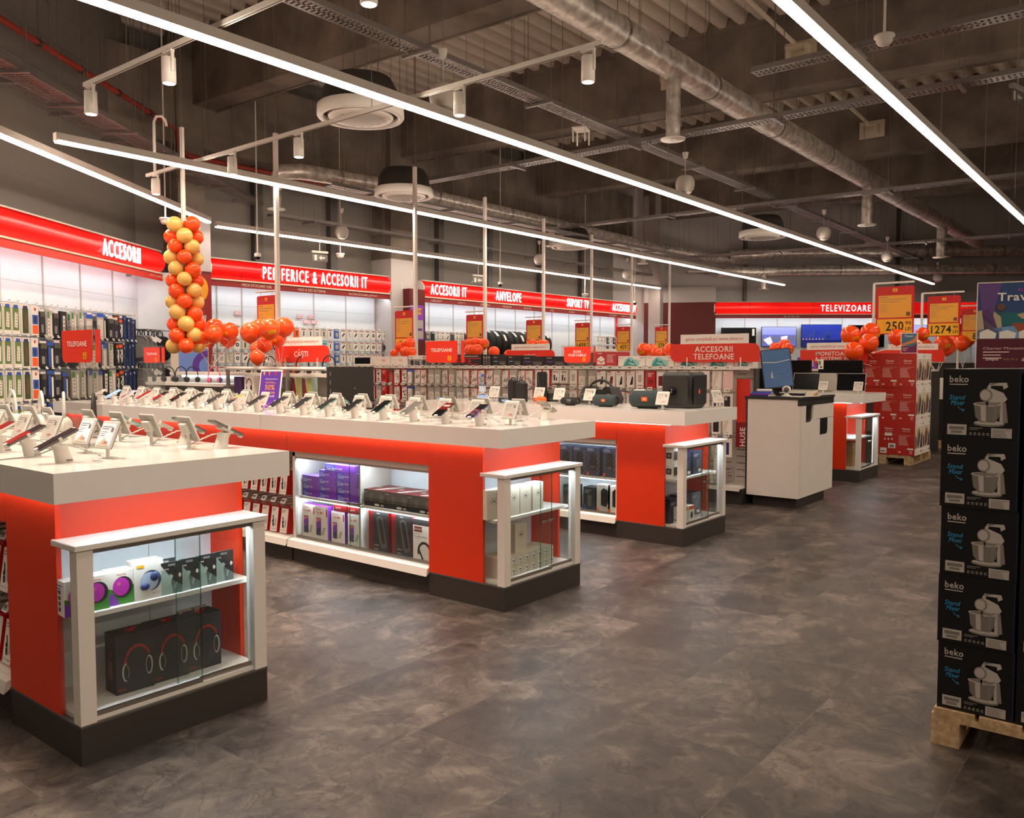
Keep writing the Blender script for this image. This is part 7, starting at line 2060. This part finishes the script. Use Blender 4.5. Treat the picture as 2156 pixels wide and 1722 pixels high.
b.poly([(-.15, -.02), (.15, .02), (.15, -.06), (-.15, -.06)], 'sky', 3).poly([(-.02, .01), (.06, .01), (.1, -.06), (.03, -.06)], 'poster_terra', 4)
for i in range(4):
    b.poly([(-.14 + .075 * i, -.03), (-.11 + .075 * i, -.015 - .006 * (i % 2)), (-.075 + .075 * i, -.035), (-.08 + .075 * i, -.062), (-.14 + .075 * i, -.062)], 'paper', 5)
b.rect(-.15, .15, -.195, -.06, 'poster_wine', 6).poly([(-.15, .195), (-.06, .195), (-.09, .05), (-.02, -.195), (-.1, -.195), (-.13, .04)], 'poster_lilac', 3).text('ALTEX', .03, .163, .014, 'magenta', 7, .015).text('Travel', .0, .132, .038, 'paper', 7, .02, .15).disc(-.06, .085, .016, 'brown', 7).rect(-.061, -.058, .04, .075, 'brown', 7)
b.text('Charter Monastir', -.045, -.105, .012, 'pale_pink', 7, .0, .16).lines(-.125, -.12, .1, 3, .014, .005, 'pale_pink', 7).text('€379', .12, -.13, .016, 'paper', 7, .01).text('Simple', -.09, -.157, .017, 'paper', 7, .012).text('way to a', -.02, -.157, .012, 'kraft', 7).text('great', .045, -.157, .016, 'paper', 7, .012).text('holiday', .11, -.157, .014, 'kraft', 7)
ob('print', b, t)


# ---------------------------------------------------------------- hanging poles with price boards
def price_board(M, w, h, price, label, cents='90', grp='red and yellow price boards'):
    """hangs below z = 0 in its own frame, facing -y"""
    t = thing('price_board', label, 'price board', M, grp)
    r = w * .06
    c = [(-w / 2, -h), (w / 2, -h), (w / 2, -r), (w / 2 - r * .3, -r * .3), (w / 2 - r, 0), (-w / 2 + r, 0), (-w / 2 + r * .3, -r * .3), (-w / 2, -r)]
    ob('red_plate', MB().at(Matrix.Rotation(R(90), 4, 'X')).prism(c, -.006, .006, 'red'), t)
    f = MB().at(FM((0, -.0064, 0))).rect(-w * .06, w * .06, -h * .115, -h * .045, 'yellow', 1).poly([(-w * .035, -h * .105), (0, -h * .07), (w * .035, -h * .105), (w * .02, -h * .105), (0, -h * .088), (-w * .02, -h * .105)], 'ink', 2)
    s = ob('info_sheet', f.rect(-w * .43, w * .43, -h * .65, -h * .185, 'yellow_card', 1).lines(-w * .39, -h * .215, w * .2, 1, 1, h * .014, 'ink_grey', 2).lines(-w * .39, -h * .26, w * .7, 2, h * .05, h * .016, 'kraft', 2, .3).lines(-w * .39, -h * .38, w * .25, 6, h * .028, h * .008, 'kraft', 2).rect(w * .3, w * .4, -h * .62, -h * .54, 'brown', 2), t)
    q = MB().at(FM((0, -.0064, 0))).rect(-w * .46, w * .46, -h * .98, -h * .68, 'yellow', 1).rect(-w * .28, -w * .275, -h * .98, -h * .68, 'kraft', 2).text(price, w * .24, -h * .83, h * .2, 'ink', 2, .02, w * (.155 * len(price)), 'r').text(cents, w * .36, -h * .77, h * .075, 'ink', 2, .02, w * .15).text('LEI', w * .36, -h * .885, h * .07, 'ink', 2, .02, w * .15)
    ob('price_plate', q, t)
    ob('hook', MB().cyl((-w * .3, 0, -.004), (-w * .3, 0, .045), .003, 'steel', 6).cyl((w * .3, 0, -.004), (w * .3, 0, .045), .003, 'steel', 6), t)


for i, (x, y, zt, price, bl, zb) in enumerate(((6.6, 9.1, 2.37, '129', 'price board behind the large balloon bunch on the first hanging pole', 1.44), (9.0, 9.03, 2.29, '249', 'price board reading 249 on the second hanging pole', 1.47), (11.4, 9.71, 2.36, '613', 'price board reading 613 left of the tyres', 1.41),
                                               (13.8, 10.2, 2.38, '1579', 'price board reading 1579 in front of the tyres', 1.41), (16.2, 10.62, 2.42, '1499', 'price board reading 1499 above the BOXE PORTABILE panel', 1.39), (18.6, 10.98, 2.42, '459', 'price board reading 459 at the right end of the back wall', 1.37),
                                               (21.0, 11.2, 2.5, '579', 'price board reading 579 in front of the maroon wall', .02))):
    t = thing('ceiling_pole', 'white pole from the ceiling tray down to the racks, %s from the left' % nth(i), 'pole', T(x, y, 0), 'white ceiling poles')
    ob('pole_tube', MB().box(-.024, .024, -.024, .024, zb, 4.4, 'post_white'), t)
    ob('arm', MB().cyl((0, 0, zt + .055), (0, .46, zt + .055), .012, 'post_white', 10), t)
    rods(t, [(0, 0)], 4.4, 7.1)
    price_board(T(x, y + .24, zt, -90), .40, .62, price, bl, '00' if price == '613' else '90')
for i, (x, yp, ya, yb, zt, price, w, h, lb) in enumerate(((14.16, 3.92, 3.92, 3.33, 2.70, '250', .565, .75, 'tall price board reading 250 above the red printer boxes'), (16.15, 3.66, 3.66, 3.0, 2.66, '1274', .52, .70, 'tall price board reading 1274 right of the 250 one'), (18.9, 3.6, 3.6, 3.05, 2.58, '89', .5, .66, 'price board half hidden behind the Travel poster'))):
    t = thing('price_stand', 'white square stand holding the price board, %s from the left at the pallets' % nth(i), 'stand', T(x, yp, 0), 'white price stands at the pallets')
    ob('stand_post', MB().box(-.018, .018, -.018, .018, 0, zt + .06, 'post_white').box(-.15, .15, -.02, .2, 0, .01, 'post_white'), t)
    ob('arm', MB().box(-.014, .014, yb - yp, 0, zt + .045, zt + .073, 'post_white'), t)
    price_board(T(x, (ya + yb) / 2 - .02, zt, -90), w, h, price, lb)


# ---------------------------------------------------------------- balloons
def balloon_mesh(r, m, strip=None):
    b = MB()
    rs = []
    for q, z in ((.03, -1.2), (.1, -1.19), (.05, -1.12), (.22, -1.06), (.5, -.9), (.72, -.72), (.9, -.45), (.985, -.16), (1, .08), (.95, .34), (.82, .58), (.62, .79), (.38, .925), (.15, .985), (.01, 1.0)):
        rs.append([(r * q * math.cos(t * math.pi / 10), r * q * math.sin(t * math.pi / 10), r * z) for t in range(20)])
    b.rings(rs, m)
    if strip is not None:
        vs = []
        for lt in (-32, -24, -16, -10):
            for ln in range(-24, 25, 6):
                a = R(strip + ln)
                e = R(lt + ln * .18)
                vs.append((1.006 * r * math.cos(e) * math.cos(a), 1.006 * r * math.cos(e) * math.sin(a), 1.006 * r * math.sin(e)))
        b.add(vs, [(j * 9 + i, j * 9 + i + 1, j * 9 + 10 + i, j * 9 + 9 + i) for j in range(3) for i in range(8)], 'amber', True)
        a, e = R(strip), R(-21)
        n = (math.cos(e) * math.cos(a), math.cos(e) * math.sin(a), math.sin(e))
        b.at(FM([1.045 * r * c for c in n], n) @ Matrix.Rotation(R(-12), 4, 'Z'))
        b.text('ALTEX', 0, 0, r * .16, 'kraft', 1, .0, r * .55)
    return b.mesh('balloon')


BO, BGD = balloon_mesh(.094, 'balloon_orange'), balloon_mesh(.096, 'balloon_gold')
t = thing('ceiling_pole', 'white pole the balloon column hangs on', 'pole', T(5.72, 9.78, 0), 'white ceiling poles')
ob('pole_tube', MB().box(-.02, .02, -.02, .02, 1.62, 4.4, 'post_white'), t)
ob('bent_conduit', MB().tube([(-.25, .2, 3.85), (-.25, .2, 4.45), (-.22, .2, 4.52), (-.15, .2, 4.54), (-.1, .2, 4.5), (-.09, .19, 4.43)], .018, 'post_white', 10), t)
rods(t, [(0, 0)], 4.4, 7.1)
NL = 12
for k in range(NL):
    for j in range(4):
        a = 239.7 + 90 * j - 45 * k + random.uniform(-4, 4)
        hue = j % 2
        rr = .14 + random.uniform(-.006, .006)
        z = 1.715 + (3.205 - 1.715) * k / (NL - 1) + random.uniform(-.012, .012)
        s = random.uniform(.92, 1.05)
        solo('balloon', BGD if hue else BO, '%s balloon of the hanging column, %s ring from the bottom, %s round the pole' % ('cream' if hue else 'orange', nth(k), nth(j)), 'balloon',
             T(5.72 + rr * math.cos(R(a)), 9.78 + rr * math.sin(R(a)), z, a) @ Matrix.Rotation(R(80), 4, 'Y') @ Matrix.Scale(s, 4), 'balloons of the hanging column')
BUNCH = [
    ('the bunch beside the cream and orange column', (6.02, 9.72, 1.44), [(5.85, 9.72, 1.81, .119, None), (6.15, 9.83, 1.954, .117, None), (5.92, 9.48, 1.86, .114, None), (6.154, 9.50, 1.903, .112, 200), (6.31, 9.78, 1.816, .112, 150)]),
    ('the bunch left of the CĂȘTI board', (6.35, 8.72, 1.44), [(5.67, 8.34, 1.846, .114, None), (5.975, 8.605, 1.916, .107, None), (5.746, 8.086, 1.885, .118, 250), (6.096, 8.292, 1.923, .114, None), (6.19, 8.954, 1.676, .09, None), (6.128, 8.715, 1.72, .094, None), (5.95, 8.62, 1.568, .088, None), (6.29, 8.682, 1.801, .1, 200)]),
    ('the bunch left of the TELEFOANE panel', (8.85, 9.05, 1.47), [(8.7, 9.18, 1.641, .06, 300), (8.827, 9.19, 1.741, .078, None), (8.736, 8.976, 1.66, .084, None), (8.847, 9.009, 1.795, .085, None), (8.717, 8.84, 1.659, .076, None)]),
    ('the bunch left of the tyres', (10.95, 9.2, 1.41), [(10.213, 9.064, 1.798, .084, None), (10.21, 8.909, 1.819, .091, None), (9.931, 8.766, 1.693, .097, None), (9.921, 8.619, 1.699, .096, None), (10.223, 8.731, 1.802, .087, 240)]),
    ('the bunch in front of the tyres', (12.3, 8.85, 1.41), [(11.662, 8.857, 1.829, .082, None), (11.503, 8.726, 1.735, .089, None), (11.683, 8.668, 1.81, .09, 250), (11.957, 8.809, 1.825, .083, None)]),
    ('the balloons in front of the maroon wall', (11.2, 6.2, 1.41), [(10.925, 6.236, 1.688, .105, 190), (11.35, 6.348, 1.702, .087, None), (10.862, 5.989, 1.63, .096, None), (11.34, 6.037, 1.691, .099, None)]),
    ('the balloons above the service desk screen', (13.6, 5.2, 1.41), [(13.498, 5.264, 1.741, .093, None), (13.795, 5.219, 1.791, .103, 200), (13.426, 5.032, 1.722, .1, 250)]),
    ('the bunch left of the 250 price board', (13.25, 3.66, 1.65), [(13.099, 3.95, 1.918, .142, 230), (13.393, 3.75, 1.964, .143, 250), (13.0, 3.66, 1.793, .14, None), (12.747, 3.792, 1.673, .135, None), (13.892, 3.499, 1.9, .125, 240), (14.795, 3.34, 1.967, .107, 230)]),
    ('the bunch over the black pot', (16.4, 3.45, 1.32), [(16.939, 3.8, 1.805, .148, None), (17.424, 3.886, 1.833, .12, None), (16.984, 3.478, 1.864, .147, 230), (17.244, 3.465, 1.781, .141, None)]),
    ('the balloons left of the Travel poster', (18.9, 3.5, 1.4), [(18.913, 3.64, 1.978, .144, None), (18.758, 3.505, 1.897, .151, None), (19.298, 3.477, 1.964, .116, None)]),
    ('the balloons peeping over the black boxes', (11.2, 9.2, 1.41), [(11.163, 9.308, 1.69, .098, None), (11.324, 9.103, 1.64, .09, None)]),
]
BM = {}
for lb, anc, bs in BUNCH:
    for i, (x, y, z, r, st) in enumerate(bs):
        M = Matrix.Translation((x, y, z))
        t = thing('balloon', 'orange balloon%s, %s in %s' % (' with yellow strip' if st else '', nth(i), lb), 'balloon', M, 'orange balloons in ' + lb)
        ob('balloon_skin', balloon_mesh(r, 'balloon_orange', st), t)
        k0 = Vector((0, 0, -1.2 * r))
        k1 = Vector(anc) - Vector((x, y, z))
        if k1.z > k0.z - .02:
            k1.z = k0.z - .06
        ob('stick', MB().tube([k0, k0.lerp(k1, .5) + Vector((.005, .005, .01)), k1], .004, 'paper', 5), t)
